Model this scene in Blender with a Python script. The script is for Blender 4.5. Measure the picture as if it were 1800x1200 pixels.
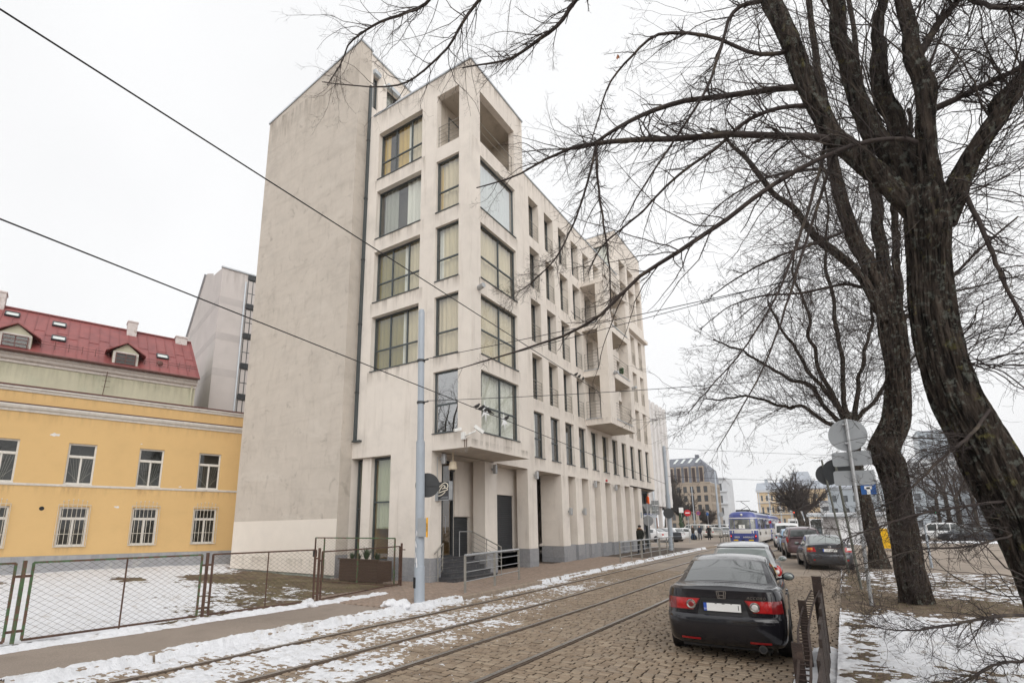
import bpy, math, random
import numpy as np
from mathutils import Vector, Matrix

random.seed(7); RNG = np.random.default_rng(11)
SC = bpy.context.scene
for _o in list(bpy.data.objects): bpy.data.objects.remove(_o)
COL = SC.collection

# ------------------------------------------------------------------ camera
CAM_H = 2.0
YAW, PITCH, ROLL = math.radians(34.2577), math.radians(11.8823), math.radians(-0.2502)
FPX, PPX, PPY = 916.48, 843.75, 731.74
def _cam_axes():
    c, s = math.cos(YAW), math.sin(YAW)
    r = Vector((c, s, 0)); f = Vector((-s, c, 0)); u = Vector((0, 0, 1))
    f2 = f*math.cos(PITCH) + u*math.sin(PITCH); u2 = u*math.cos(PITCH) - f*math.sin(PITCH)
    r3 = r*math.cos(ROLL) + u2*math.sin(ROLL); u3 = u2*math.cos(ROLL) - r*math.sin(ROLL)
    return r3, u3, f2
_r, _u, _f = _cam_axes()
cam_data = bpy.data.cameras.new('camera'); cam = bpy.data.objects.new('camera', cam_data); COL.objects.link(cam)
cam.matrix_world = Matrix(((_r.x, _u.x, -_f.x, 0), (_r.y, _u.y, -_f.y, 0), (_r.z, _u.z, -_f.z, CAM_H), (0, 0, 0, 1)))
cam_data.sensor_width = 36; cam_data.lens = FPX/1800*36
cam_data.shift_x = (900-PPX)/1800; cam_data.shift_y = (PPY-600)/1800
cam_data.clip_start = 0.1; cam_data.clip_end = 3000
SC.camera = cam

# ------------------------------------------------------------------ world: bright overcast
SUN_EL, SUN_ROT = math.radians(30), math.radians(135)
W = bpy.data.worlds.new('World'); SC.world = W; W.use_nodes = True
nt = W.node_tree; nt.nodes.clear()
wo = nt.nodes.new('ShaderNodeOutputWorld'); bg = nt.nodes.new('ShaderNodeBackground')
sky = nt.nodes.new('ShaderNodeTexSky'); sky.sky_type = 'NISHITA'; sky.sun_disc = False
sky.sun_elevation = SUN_EL; sky.sun_rotation = SUN_ROT; sky.air_density = 1; sky.dust_density = 6; sky.ozone_density = 1
hs = nt.nodes.new('ShaderNodeHueSaturation'); hs.inputs['Saturation'].default_value = 0.12
nt.links.new(sky.outputs[0], hs.inputs['Color'])
# cloud deck: CIE-overcast brightness, horizon darker than zenith
tc = nt.nodes.new('ShaderNodeTexCoord'); sx = nt.nodes.new('ShaderNodeSeparateXYZ'); nt.links.new(tc.outputs['Generated'], sx.inputs[0])
mr = nt.nodes.new('ShaderNodeMapRange'); mr.inputs['From Min'].default_value = -0.05; mr.inputs['From Max'].default_value = 1.0
mr.inputs['To Min'].default_value = 9.8; mr.inputs['To Max'].default_value = 10.8
nt.links.new(sx.outputs['Z'], mr.inputs['Value'])
ns = nt.nodes.new('ShaderNodeTexNoise'); ns.inputs['Scale'].default_value = 1.6; ns.inputs['Detail'].default_value = 3
nt.links.new(tc.outputs['Generated'], ns.inputs['Vector'])
mm = nt.nodes.new('ShaderNodeMapRange'); mm.inputs['From Min'].default_value = .3; mm.inputs['From Max'].default_value = .7; mm.inputs['To Min'].default_value = 0.94; mm.inputs['To Max'].default_value = 1.05
nt.links.new(ns.outputs['Fac'], mm.inputs['Value'])
mu = nt.nodes.new('ShaderNodeMath'); mu.operation = 'MULTIPLY'; nt.links.new(mr.outputs[0], mu.inputs[0]); nt.links.new(mm.outputs[0], mu.inputs[1])
cl = nt.nodes.new('ShaderNodeVectorMath'); cl.operation = 'SCALE'; cl.inputs[0].default_value = (0.985, 0.99, 1.0)
nt.links.new(mu.outputs[0], cl.inputs['Scale'])
mx = nt.nodes.new('ShaderNodeMixRGB'); mx.inputs['Fac'].default_value = 0.9
nt.links.new(hs.outputs[0], mx.inputs['Color1']); nt.links.new(cl.outputs[0], mx.inputs['Color2'])
nt.links.new(mx.outputs[0], bg.inputs['Color']); bg.inputs['Strength'].default_value = 0.1
nt.links.new(bg.outputs[0], wo.inputs['Surface'])

sun_d = bpy.data.lights.new('sun', 'SUN'); sun = bpy.data.objects.new('sun', sun_d); COL.objects.link(sun)
sun_d.energy = 1.5; sun_d.angle = math.radians(60); sun_d.color = (1.0, 0.97, 0.92)
_sd = Vector((math.sin(SUN_ROT)*math.cos(SUN_EL), math.cos(SUN_ROT)*math.cos(SUN_EL), math.sin(SUN_EL)))
sun.rotation_euler = _sd.to_track_quat('Z', 'Y').to_euler()

SC.view_settings.view_transform = 'Standard'; SC.view_settings.look = 'None'
SC.view_settings.exposure = 0.10; SC.view_settings.gamma = 1.0; SC.view_settings.use_curve_mapping = False

# ------------------------------------------------------------------ pixel -> world (photo measurements, 1800x1200)
CV = Vector((0, 0, CAM_H))
def ray(x, y): return _r*((x-PPX)/FPX) - _u*((y-PPY)/FPX) + _f
def on_y(x, y, Y): d = ray(x, y); return CV + d*(Y/d.y)
def on_x(x, y, X): d = ray(x, y); return CV + d*(X/d.x)
def on_z(x, y, z=0.0): d = ray(x, y); return CV + d*((z-CAM_H)/d.z)

# ------------------------------------------------------------------ object helpers
def tag(o, label=None, cat=None, group=None, kind=None):
    if label: o['label'] = label
    if cat: o['category'] = cat
    if group: o['group'] = group
    if kind: o['kind'] = kind
    return o
def thing(name, label, cat, loc=(0, 0, 0), rz=0.0, group=None):
    o = bpy.data.objects.new(name, None); COL.objects.link(o); o.empty_display_size = 0.3
    o.location = loc; o.rotation_euler = (0, 0, rz)
    return tag(o, label, cat, group)
def obj(name, me, parent=None, loc=None, rz=None, world=False):
    o = bpy.data.objects.new(name, me); COL.objects.link(o)
    if loc is not None: o.location = loc
    if rz is not None: o.rotation_euler = (0, 0, rz)
    if parent is not None:
        o.parent = parent
        if world:
            p = parent; m = Matrix.Identity(4)
            while p is not None:
                m = (p.matrix_parent_inverse @ Matrix.LocRotScale(p.location, p.rotation_euler, p.scale)) @ m
                p = p.parent
            o.matrix_parent_inverse = m.inverted()
    return o
def copy_tree(o, parent=None):
    c = o.copy(); COL.objects.link(c)
    if parent is not None: c.parent = parent
    for ch in o.children: copy_tree(ch, c)
    return c

class MB:
    """collects faces, builds one mesh"""
    def __init__(s): s.v = []; s.f = []; s.m = []; s.mi = 0; s.T = None
    def add(s, vs, fs, mi=None):
        b = len(s.v)
        if s.T is not None: vs = [tuple(s.T @ Vector(v)) for v in vs]
        s.v.extend([tuple(map(float, v)) for v in vs]); s.f.extend([tuple(i+b for i in f) for f in fs])
        s.m.extend([s.mi if mi is None else mi]*len(fs)); return s
    def quad(s, a, b, c, d, mi=None): return s.add([a, b, c, d], [(0, 1, 2, 3)], mi)
    def poly(s, pts, mi=None): return s.add(pts, [tuple(range(len(pts)))], mi)
    def box(s, x0, x1, y0, y1, z0, z1, mi=None):
        v = [(x0, y0, z0), (x1, y0, z0), (x1, y1, z0), (x0, y1, z0), (x0, y0, z1), (x1, y0, z1), (x1, y1, z1), (x0, y1, z1)]
        return s.add(v, [(3, 2, 1, 0), (4, 5, 6, 7), (0, 1, 5, 4), (1, 2, 6, 5), (2, 3, 7, 6), (3, 0, 4, 7)], mi)
    def bbox(s, x0, x1, y0, y1, z0, z1, b=0.01, mi=None):
        """box with chamfered vertical and top edges"""
        b = min(b, (x1-x0)*.45, (y1-y0)*.45, (z1-z0)*.45)
        def ring(i, z): return [(x0+i+b, y0+i, z), (x1-i-b, y0+i, z), (x1-i, y0+i+b, z), (x1-i, y1-i-b, z), (x1-i-b, y1-i, z), (x0+i+b, y1-i, z), (x0+i, y1-i-b, z), (x0+i, y0+i+b, z)]
        rs = ring(b, z0)+ring(0, z0+b)+ring(0, z1-b)+ring(b, z1)
        fs = [tuple(range(7, -1, -1)), tuple(range(24, 32))]
        for k in range(3):
            for i in range(8): j = (i+1) % 8; fs.append((k*8+i, k*8+j, k*8+8+j, k*8+8+i))
        return s.add(rs, fs, mi)
    def prism(s, pts, y0, y1, axis='y', mi=None):
        """polygon (a,b) extruded along an axis"""
        n = len(pts)
        if axis == 'y': A = [(a, y0, b) for a, b in pts]; B = [(a, y1, b) for a, b in pts]
        elif axis == 'x': A = [(y0, a, b) for a, b in pts]; B = [(y1, a, b) for a, b in pts]
        else: A = [(a, b, y0) for a, b in pts]; B = [(a, b, y1) for a, b in pts]
        fs = [tuple(range(n)), tuple(range(2*n-1, n-1, -1))]
        for i in range(n): j = (i+1) % n; fs.append((j, i, n+i, n+j))
        return s.add(A+B, fs, mi)
    def tube(s, pts, rad, n=8, cap=True, mi=None):
        pts = [Vector(p) for p in pts]; k = len(pts)
        if not hasattr(rad, '__len__'): rad = [rad]*k
        vs = []; fs = []; up = Vector((0, 0, 1)); prev = None
        for i, p in enumerate(pts):
            t = (pts[min(i+1, k-1)]-pts[max(i-1, 0)])
            t = t.normalized() if t.length > 1e-9 else Vector((0, 0, 1))
            if prev is None:
                a = t.cross(up)
                if a.length < 1e-3: a = t.cross(Vector((1, 0, 0)))
            else: a = prev - t*prev.dot(t)
            a.normalize(); prev = a; b = t.cross(a)
            for j in range(n):
                q = 2*math.pi*j/n; vs.append(p+(a*math.cos(q)+b*math.sin(q))*rad[i])
        for i in range(k-1):
            for j in range(n): fs.append((i*n+j, i*n+(j+1) % n, (i+1)*n+(j+1) % n, (i+1)*n+j))
        if cap: fs.append(tuple(range(n-1, -1, -1))); fs.append(tuple(range((k-1)*n, k*n)))
        return s.add(vs, fs, mi)
    def cyl(s, p0, p1, r, n=10, mi=None, r1=None): return s.tube([p0, p1], [r, r if r1 is None else r1], n, True, mi)
    def beam(s, p0, p1, w, h, up=(0, 0, 1), mi=None):
        p0 = Vector(p0); p1 = Vector(p1); t = (p1-p0).normalized(); a = t.cross(Vector(up))
        if a.length < 1e-4: a = t.cross(Vector((1, 0, 0)))
        a.normalize(); b = a.cross(t); a *= w/2; b *= h/2
        v = [p0-a-b, p0+a-b, p0+a+b, p0-a+b, p1-a-b, p1+a-b, p1+a+b, p1-a+b]
        return s.add(v, [(0, 1, 2, 3), (7, 6, 5, 4), (0, 4, 5, 1), (1, 5, 6, 2), (2, 6, 7, 3), (3, 7, 4, 0)], mi)
    def lathe(s, prof, c=(0, 0, 0), n=16, axis='z', mi=None):
        c = Vector(c); vs = []; fs = []
        for r, h in prof:
            for j in range(n):
                q = 2*math.pi*j/n; a, b = r*math.cos(q), r*math.sin(q)
                vs.append(c+Vector({'z': (a, b, h), 'x': (h, a, b), 'y': (b, h, a)}[axis]))
        k = len(prof)
        for i in range(k-1):
            for j in range(n): fs.append((i*n+j, i*n+(j+1) % n, (i+1)*n+(j+1) % n, (i+1)*n+j))
        fs.append(tuple(range(n-1, -1, -1))); fs.append(tuple(range((k-1)*n, k*n)))
        return s.add(vs, fs, mi)
    def ball(s, c, r, n=10, m=6, mi=None, sc=(1, 1, 1)):
        prof = [(max(1e-4, math.sin(math.pi*i/m))*r, -math.cos(math.pi*i/m)*r) for i in range(m+1)]
        b = len(s.v); s.lathe(prof, (0, 0, 0), n, 'z', mi)
        for i in range(b, len(s.v)): v = s.v[i]; s.v[i] = (v[0]*sc[0]+c[0], v[1]*sc[1]+c[1], v[2]*sc[2]+c[2])
        return s
    def grid(s, fn, nu, nv, mi=None, flip=False):
        vs = [fn(i/nu, j/nv) for i in range(nu+1) for j in range(nv+1)]
        fs = []
        for i in range(nu):
            for j in range(nv):
                q = (i*(nv+1)+j, (i+1)*(nv+1)+j, (i+1)*(nv+1)+j+1, i*(nv+1)+j+1)
                fs.append(q[::-1] if flip else q)
        return s.add(vs, fs, mi)
    def mesh(s, name, mats, smooth=False, angle=None):
        me = bpy.data.meshes.new(name); me.from_pydata(s.v, [], s.f)
        if not isinstance(mats, (list, tuple)): mats = [mats]
        for m in mats: me.materials.append(m)
        if any(s.m): me.polygons.foreach_set('material_index', s.m)
        if smooth:
            me.polygons.foreach_set('use_smooth', [True]*len(me.polygons))
            if angle: 
                try: me.set_sharp_from_angle(angle=math.radians(angle))
                except Exception: pass
        me.update(); return me
    def build(s, name, mats, parent=None, world=False, smooth=False, angle=35, loc=None, rz=None):
        return obj(name, s.mesh(name, mats, smooth, angle), parent, loc, rz, world)

def np_mesh(name, V, F, mats, smooth=True, mi=None):
    """fast mesh from numpy arrays; F is (n,3) or (n,4)"""
    me = bpy.data.meshes.new(name); n, k = F.shape
    me.vertices.add(len(V)); me.vertices.foreach_set('co', np.asarray(V, np.float32).ravel())
    me.loops.add(n*k); me.loops.foreach_set('vertex_index', F.astype(np.int32).ravel())
    me.polygons.add(n); me.polygons.foreach_set('loop_start', np.arange(0, n*k, k, dtype=np.int32))
    me.polygons.foreach_set('loop_total', np.full(n, k, np.int32))
    me.polygons.foreach_set('use_smooth', np.full(n, smooth))
    if not isinstance(mats, (list, tuple)): mats = [mats]
    for m in mats: me.materials.append(m)
    if mi is not None: me.polygons.foreach_set('material_index', np.asarray(mi, np.int32))
    me.update(calc_edges=True); return me

_h = np.random.default_rng(5).random((256, 256))
def vnoise(x, y):
    xi = np.floor(x).astype(int); yi = np.floor(y).astype(int); fx = x-xi; fy = y-yi
    fx = fx*fx*(3-2*fx); fy = fy*fy*(3-2*fy)
    g = lambda a, b: _h[a % 256, b % 256]
    return (g(xi, yi)*(1-fx)+g(xi+1, yi)*fx)*(1-fy)+(g(xi, yi+1)*(1-fx)+g(xi+1, yi+1)*fx)*fy
def fbm(x, y, o=4):
    t = 0; a = .5; s = 0
    for i in range(o): t = t+a*vnoise(x*2**i+17.3*i, y*2**i+5.1*i); s += a; a *= .5
    return t/s

# ------------------------------------------------------------------ materials
def _n(t, kind, **kw):
    n = t.nodes.new(kind)
    for k, v in kw.items():
        if k in n.inputs: n.inputs[k].default_value = v
        else: setattr(n, k, v)
    return n
def pm(name, col, rough=.8, var=.12, scale=3.0, bump=.0, bscale=40.0, metal=0.0, spec=.5, col2=None, c2t=(.5, .7), c2s=1.5, stretch=(1, 1, 1), coat=0.0, grain=0.0, gscale=150.0, alpha2=1.0):
    """principled with blotchy colour variation, an optional second colour in patches, fine grain and bump"""
    m = bpy.data.materials.new(name); m.use_nodes = True; t = m.node_tree; b = t.nodes['Principled BSDF']
    b.inputs['Roughness'].default_value = rough; b.inputs['Metallic'].default_value = metal
    b.inputs['Specular IOR Level'].default_value = spec; b.inputs['Coat Weight'].default_value = coat
    b.inputs['Coat Roughness'].default_value = .05
    tc = _n(t, 'ShaderNodeTexCoord'); mp = _n(t, 'ShaderNodeMapping'); mp.inputs['Scale'].default_value = stretch
    t.links.new(tc.outputs['Object'], mp.inputs[0])
    n1 = _n(t, 'ShaderNodeTexNoise', Scale=scale, Detail=6.0, Roughness=.62); t.links.new(mp.outputs[0], n1.inputs['Vector'])
    r = _n(t, 'ShaderNodeMapRange'); r.inputs['From Min'].default_value = .3; r.inputs['From Max'].default_value = .7
    r.inputs['To Min'].default_value = 1-var; r.inputs['To Max'].default_value = 1+var; t.links.new(n1.outputs['Fac'], r.inputs['Value'])
    vm = _n(t, 'ShaderNodeVectorMath', operation='SCALE')
    src = None
    if col2 is not None:
        n2 = _n(t, 'ShaderNodeTexNoise', Scale=c2s, Detail=8.0, Roughness=.68); t.links.new(mp.outputs[0], n2.inputs['Vector'])
        r2 = _n(t, 'ShaderNodeMapRange', interpolation_type='SMOOTHSTEP'); r2.inputs['From Min'].default_value = c2t[0]; r2.inputs['From Max'].default_value = c2t[1]
        r2.inputs['To Max'].default_value = alpha2
        t.links.new(n2.outputs['Fac'], r2.inputs['Value'])
        mxx = _n(t, 'ShaderNodeMixRGB'); mxx.inputs['Color1'].default_value = (*col, 1); mxx.inputs['Color2'].default_value = (*col2, 1)
        t.links.new(r2.outputs[0], mxx.inputs['Fac']); t.links.new(mxx.outputs[0], vm.inputs[0])
    else: vm.inputs[0].default_value = col
    last = r.outputs[0]
    if grain:
        n3 = _n(t, 'ShaderNodeTexNoise', Scale=gscale, Detail=3.0); t.links.new(tc.outputs['Object'], n3.inputs['Vector'])
        r3 = _n(t, 'ShaderNodeMapRange'); r3.inputs['From Min'].default_value = .3; r3.inputs['From Max'].default_value = .7
        r3.inputs['To Min'].default_value = 1-grain; r3.inputs['To Max'].default_value = 1+grain; t.links.new(n3.outputs['Fac'], r3.inputs['Value'])
        mm = _n(t, 'ShaderNodeMath', operation='MULTIPLY'); t.links.new(last, mm.inputs[0]); t.links.new(r3.outputs[0], mm.inputs[1]); last = mm.outputs[0]
    t.links.new(last, vm.inputs['Scale']); t.links.new(vm.outputs[0], b.inputs['Base Color'])
    if bump:
        nb = _n(t, 'ShaderNodeTexNoise', Scale=bscale, Detail=5.0, Roughness=.6); t.links.new(mp.outputs[0], nb.inputs['Vector'])
        bp = _n(t, 'ShaderNodeBump', Strength=bump, Distance=.03); t.links.new(nb.outputs['Fac'], bp.inputs['Height']); t.links.new(bp.outputs[0], b.inputs['Normal'])
    return m
def glass_mat(name, tint=(.82, .88, .86), ior=1.75, rough=0.0, refl=(1, 1, 1)):
    m = bpy.data.materials.new(name); m.use_nodes = True; t = m.node_tree; t.nodes.clear()
    o = _n(t, 'ShaderNodeOutputMaterial'); tr = _n(t, 'ShaderNodeBsdfTransparent'); tr.inputs['Color'].default_value = (*tint, 1)
    g = _n(t, 'ShaderNodeBsdfGlossy'); g.inputs['Roughness'].default_value = rough; g.inputs['Color'].default_value = (*refl, 1)
    nz = _n(t, 'ShaderNodeTexNoise', Scale=.9, Detail=1.0); tc = _n(t, 'ShaderNodeTexCoord'); t.links.new(tc.outputs['Object'], nz.inputs['Vector'])
    bp = _n(t, 'ShaderNodeBump', Strength=.05, Distance=.02); t.links.new(nz.outputs['Fac'], bp.inputs['Height']); t.links.new(bp.outputs[0], g.inputs['Normal'])
    r0 = ((ior-1)/(ior+1))**2*1.6
    lw = _n(t, 'ShaderNodeLayerWeight', Blend=.5); pw = _n(t, 'ShaderNodeMath', operation='POWER'); pw.inputs[1].default_value = 5.0
    t.links.new(lw.outputs['Facing'], pw.inputs[0]); f = _n(t, 'ShaderNodeMapRange'); f.inputs['To Min'].default_value = r0; t.links.new(pw.outputs[0], f.inputs['Value'])
    mx = _n(t, 'ShaderNodeMixShader')
    t.links.new(f.outputs[0], mx.inputs[0]); t.links.new(tr.outputs[0], mx.inputs[1]); t.links.new(g.outputs[0], mx.inputs[2]); t.links.new(mx.outputs[0], o.inputs[0])
    return m
def emis(name, col, s):
    m = bpy.data.materials.new(name); m.use_nodes = True; b = m.node_tree.nodes['Principled BSDF']
    b.inputs['Base Color'].default_value = (*col, 1); b.inputs['Emission Color'].default_value = (*col, 1); b.inputs['Emission Strength'].default_value = s; return m

def text_mesh(txt, size, mat, depth=.004, font_shear=0.0, bold=False, spacing=1.0):
    cu = bpy.data.curves.new('txt', 'FONT'); cu.body = txt; cu.size = size; cu.align_x = 'CENTER'; cu.align_y = 'CENTER'; cu.extrude = depth/2; cu.shear = font_shear
    cu.space_character = spacing
    if bold: cu.offset = size*.02
    o = bpy.data.objects.new('txt', cu); COL.objects.link(o)
    me = bpy.data.meshes.new_from_object(o.evaluated_get(bpy.context.evaluated_depsgraph_get()))
    bpy.data.objects.remove(o); me.materials.clear(); me.materials.append(mat); return me
# ------------------------------------------------------------------ shared materials
def island_mat(name, cols, rough=.85, bump=.25, bscale=60, spec=.4):
    """each separate stone gets its own tone"""
    m = pm(name, cols[0], rough, .12, 9.0, bump, bscale, spec=spec, grain=.12, gscale=90); t = m.node_tree; b = t.nodes['Principled BSDF']
    g = _n(t, 'ShaderNodeNewGeometry'); oi = _n(t, 'ShaderNodeObjectInfo')
    ad = _n(t, 'ShaderNodeMath', operation='ADD'); t.links.new(g.outputs['Random Per Island'], ad.inputs[0]); t.links.new(oi.outputs['Random'], ad.inputs[1])
    fr = _n(t, 'ShaderNodeMath', operation='FRACT'); t.links.new(ad.outputs[0], fr.inputs[0])
    cr = _n(t, 'ShaderNodeValToRGB'); cr.color_ramp.interpolation = 'LINEAR'
    el = cr.color_ramp.elements; el[0].position = 0; el[0].color = (*cols[0], 1); el[1].position = 1; el[1].color = (*cols[-1], 1)
    for i, c in enumerate(cols[1:-1]): e = el.new((i+1)/(len(cols)-1)); e.color = (*c, 1)
    t.links.new(fr.outputs[0], cr.inputs[0])
    vm = [n for n in t.nodes if n.bl_idname == 'ShaderNodeVectorMath'][0]; t.links.new(cr.outputs[0], vm.inputs[0])
    return m
M = {}
M['sett'] = island_mat('granite_sett', [(.185, .135, .092), (.265, .198, .137), (.225, .175, .128), (.315, .245, .175), (.205, .148, .098), (.285, .222, .16)], rough=.62, spec=.5)
M['paver'] = island_mat('brick_paver', [(.27, .205, .16), (.31, .235, .185), (.25, .19, .15), (.30, .235, .19)], rough=.85)
M['bed'] = pm('muddy_joint_sand', (.078, .057, .041), .85, .3, 5, .4, 80, col2=(.12, .09, .065), c2s=2)
M['asphalt'] = pm('worn_dusty_asphalt', (.275, .225, .185), .9, .14, 1.2, .2, 120, col2=(.18, .145, .118), c2t=(.45, .7), c2s=.6, grain=.2, gscale=60)
M['street'] = pm('dusty_street', (.30, .245, .195), .85, .16, .5, .12, 30, col2=(.22, .18, .145), c2t=(.42, .66), c2s=.22, grain=.15, gscale=25)
M['ground'] = pm('distant_ground', (.27, .235, .2), .95, .12, .2)
M['kerb'] = pm('granite_kerb', (.27, .215, .165), .85, .2, 6, .3, 60, grain=.15)
M['soil'] = pm('bare_soil', (.115, .078, .050), 1, .3, 3, .8, 30, col2=(.165, .13, .075), c2t=(.45, .6), c2s=1.2, grain=.3, gscale=40)
M['soil_leaf'] = pm('soil_with_leaf_litter', (.12, .083, .056), 1, .35, 5, .9, 45, col2=(.19, .145, .095), c2t=(.45, .6), c2s=3, grain=.4, gscale=35)
M['snow'] = pm('old_snow', (.73, .735, .76), .75, .06, 4, .6, 45, spec=.3, col2=(.50, .465, .43), c2t=(.52, .74), c2s=3.5, grain=.06, gscale=30)
M['rail'] = pm('worn_rail_steel', (.40, .38, .36), .34, .15, 8, .05, 60, metal=.8, col2=(.16, .11, .08), c2t=(.55, .75), c2s=12)
M['railrust'] = pm('rail_groove_rust', (.105, .075, .055), .8, .3, 10, .3, 80)
M['steel'] = pm('galvanised_steel', (.42, .43, .44), .45, .12, 7, .05, 60, metal=.55)
M['steelw'] = pm('weathered_grey_steel', (.30, .285, .255), .6, .2, 6, .1, 60, metal=.3, col2=(.22, .16, .11), c2t=(.6, .8), c2s=5)
M['signback'] = pm('grey_sign_back', (.33, .345, .36), .5, .08, 3, 0, metal=.35)
M['dark'] = pm('dark_grey_metal', (.035, .038, .042), .45, .15, 6, .05, 40)
M['black'] = pm('black_rubber', (.012, .012, .013), .7, .2, 8, .1, 60)
M['rust'] = pm('rusty_iron', (.10, .055, .038), .8, .35, 7, .4, 70, col2=(.06, .035, .028), c2s=6)
M['greenpaint'] = pm('chipped_green_paint', (.075, .135, .06), .65, .2, 8, .3, 70, col2=(.13, .07, .045), c2t=(.46, .56), c2s=7)
M['wire'] = pm('fence_wire', (.10, .075, .062), .7, .25, 30, metal=.4)
M['grass'] = island_mat('winter_grass', [(.14, .13, .055), (.20, .165, .085), (.11, .12, .05), (.23, .19, .11)], rough=.9, bump=0)

# ------------------------------------------------------------------ ground
def gz(y): return .24*np.clip((np.asarray(y, float)-14)/28, 0, 1)   # the street climbs slightly away from the camera
def gzf(y): return float(gz(y))
def sheet(name, x0, x1, y0, y1, z, mat, parent=None):
    o = MB().quad((x0, y0, z), (x1, y0, z), (x1, y1, z), (x0, y1, z)).build(name, mat, parent)
    return o
tag(sheet('ground', -1500, 1500, -1500, 1500, -.16, M['ground']), kind='structure')
road = MB().grid(lambda u, v: (-9.02+9.22*u, -8+32*v, -.036+gzf(-8+32*v)), 1, 32).build('road', M['bed']); tag(road, kind='structure')
street = MB()
street.grid(lambda u, v: (-9.3+18.8*u, 24+19*v, -.012+gzf(24+19*v)), 1, 19)
Z2 = .228
street.quad((-90, 43, Z2), (9.5, 43, Z2), (9.5, 420, Z2), (-90, 420, Z2))
street.grid(lambda u, v: (9.5+80*u, -30+73*v, -.012+gzf(-30+73*v)), 1, 36)
street.quad((9.5, 43, Z2), (90, 43, Z2), (90, 420, Z2), (9.5, 420, Z2))
street = street.build('street', M['street']); tag(street, kind='structure')

# tram rails: four grooved rails that bend gently away with distance
def rail_x(x0, y): return x0 - (0 if y < 50 else .0004*(y-50)**2)
RAILS = (-8.25, -6.82, -5.55, -4.22)
for x0 in RAILS:
    mb = MB(); ys = [-8]+list(np.arange(-6, 60, 1.5))+list(np.arange(60, 260, 12))
    prof = [(-.06, -.045), (-.06, .004), (.010, .004), (.013, -.022), (.034, -.022), (.036, .0), (.06, .0), (.06, -.045)]
    k = len(prof); vs = []; fs = []; ms = []
    for y in ys:
        for a, z in prof: vs.append((rail_x(x0, y)+a, y, z+.004+gzf(y)))
    for i in range(len(ys)-1):
        for j in range(k-1): fs.append((i*k+j, i*k+j+1, (i+1)*k+j+1, (i+1)*k+j)); ms.append(0 if j in (0, 1) else 1)
    b = len(mb.v); mb.v += vs; mb.f += fs; mb.m += ms
    mb.build('rail', [M['rail'], M['railrust']], road)

# granite setts laid in courses across the street
def sett_arrays(cx, cy, w, l, h, tx, ty, rj):
    """arrays of rounded blocks -> verts, quads"""
    n = len(cx); i = .16
    ux = np.array([-1, 1, 1, -1]); uy = np.array([-1, -1, 1, 1])
    V = np.zeros((n, 12, 3))
    for lev, (s, z) in enumerate(((.94, -.05), (1.0, -.011), (.86, 0.0))):
        jx = rj[:, :, 0]*.0035; jy = rj[:, :, 1]*.0035
        px = ux[None]*(w[:, None]/2)*s+jx; py = uy[None]*(l[:, None]/2)*(s if lev < 2 else .72)+jy
        V[:, lev*4:lev*4+4, 0] = cx[:, None]+px; V[:, lev*4:lev*4+4, 1] = cy[:, None]+py
        V[:, lev*4:lev*4+4, 2] = (z if lev else -.05)+h[:, None]+(px*tx[:, None]+py*ty[:, None] if lev else 0)
    q = []
    for lev in range(2):
        for a in range(4): b = (a+1) % 4; q.append((lev*4+a, lev*4+b, lev*4+4+b, lev*4+4+a))
    q.append((8, 9, 10, 11)); q = np.array(q)
    return V, q
cx = []; cy = []; ww = []; ll = []
y = 3.0
while y < 24.0:
    rh = .118+RNG.uniform(-.008, .012); xs = -8.98+RNG.uniform(0, .12)
    while xs < -.15:
        w = RNG.uniform(.13, .225)
        cxx = xs+w/2; cyy = y+rh/2+.010*math.sin(cxx*1.3+y*.7)
        if all(abs(cxx-rail_x(r, cyy)) > .055+w/2-.02 for r in RAILS): cx.append(cxx); cy.append(cyy); ww.append(w-.020); ll.append(rh-.022)
        else:
            for r in RAILS:
                rx = rail_x(r, cyy)
                if abs(cxx-rx) <= .055+w/2-.02:
                    a, b_ = xs, rx-.066
                    if b_-a > .05: cx.append((a+b_)/2); cy.append(cyy); ww.append(b_-a-.015); ll.append(rh-.02)
                    w = max(.02, rx+.066-xs); break
        xs += w
    y += rh
cx = np.array(cx); cy = np.array(cy); ww = np.array(ww); ll = np.array(ll); n = len(cx)
hh = gz(cy)+RNG.normal(0, .0028, n)-.004+.018*(fbm(cx*.8, cy*.8, 2)-.5); tx = RNG.normal(0, .018, n); ty = RNG.normal(0, .022, n); rj = RNG.uniform(-1, 1, (n, 4, 2))
V, Q = sett_arrays(cx, cy, ww, ll, hh, tx, ty, rj)
# which show largest: nearest ones inside the frame
d2 = np.hypot(cx, cy)
P3 = np.stack([cx, cy, np.zeros(n)-CAM_H], 1); A3 = np.array([list(_r), list(-_u), list(_f)]); cc = P3 @ A3.T
px = PPX+FPX*cc[:, 0]/cc[:, 2]; py = PPY+FPX*cc[:, 1]/cc[:, 2]
vis = (cc[:, 2] > .1) & (px > 8) & (px < 1400) & (py < 1192)
order = np.argsort(np.where(vis, d2, 1e9))[:290]; sel = np.zeros(n, bool); sel[order] = True
rest = np.where(~sel)[0]
VV = V[rest].reshape(-1, 3); FF = (Q[None]+(np.arange(len(rest))*12)[:, None, None]).reshape(-1, 4)
QM = np.array([1]*4+[0]*5)
tag(obj('cobblestone_field', np_mesh('cobblestone_field', VV, FF, [M['sett'], M['bed']], False, np.tile(QM, len(rest))), road), kind='stuff')
for k in order:
    v = V[k].copy(); c = np.array([cx[k], cy[k], 0]); 
    obj('cobblestone', np_mesh('cobblestone', v-c, Q, [M['sett'], M['bed']], False, QM), road, loc=tuple(c))

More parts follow.
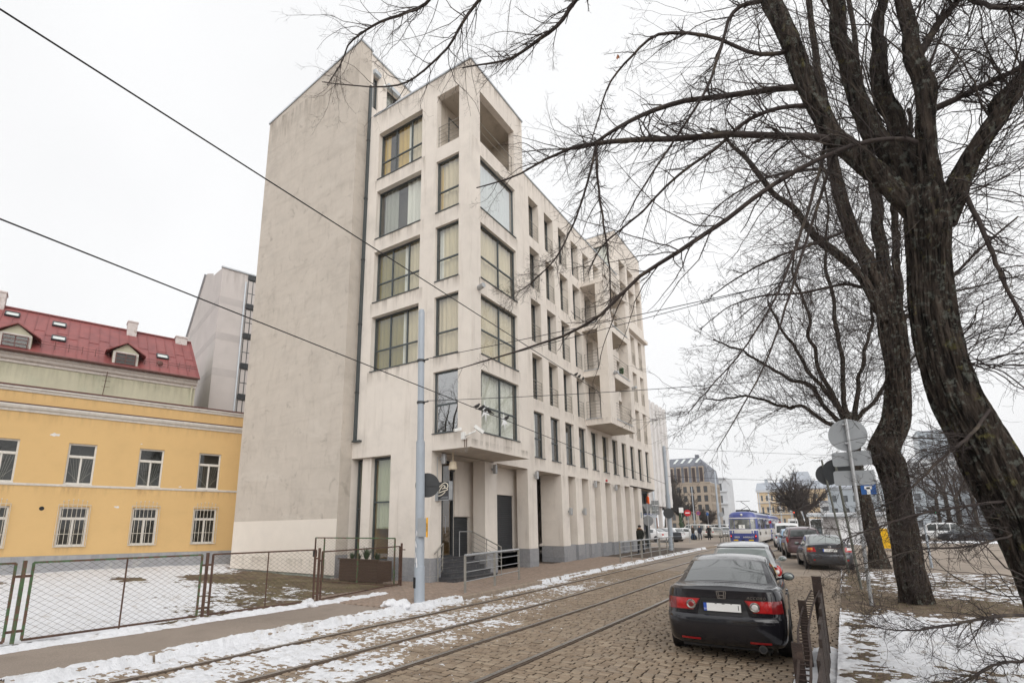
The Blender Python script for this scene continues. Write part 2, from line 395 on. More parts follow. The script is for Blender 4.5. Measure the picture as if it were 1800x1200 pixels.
# pavement beside the building: kerbstones, clay pavers, asphalt path
pav = MB()
pav.grid(lambda u, v: (-12.6+3.46*u, 9.6+33.4*v, .075+gzf(9.6+33.4*v)), 1, 34); pav.grid(lambda u, v: (-16.5+3.9*u, 13.6+29.4*v, .075+gzf(13.6+29.4*v)), 1, 30)
pavement = pav.build('pavement', M['bed']); tag(pavement, kind='structure')
path = MB(); path.grid(lambda u, v: (-11.62+2.5*u, -8+17.58*v, .085+.012*math.sin(v*40)*u), 6, 40)
tag(path.build('path', M['asphalt']), kind='structure')
far_pav = sheet('pavement', -12.0, -9.14, 43, 62, .315, M['asphalt']); tag(far_pav, kind='structure')
y = -6.0; i = 0
while y < 60:
    l = .98+RNG.uniform(-.1, .1); w = .15
    MB().bbox(-w/2, w/2, -l/2, l/2, -.12, .105+RNG.uniform(-.008, .008), .02).build('kerbstone', M['kerb'], pavement, loc=(-9.06+RNG.uniform(-.012, .012), y+l/2, gzf(y+l/2)), rz=RNG.uniform(-.01, .01))
    y += l+.012
vs = []; fs = []
pc = []; 
for a in np.arange(-16.3, -9.2, .105):
    off = .1 if int(round(a/.105)) % 2 else 0
    for b in np.arange(9.7, 30, .205):
        if a < -12.5 and b < 13.7: continue
        if a < -12.2 and b > 24: continue
        pc.append((a+.05, b+off))
pc = np.array(pc); k = len(pc)
Vp, Qp = sett_arrays(pc[:, 0], pc[:, 1], np.full(k, .097), np.full(k, .196), gz(pc[:, 1])+RNG.normal(0, .002, k)+.098+.02*(fbm(pc[:, 0]*.7, pc[:, 1]*.7, 2)-.5), RNG.normal(0, .012, k), RNG.normal(0, .012, k), RNG.uniform(-1, 1, (k, 4, 2))*.2)
Vp[:, 0:4, 2] = .05+gz(pc[:, 1])[:, None]
tag(obj('paver_field', np_mesh('paver_field', Vp.reshape(-1, 3), (Qp[None]+(np.arange(k)*12)[:, None, None]).reshape(-1, 4), M['paver'], False), pavement), kind='stuff')

# yard behind the fence and the tree verge: uneven soil
def terrain(name, x0, x1, y0, y1, step, hf, mat):
    nx = int((x1-x0)/step); ny = int((y1-y0)/step)
    X, Y = np.meshgrid(np.linspace(x0, x1, nx+1), np.linspace(y0, y1, ny+1), indexing='ij'); Z = hf(X, Y)
    V = np.stack([X, Y, Z], -1).reshape(-1, 3); I = np.arange((nx+1)*(ny+1)).reshape(nx+1, ny+1)
    F = np.stack([I[:-1, :-1], I[1:, :-1], I[1:, 1:], I[:-1, 1:]], -1).reshape(-1, 4)
    return obj(name, np_mesh(name, V, F, mat))
def yard_h(X, Y): return .06+.10*(fbm(X*.6, Y*.6, 4)-.5)+.18*np.clip((-14.5-X)/12, 0, 1)*np.clip((Y-5)/8, 0, 1)*.6+.03*(fbm(X*4, Y*4, 2)-.5)
def verge_h(X, Y): return gz(Y)+.05+.10*(fbm(X*.5+9, Y*.5, 4)-.5)+.04*(fbm(X*4, Y*4, 3)-.5)
tag(terrain('yard', -34, -11.5, -10, 18, .14, yard_h, M['soil']), kind='structure')
tag(terrain('verge', -.28, 9.6, -8, 27.3, .12, verge_h, M['soil_leaf']), kind='structure')

# snow: a sheet of its own height field, kept only where it stands above what it lies on
def snow_sheet(x0, x1, y0, y1, step, gh, sh, parent=None, name='snow'):
    nx = int((x1-x0)/step); ny = int((y1-y0)/step)
    X, Y = np.meshgrid(np.linspace(x0, x1, nx+1), np.linspace(y0, y1, ny+1), indexing='ij')
    G = gh(X, Y); S = sh(X, Y)
    Z = G+np.maximum(S, -.03); I = np.arange((nx+1)*(ny+1)).reshape(nx+1, ny+1)
    up = S > -.004; k = up[:-1, :-1] | up[1:, :-1] | up[1:, 1:] | up[:-1, 1:]
    F = np.stack([I[:-1, :-1], I[1:, :-1], I[1:, 1:], I[:-1, 1:]], -1)[k]
    V = np.stack([X, Y, Z], -1).reshape(-1, 3); used = np.unique(F); mp = np.zeros(len(V), int); mp[used] = np.arange(len(used))
    return tag(obj(name, np_mesh(name, V[used], mp[F], M['snow']), parent), kind='stuff')
def band(x, c, w): return np.exp(-((x-c)/w)**2)
def road_snow(X, Y):
    # thick along the kerb, thinner between the left rails, gone towards the parked cars; lies longest in the joints
    fade = np.clip((31-Y)/12, 0, 1)
    dens = .62*band(X, -8.75, .36)+.70*band(X, -7.5, .85)*np.clip((24-Y)/9, 0, 1)+0.66*band(X, -6.2, .62)*np.clip((14-Y)/7, 0, 1)+.22*np.clip((-5.0-X)/2, 0, 1)*np.clip((12-Y)/6, 0, 1)
    nz = fbm(X*2.6, Y*6.0, 5); n2 = fbm(X*.9+31, Y*.7, 3); n3 = fbm(X*16, Y*24, 2)
    s = (dens*fade*(.5+1.0*n2)-.70*nz-.09)*(.05)+.075*(n3-.5)
    for r in RAILS: s -= .10*np.exp(-((X-rail_x_np(r, Y))/.075)**2)
    return s
def rail_x_np(x0, Y): return x0+0*Y
snow_sheet(-9.0, -4.6, 2.5, 34, .035, lambda X, Y: -.022+gz(Y), road_snow)
def kerb_snow(X, Y):
    nz = fbm(X*4, Y*3, 4); n3 = fbm(X*14+3, Y*14, 3)
    d = 1.0*band(X, -9.05, .34)*np.where(Y < 12.3, 1, np.where(Y < 17, .25, .75))*np.where((Y > 28), .9, 1)
    return (d*(.32+.9*nz)-.48)*.085+.10*(n3-.5)*d
snow_sheet(-9.6, -8.6, 2.5, 44, .035, lambda X, Y: gz(Y)+np.where(X < -9.13, .088, np.where(X < -8.985, .10, -.01)), kerb_snow)
def fence_snow(X, Y):
    nz = fbm(X*4+7, Y*2.5, 4); d = band(X, -11.28, .26)*np.where(Y < 11.6, 1, 0)
    return (d*(.55+.7*nz)-.42)*.13+.08*(fbm(X*13, Y*13, 3)-.5)*d
snow_sheet(-11.62, -10.7, 2.5, 12, .03, lambda X, Y: .085+0*X, fence_snow)
def yard_snow(X, Y):
    # full cover to the near west, patchy towards the building and bare under its wall
    nz = fbm(X*2.2, Y*2.6, 5); n2 = fbm(X*.8+3, Y*.8+8, 3); n3 = fbm(X*7, Y*11, 3)
    t = np.clip((Y-(3.2+.62*(-11.5-X)))/4.6, 0, 1)          # 0 near the fence's west end, 1 by the building corner
    d = 1.0-.62*t-.45*np.clip((Y-11.0)/2.0, 0, 1)*np.clip((X+22)/3, 0, 1)
    d -= .6*np.exp(-(((X+22.6)/2.2)**2+((Y-9.4)/.8)**2))+.65*np.exp(-(((X+20.3)/1.8)**2+((Y-11.5)/.9)**2))+.6*np.exp(-(((X+25.6)/1.5)**2+((Y-6.2)/.5)**2))+.55*band(X, -11.65, .22)*(fbm(X*2, Y*1.3, 2) > .45)
    return (d*(.8+.5*n2)-.62*nz-.24)*.09+.075*(n3-.5)*np.clip(.25+1.4*t, 0, 1)
snow_sheet(-31, -11.6, 1.5, 15.5, .05, yard_h, yard_snow)
def verge_snow(X, Y):
    nz = fbm(X*2.6+40, Y*3.2, 5); n2 = fbm(X*.7+13, Y*.7, 3); n3 = .5*fbm(X*6, Y*13, 3)+.5*fbm(X*13+5, Y*24, 3)
    d = .86-.40*np.clip((Y-14.0)/2.2, 0, 1)-.55*np.exp(-(((X-1.3)/1.7)**2+((Y-17)/1.5)**2))-.5*np.exp(-(((X-1.9)/1.2)**2+((Y-8.8)/1.2)**2))-.35*band(X, .05, .28)
    return (d*(.7+.6*n2)-.70*nz-.26)*.08+.15*(n3-.5)
snow_sheet(-.30, 9.5, 3.5, 27, .04, verge_h, verge_snow)
# snow strip beside the near parked car
snow_sheet(-.85, -.25, 6.2, 11, .03, lambda X, Y: -.01+0*X, lambda X, Y: (band(X, -.45, .3)*(.6+.6*fbm(X*4, Y*4, 4))-.42+.25*np.clip((9.4-Y)/2, -1, .5))*.09+.015*(fbm(X*20, Y*20, 2)-.5))
# far snow: strips by the tram stop and at the side street
for nm, c, rx, ry, h in (('snow', (-4.2, 88), 2.6, 9, .25), ('snow', (1.5, 66), 3.5, 8, .2), ('snow', (14, 48), 6, 3, .2), ('snow', (-9.3, 52), .5, 6, .16), ('snow', (12, 70), 10, 2.2, .22), ('snow', (16, 34), 5, .5, .15)):
    mbs = MB(); mbs.grid(lambda u, v, c=c, rx=rx, ry=ry, h=h: (c[0]+rx*(u*2-1), c[1]+ry*(v*2-1), gzf(c[1])-.03+h*max(-.2, (1-(u*2-1)**2-(v*2-1)**2)-.9*(float(fbm(np.array(u*7+c[0]), np.array(v*7)))-.3))), 24, 24)
    tag(mbs.build('snow', M['snow'], smooth=True), kind='stuff')
def snow_lump(loc, r, h, seed):
    rr = np.random.default_rng(seed); mbs = MB()
    for i in range(16):
        a = rr.uniform(0, 6.28); d = r*math.sqrt(rr.random()); q = rr.uniform(.25, .5)*r*(1-.5*d/r)
        mbs.ball((loc[0]+d*math.cos(a), loc[1]+d*math.sin(a)*.7, loc[2]+h*(1-d/r)*rr.uniform(.2, .9)), q, 9, 7, sc=(1, 1, .62))
    o = mbs.build('snow_heap', M['snow'], smooth=True)
    md = o.modifiers.new('r', 'REMESH'); md.mode = 'VOXEL'; md.voxel_size = .03
    tx_ = bpy.data.textures.new('n', 'CLOUDS'); tx_.noise_scale = .08
    dm = o.modifiers.new('d', 'DISPLACE'); dm.texture = tx_; dm.strength = .07
    return o
tag(snow_lump((-9.35, 10.0, .1), .42, .25, 3), 'small heap of shovelled snow at the foot of the tram pole', 'snow heap')
tag(snow_lump((-11.2, 8.9, .1), .30, .22, 4), 'small heap of snow lying against the chain link fence', 'snow heap')

# dead winter grass in the yard and on the verge
def grass(name, pts, h, mat):
    k = len(pts); a = RNG.uniform(0, 6.28, k); L = RNG.uniform(.4, 1, k)*h; lean = RNG.uniform(.3, 1.2, k)*L
    d = np.stack([np.cos(a), np.sin(a)], 1); w = .007
    V = np.zeros((k, 3, 3)); V[:, 0, :2] = pts[:, :2]-w*d[:, ::-1]*[1, -1]; V[:, 1, :2] = pts[:, :2]+w*d[:, ::-1]*[1, -1]
    V[:, 0, 2] = V[:, 1, 2] = pts[:, 2]-.01; V[:, 2, :2] = pts[:, :2]+d*lean[:, None]; V[:, 2, 2] = pts[:, 2]+L*.6
    tag(obj(name, np_mesh(name, V.reshape(-1, 3), np.arange(k*3).reshape(-1, 3), mat, False)), kind='stuff')
gx = RNG.uniform(-20, -11.7, 26000); gy = RNG.uniform(5, 14, 26000); keep = (yard_snow(gx, gy) < .004) & (fbm(gx*.9, gy*.9, 3) > .42); gx = gx[keep]; gy = gy[keep]
grass('grass', np.stack([gx, gy, yard_h(gx, gy)], 1), .07, M['grass'])
gx = RNG.uniform(-.2, 7, 26000); gy = RNG.uniform(5, 24, 26000); keep = (verge_snow(gx, gy) < .006) & (fbm(gx*.9+5, gy*.9, 3) > .45); gx = gx[keep]; gy = gy[keep]
grass('grass', np.stack([gx, gy, verge_h(gx, gy)], 1), .07, M['grass'])
# ------------------------------------------------------------------ facades and windows
def frame_T(ox, oy, rz, oz=0.0): return Matrix.Translation((ox, oy, oz)) @ Matrix.Rotation(rz, 4, 'Z')
def facade(mb, u0, u1, z0, z1, ops, dflt=.3, mi=0, top=None):
    """wall face at depth 0 (outside is -y) with openings (ua,ub,za,zb[,depth]) and their reveals"""
    us = sorted({u0, u1, *[o[0] for o in ops], *[o[1] for o in ops]}); zs = sorted({z0, z1, *[o[2] for o in ops], *[o[3] for o in ops]})
    us = [u for u in us if u0-1e-6 <= u <= u1+1e-6]; zs = [z for z in zs if z0-1e-6 <= z <= z1+1e-6]
    for i in range(len(us)-1):
        for j in range(len(zs)-1):
            um = (us[i]+us[i+1])/2; zm = (zs[j]+zs[j+1])/2
            if any(o[0] < um < o[1] and o[2] < zm < o[3] for o in ops): continue
            mb.quad((us[i], 0, zs[j]), (us[i+1], 0, zs[j]), (us[i+1], 0, zs[j+1]), (us[i], 0, zs[j+1]), mi)
    for o in ops:
        a, b, c, d = o[:4]; D = o[4] if len(o) > 4 else dflt
        mb.quad((a, 0, c), (a, D, c), (a, D, d), (a, 0, d), mi); mb.quad((b, D, c), (b, 0, c), (b, 0, d), (b, D, d), mi)
        mb.quad((a, 0, d), (a, D, d), (b, D, d), (b, 0, d), mi); mb.quad((a, D, c), (a, 0, c), (b, 0, c), (b, D, c), mi)
def weld(me, dist=.0005):
    import bmesh
    bm = bmesh.new(); bm.from_mesh(me); bmesh.ops.remove_doubles(bm, verts=bm.verts, dist=dist); bm.to_mesh(me); bm.free(); return me

M['glass'] = glass_mat('window_glass', tint=(.86, .87, .82), ior=1.85)
M['glass_dark'] = glass_mat('tinted_window_glass', tint=(.68, .72, .67), ior=2.0)
M['glass_sky'] = glass_mat('mirror_window_glass', tint=(.7, .75, .74), ior=3.1)
M['glass_old'] = glass_mat('old_window_glass', tint=(.7, .72, .7), ior=1.5)
M['frame'] = pm('dark_grey_aluminium', (.075, .088, .092), .4, .08, 5, metal=.3)
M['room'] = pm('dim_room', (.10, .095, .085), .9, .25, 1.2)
M['room_warm'] = pm('ochre_room', (.32, .20, .07), .9, .15, 1.2)
def curtain_mat(n, c): return pm(n, c, .95, .08, 2.0, stretch=(6, 1, .4))
M['cur_olive'] = curtain_mat('olive_curtain', (.29, .245, .085)); M['cur_beige'] = curtain_mat('beige_curtain', (.74, .65, .48)); M['cur_white'] = curtain_mat('white_curtain', (.80, .80, .78))
M['cur_yellow'] = curtain_mat('ochre_curtain', (.62, .42, .10)); M['cur_grey'] = curtain_mat('grey_curtain', (.36, .37, .35)); M['cur_tan'] = curtain_mat('tan_blind', (.74, .64, .49)); M['cur_green'] = curtain_mat('green_blind', (.44, .47, .33))
M['lace'] = M['cur_white']

_wc = {}
def cached(key, fn):
    if key not in _wc: _wc[key] = fn()
    return _wc[key]
def window(parent, T, u0, u1, z0, z1, depth, mull=(), trans=(), fr=.06, fd=.07, mat=None, gmat=None, curtain=(), back='room', sill=True, bdepth=.55, world=True, name='window', pane_name='pane', tee=False):
    """one window: frame, one pane for each light, curtains and the dim room behind; mull/trans are fractions, curtain is (a,b,material[,z0frac])"""
    mat = mat or M['frame']; gmat = gmat or M['glass']; w = round(u1-u0, 3); h = round(z1-z0, 3)
    def mk():
        mb = MB()
        mb.box(0, fr, 0, fd, 0, h); mb.box(w-fr, w, 0, fd, 0, h); mb.box(fr, w-fr, 0, fd, 0, fr); mb.box(fr, w-fr, 0, fd, h-fr, h)
        for m_ in mull: mb.box(m_*w-fr/2, m_*w+fr/2, .004, fd-.004, fr, trans[0]*h-fr/2 if tee else h-fr)
        xs = [fr]+[v for m_ in mull for v in (m_*w-fr/2, m_*w+fr/2)]+[w-fr]
        for t_ in trans:
            if tee: mb.box(fr, w-fr, -.012, fd-.008, t_*h-fr*.7, t_*h+fr*.7); continue
            for i in range(0, len(xs), 2): mb.box(xs[i], xs[i+1], .008, fd-.008, t_*h-fr/2, t_*h+fr/2)
        return mb.mesh('window', mat)
    o = obj(name, cached(('w', w, h, mull, trans, fr, fd, mat.name, tee), mk), parent)
    L = T @ Matrix.Translation((u0, depth, z0))
    if world:
        pm_ = Matrix.LocRotScale(parent.location, parent.rotation_euler, parent.scale); o.matrix_parent_inverse = pm_.inverted()
    loc, rot, _s = L.decompose(); o.location = loc; o.rotation_euler = rot.to_euler()
    xs = [fr]+[v for m_ in mull for v in (m_*w-fr/2, m_*w+fr/2)]+[w-fr]; zs = [fr]+[v for t_ in trans for v in (t_*h-fr/2, t_*h+fr/2)]+[h-fr]
    for i in range(0, len(xs), 2):
        for j in range(0, len(zs), 2):
            a, b, c, d = xs[i], xs[i+1], zs[j], zs[j+1]
            if tee and j == 2:
                if i: continue
                b = xs[-1]
            def mkp(a=a, b=b, c=c, d=d): return MB().quad((a, fd*.5, c), (b, fd*.5, c), (b, fd*.5, d), (a, fd*.5, d)).mesh('pane', gmat)
            obj(pane_name, cached(('p', round(a, 3), round(b, 3), round(c, 3), round(d, 3), fd, gmat.name), mkp), o)
    for cu in curtain:
        a, b, cm = cu[:3]; zb = cu[3] if len(cu) > 3 else 0.0
        def mkc(a=a, b=b, cm=cm, zb=zb):
            mb = MB(); n = max(8, int((b-a)*w/.035)); ph = a*7
            mb.grid(lambda s, t: (fr*.6+(a+(b-a)*s)*(w-fr*1.2), fd+.10+.032*math.sin(s*n*.9+ph)+.02*math.sin(s*n*.37), zb*h+t*(h*(1-zb))), n, 1)
            return mb.mesh('curtain', cm, True)
        obj('curtain', cached(('c', w, h, a, b, cm.name, zb), mkc), o)
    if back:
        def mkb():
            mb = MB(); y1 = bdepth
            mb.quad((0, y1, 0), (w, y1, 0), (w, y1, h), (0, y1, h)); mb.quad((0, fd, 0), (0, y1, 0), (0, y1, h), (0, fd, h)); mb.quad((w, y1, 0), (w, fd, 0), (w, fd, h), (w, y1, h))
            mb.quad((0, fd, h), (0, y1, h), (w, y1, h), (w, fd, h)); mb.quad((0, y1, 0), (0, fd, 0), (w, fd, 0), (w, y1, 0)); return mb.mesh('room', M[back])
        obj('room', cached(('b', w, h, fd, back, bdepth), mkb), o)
    if sill:
        def mks(): return MB().box(-.012, w+.012, -depth-.035, .006, -.028, .004).mesh('sill', mat)
        obj('sill', cached(('s', w, round(depth, 3), mat.name), mks), o)
    return o
def grille_rail(parent, T, u0, u1, z0, h, depth=.05, n=5, world=True):
    """french-balcony railing: thin bars between two posts"""
    w = round(u1-u0, 3)
    def mk():
        mb = MB()
        for x in (.03, w-.03): mb.cyl((x, 0, 0), (x, 0, h), .012, 6)
        for k in range(n): z = h*(k+.6)/(n-.4+.0001); mb.cyl((.0, 0, z), (w, 0, z), .009 if k < n-1 else .016, 6)
        return mb.mesh('railing', M['steelw'])
    o = obj('railing', cached(('g', w, h, n), mk), parent)
    if world: o.matrix_parent_inverse = Matrix.LocRotScale(parent.location, parent.rotation_euler, parent.scale).inverted()
    loc, rot, _s = (T @ Matrix.Translation((u0, depth, z0))).decompose(); o.location = loc; o.rotation_euler = rot.to_euler(); return o

# ------------------------------------------------------------------ the pale apartment building
def streak_plaster(name, col, dirt, amt, vs=.35):
    """render with blotches and run-off stains that run down the wall"""
    m = pm(name, col, .9, .05, 1.3, .12, 90, col2=tuple(c*.86 for c in col), c2t=(.48, .75), c2s=.7, grain=.04, gscale=120); t = m.node_tree; b = t.nodes['Principled BSDF']
    tc = _n(t, 'ShaderNodeTexCoord'); mp = _n(t, 'ShaderNodeMapping'); mp.inputs['Scale'].default_value = (2.2, 2.2, vs*.5); t.links.new(tc.outputs['Object'], mp.inputs[0])
    n = _n(t, 'ShaderNodeTexNoise', Scale=1.6, Detail=7.0, Roughness=.65); t.links.new(mp.outputs[0], n.inputs['Vector'])
    r = _n(t, 'ShaderNodeMapRange', interpolation_type='SMOOTHSTEP'); r.inputs['From Min'].default_value = .5; r.inputs['From Max'].default_value = .82; r.inputs['To Max'].default_value = amt; t.links.new(n.outputs['Fac'], r.inputs['Value'])
    old = b.inputs['Base Color'].links[0].from_socket; mx = _n(t, 'ShaderNodeMixRGB'); t.links.new(r.outputs[0], mx.inputs['Fac']); t.links.new(old, mx.inputs['Color1']); mx.inputs['Color2'].default_value = (*dirt, 1)
    t.links.new(mx.outputs[0], b.inputs['Base Color']); return m
M['plaster'] = streak_plaster('cream_render', (.735, .675, .612), (.44, .385, .325), .62)
def blade_mat():
    """weathered board-marked render: blotches, slanting trowel streaks and dark runs near the edges"""
    m = streak_plaster('stained_grey_render', (.545, .49, .43), (.33, .285, .24), .55, 1.2); t = m.node_tree; b = t.nodes['Principled BSDF']; tc = _n(t, 'ShaderNodeTexCoord')
    for rot, sc, lo, hi, amt, col in ((.5, (.35, 1, 2.4), .49, .72, .36, (.36, .315, .27)), (-.25, (.5, 1, 1.3), .52, .72, .4, (.64, .59, .53)), (.1, (.12, 1, 5), .60, .74, .16, (.38, .335, .29)), (0, (1.6, 1, 1.6), .57, .70, .5, (.28, .245, .21))):
        mp = _n(t, 'ShaderNodeMapping'); mp.inputs['Scale'].default_value = sc; mp.inputs['Rotation'].default_value = (0, rot, 0); t.links.new(tc.outputs['Object'], mp.inputs[0])
        n = _n(t, 'ShaderNodeTexNoise', Scale=1.0, Detail=8.0, Roughness=.68, Distortion=.6); t.links.new(mp.outputs[0], n.inputs['Vector'])
        r = _n(t, 'ShaderNodeMapRange', interpolation_type='SMOOTHSTEP'); r.inputs['From Min'].default_value = lo; r.inputs['From Max'].default_value = hi; r.inputs['To Max'].default_value = amt; t.links.new(n.outputs['Fac'], r.inputs['Value'])
        old = b.inputs['Base Color'].links[0].from_socket; mx = _n(t, 'ShaderNodeMixRGB'); t.links.new(r.outputs[0], mx.inputs['Fac']); t.links.new(old, mx.inputs['Color1']); mx.inputs['Color2'].default_value = (*col, 1); t.links.new(mx.outputs[0], b.inputs['Base Color'])
    return m
M['blade'] = blade_mat()
M['blade2'] = pm('fresh_cream_paint', (.74, .68, .61), .85, .03, 2, .05, 80)
M['plinth'] = island_mat('grey_stone_plinth', [(.24, .245, .26), (.30, .30, .31), (.27, .27, .28)], rough=.6, bump=.08, bscale=50)
M['zinc'] = pm('zinc_coping', (.50, .535, .57), .45, .06, 3, metal=.25)
M['shutter'] = pm('anthracite_shutter', (.045, .048, .053), .55, .1, 4)
M['granite'] = pm('dark_granite', (.06, .06, .065), .5, .25, 12, col2=(.12, .115, .11), c2s=6)
M['concrete_soffit'] = pm('stained_soffit', (.52, .46, .39), .9, .1, 1.2, .1, 60, col2=(.36, .31, .25), c2t=(.5, .75), c2s=1.4)

BL = thing('apartment_building', 'pale cream six storey apartment block with a projecting corner bay and tall ground floor columns', 'building', (-12, 14.5, 0))
TF = frame_T(0, 14.5, 0)                      # street-end facade, u = X
TS = frame_T(-12, 0, math.pi/2)               # long street facade, u = Y
TB = frame_T(-10.27, 0, math.pi/2)            # side of the corner bay
TT = frame_T(0, 36.2, 0)                      # end tower, side facing the camera
def bpart(mb, name, mats, **k): return mb.build(name, mats, BL, world=True, **k)

ROWS = {2: (5.30, 7.62), 3: (8.23, 10.62), 4: (11.27, 13.6), 5: (14.24, 16.56), 6: (17.17, 19.52)}
COLS = [(22.35, 23.45), (24.17, 25.27), (25.97, 27.08), (27.77, 28.85), (29.58, 30.6), (31.35, 32.4), (33.12, 34.15), (34.98, 35.93), (36.74, 37.72), (38.5, 39.5), (40.3, 41.22)]
FRONT_W = (-15.37, -12.78); FRONT_N = (-11.98, -10.83); SIDE_B = (15.17, 17.9)
# --- walls
wall = MB(); wall.T = TF
ops = [(-15.37, -12.78, *ROWS[r], .24) for r in (3, 4, 5, 6)]
facade(wall, -16.2, -12, 0.0, 20.6, ops+[(-16.199, -14.02, .02, 4.70, .42)])
facade(wall, -12, -10.27, 4.68, 20.6, [(-11.98, -10.83, *ROWS[r], .16) for r in (2, 3, 4, 5)]+[(-11.98, -10.83, 17.2, 19.7, .28)])
wall.T = TB
facade(wall, 14.5, 18.65, 4.68, 20.6, [(15.17, 17.9, *ROWS[r], .16) for r in (2, 3, 4, 5)]+[(15.17, 17.9, 17.2, 19.58, .28)])
wall.T = TS
so = []
for i, c in enumerate(COLS):
    for r in (2, 3, 4, 5, 6):
        if r == 6 and i >= 8: continue
        if r in (3, 4, 5) and i in (4, 5): so.append((*c, ROWS[r][0]+.02, ROWS[r][1], .38)); continue
        so.append((*c, *ROWS[r], .2 if r == 2 else .4))
so += [(36.8, 38.3, 17.95, 22.3, 1.4), (38.72, 40.2, 17.95, 22.3, 1.4), (40.6, 41.85, 17.95, 22.3, 1.4)]
facade(wall, 18.65, 36.2, 4.65, 20.6, [o for o in so if o[0] < 36.2])
facade(wall, 36.2, 42.2, 4.75, 24.4, [o for o in so if o[0] > 36.2])
wall.T = TT
facade(wall, -16.2, -12, 20.6, 24.4, [(-15.6, -12.5, 21.0, 23.5, .15)])
wall.T = None
# returns, roof decks and unseen sides
wall.quad((-10.27, 18.65, 4.68), (-12, 18.65, 4.68), (-12, 18.65, 20.6), (-10.27, 18.65, 20.6))
wall.quad((-12, 42.2, 4.75), (-23.2, 42.2, .1), (-23.2, 42.2, 20.6), (-12, 42.2, 24.4))
wall.quad((-23.2, 42.2, 0), (-23.2, 14.5, 0), (-23.2, 14.5, 20.6), (-23.2, 42.2, 20.6))
wall.quad((-16.2, 36.2, 24.4), (-12, 36.2, 24.4), (-12, 42.2, 24.4), (-16.2, 42.2, 24.4))
wall.quad((-16.2, 42.2, 20.6), (-16.2, 36.2, 20.6), (-16.2, 36.2, 24.4), (-16.2, 42.2, 24.4))
wall.quad((-23.2, 14.5, 20.55), (-10.27, 14.5, 20.55), (-10.27, 18.65, 20.55), (-23.2, 18.65, 20.55))
wall.quad((-23.2, 18.65, 20.55), (-12, 18.65, 20.55), (-12, 42.2, 20.55), (-23.2, 42.2, 20.55))
weld_o = bpart(wall, 'wall', M['plaster']); weld(weld_o.data)
sof = MB()
sof.quad((-12.0, 14.5, 4.68), (-12, 18.65, 4.68), (-10.27, 18.65, 4.68), (-10.27, 14.5, 4.68))
sof.quad((-13.4, 14.9, 4.66), (-13.4, 26.2, 4.66), (-12, 26.2, 4.66), (-12, 14.9, 4.66)); sof.quad((-13.4, 26.2, 4.66), (-13.4, 42.2, 4.66), (-12, 42.2, 4.66), (-12, 26.2, 4.66))
bpart(sof, 'soffit', M['concrete_soffit'])
cop = MB()
def coping(x0, x1, y0, y1, z): cop.bbox(x0, x1, y0, y1, z, z+.085, .012)
coping(-15.75, -10.22, 14.45, 14.8, 20.6); coping(-10.57, -10.22, 14.8, 18.7, 20.6); coping(-12.3, -11.95, 18.7, 36.15, 20.6)
coping(-16.25, -11.95, 36.15, 36.5, 24.4); coping(-12.3, -11.95, 36.5, 42.25, 24.4); coping(-11.95, -10.57, 18.4, 18.7, 20.6)
bpart(cop, 'coping', M['zinc'])
# --- concrete side wall standing proud of the front
bl = MB(); bl.mi = 0
X0, X1, Y0, Y1 = -23.25, -16.2, 13.9, 14.62
zt = lambda x: 23.5+(x-X0)/(X1-X0)*1.13
bl.quad((X0, Y0, 2.25), (X1, Y0, 2.32), (X1, Y0, zt(X1)), (X0, Y0, zt(X0))); bl.quad((X1, Y0, .95), (X1, Y1, .95), (X1, Y1, zt(X1)), (X1, Y0, zt(X1)))
bl.quad((X0, Y1, -.3), (X0, Y0, -.3), (X0, Y0, zt(X0)), (X0, Y1, zt(X0))); bl.quad((X0, Y1, 0), (X1, Y1, 0), (X1, Y1, zt(X1)), (X0, Y1, zt(X0))); bl.quad((X0, Y0, zt(X0)), (X1, Y0, zt(X1)), (X1, Y1, zt(X1)), (X0, Y1, zt(X0)))
bl.quad((X0, Y0-.004, .2), (X1, Y0-.004, .2), (X1, Y0-.004, 2.32), (X0, Y0-.004, 2.25), 1); bl.quad((X0, Y0-.004, 2.25), (X1, Y0-.004, 2.32), (X1, Y0, 2.32), (X0, Y0, 2.25), 1)
bl.quad((X0, Y0-.004, .2), (X0, Y0+.05, .19), (X1, Y0+.05, .19), (X1, Y0-.004, .2), 1)
M['green_base'] = pm('mossy_concrete_base', (.30, .33, .29), .95, .2, 3, .4, 40, col2=(.42, .43, .40), c2s=4)
bl.quad((X0, Y0+.05, -.4), (X1, Y0+.05, -.4), (X1, Y0+.05, .2), (X0, Y0+.05, .2), 2)
bpart(bl, 'gable_wall', [M['blade'], M['blade2'], M['green_base']])
c2 = MB(); c2.prism([(X0-.05, zt(X0)), (X1+.06, zt(X1)), (X1+.06, zt(X1)+.09), (X0-.05, zt(X0)+.09)], Y0-.05, Y1+.04); bpart(c2, 'coping', M['zinc'])
# attic storey behind it
at = MB(); at.T = frame_T(-16.2, 0, math.pi/2)
facade(at, 14.62, 24, 20.55, 24.45, [(14.75, 15.1, 21.6, 23.45, .12), (15.68, 16.45, 21.6, 23.35, .12)])
at.T = None; at.quad((-23.2, 14.6, 24.45), (-16.2, 14.6, 24.45), (-16.2, 24, 24.45), (-23.2, 24, 24.45)); bpart(at, 'attic_wall', M['plaster'])
c3 = MB(); c3.bbox(-16.4, -16.14, 14.63, 24.05, 24.45, 24.54, .012); c3.box(-16.2, -16.05, 14.72, 15.13, 23.45, 23.66); c3.box(-16.2, -16.02, 15.62, 16.5, 23.35, 23.55); c3.box(-16.19, -16.12, 15.1, 17.9, 20.69, 21.1); bpart(c3, 'coping', M['zinc'])
TA = frame_T(-16.2, 0, math.pi/2)
for a, b in ((14.75, 15.1), (15.68, 16.45)): window(BL, TA, a, b, 21.6, 23.35, .1, fr=.05, sill=False, curtain=((0, 1, M['cur_grey']),))
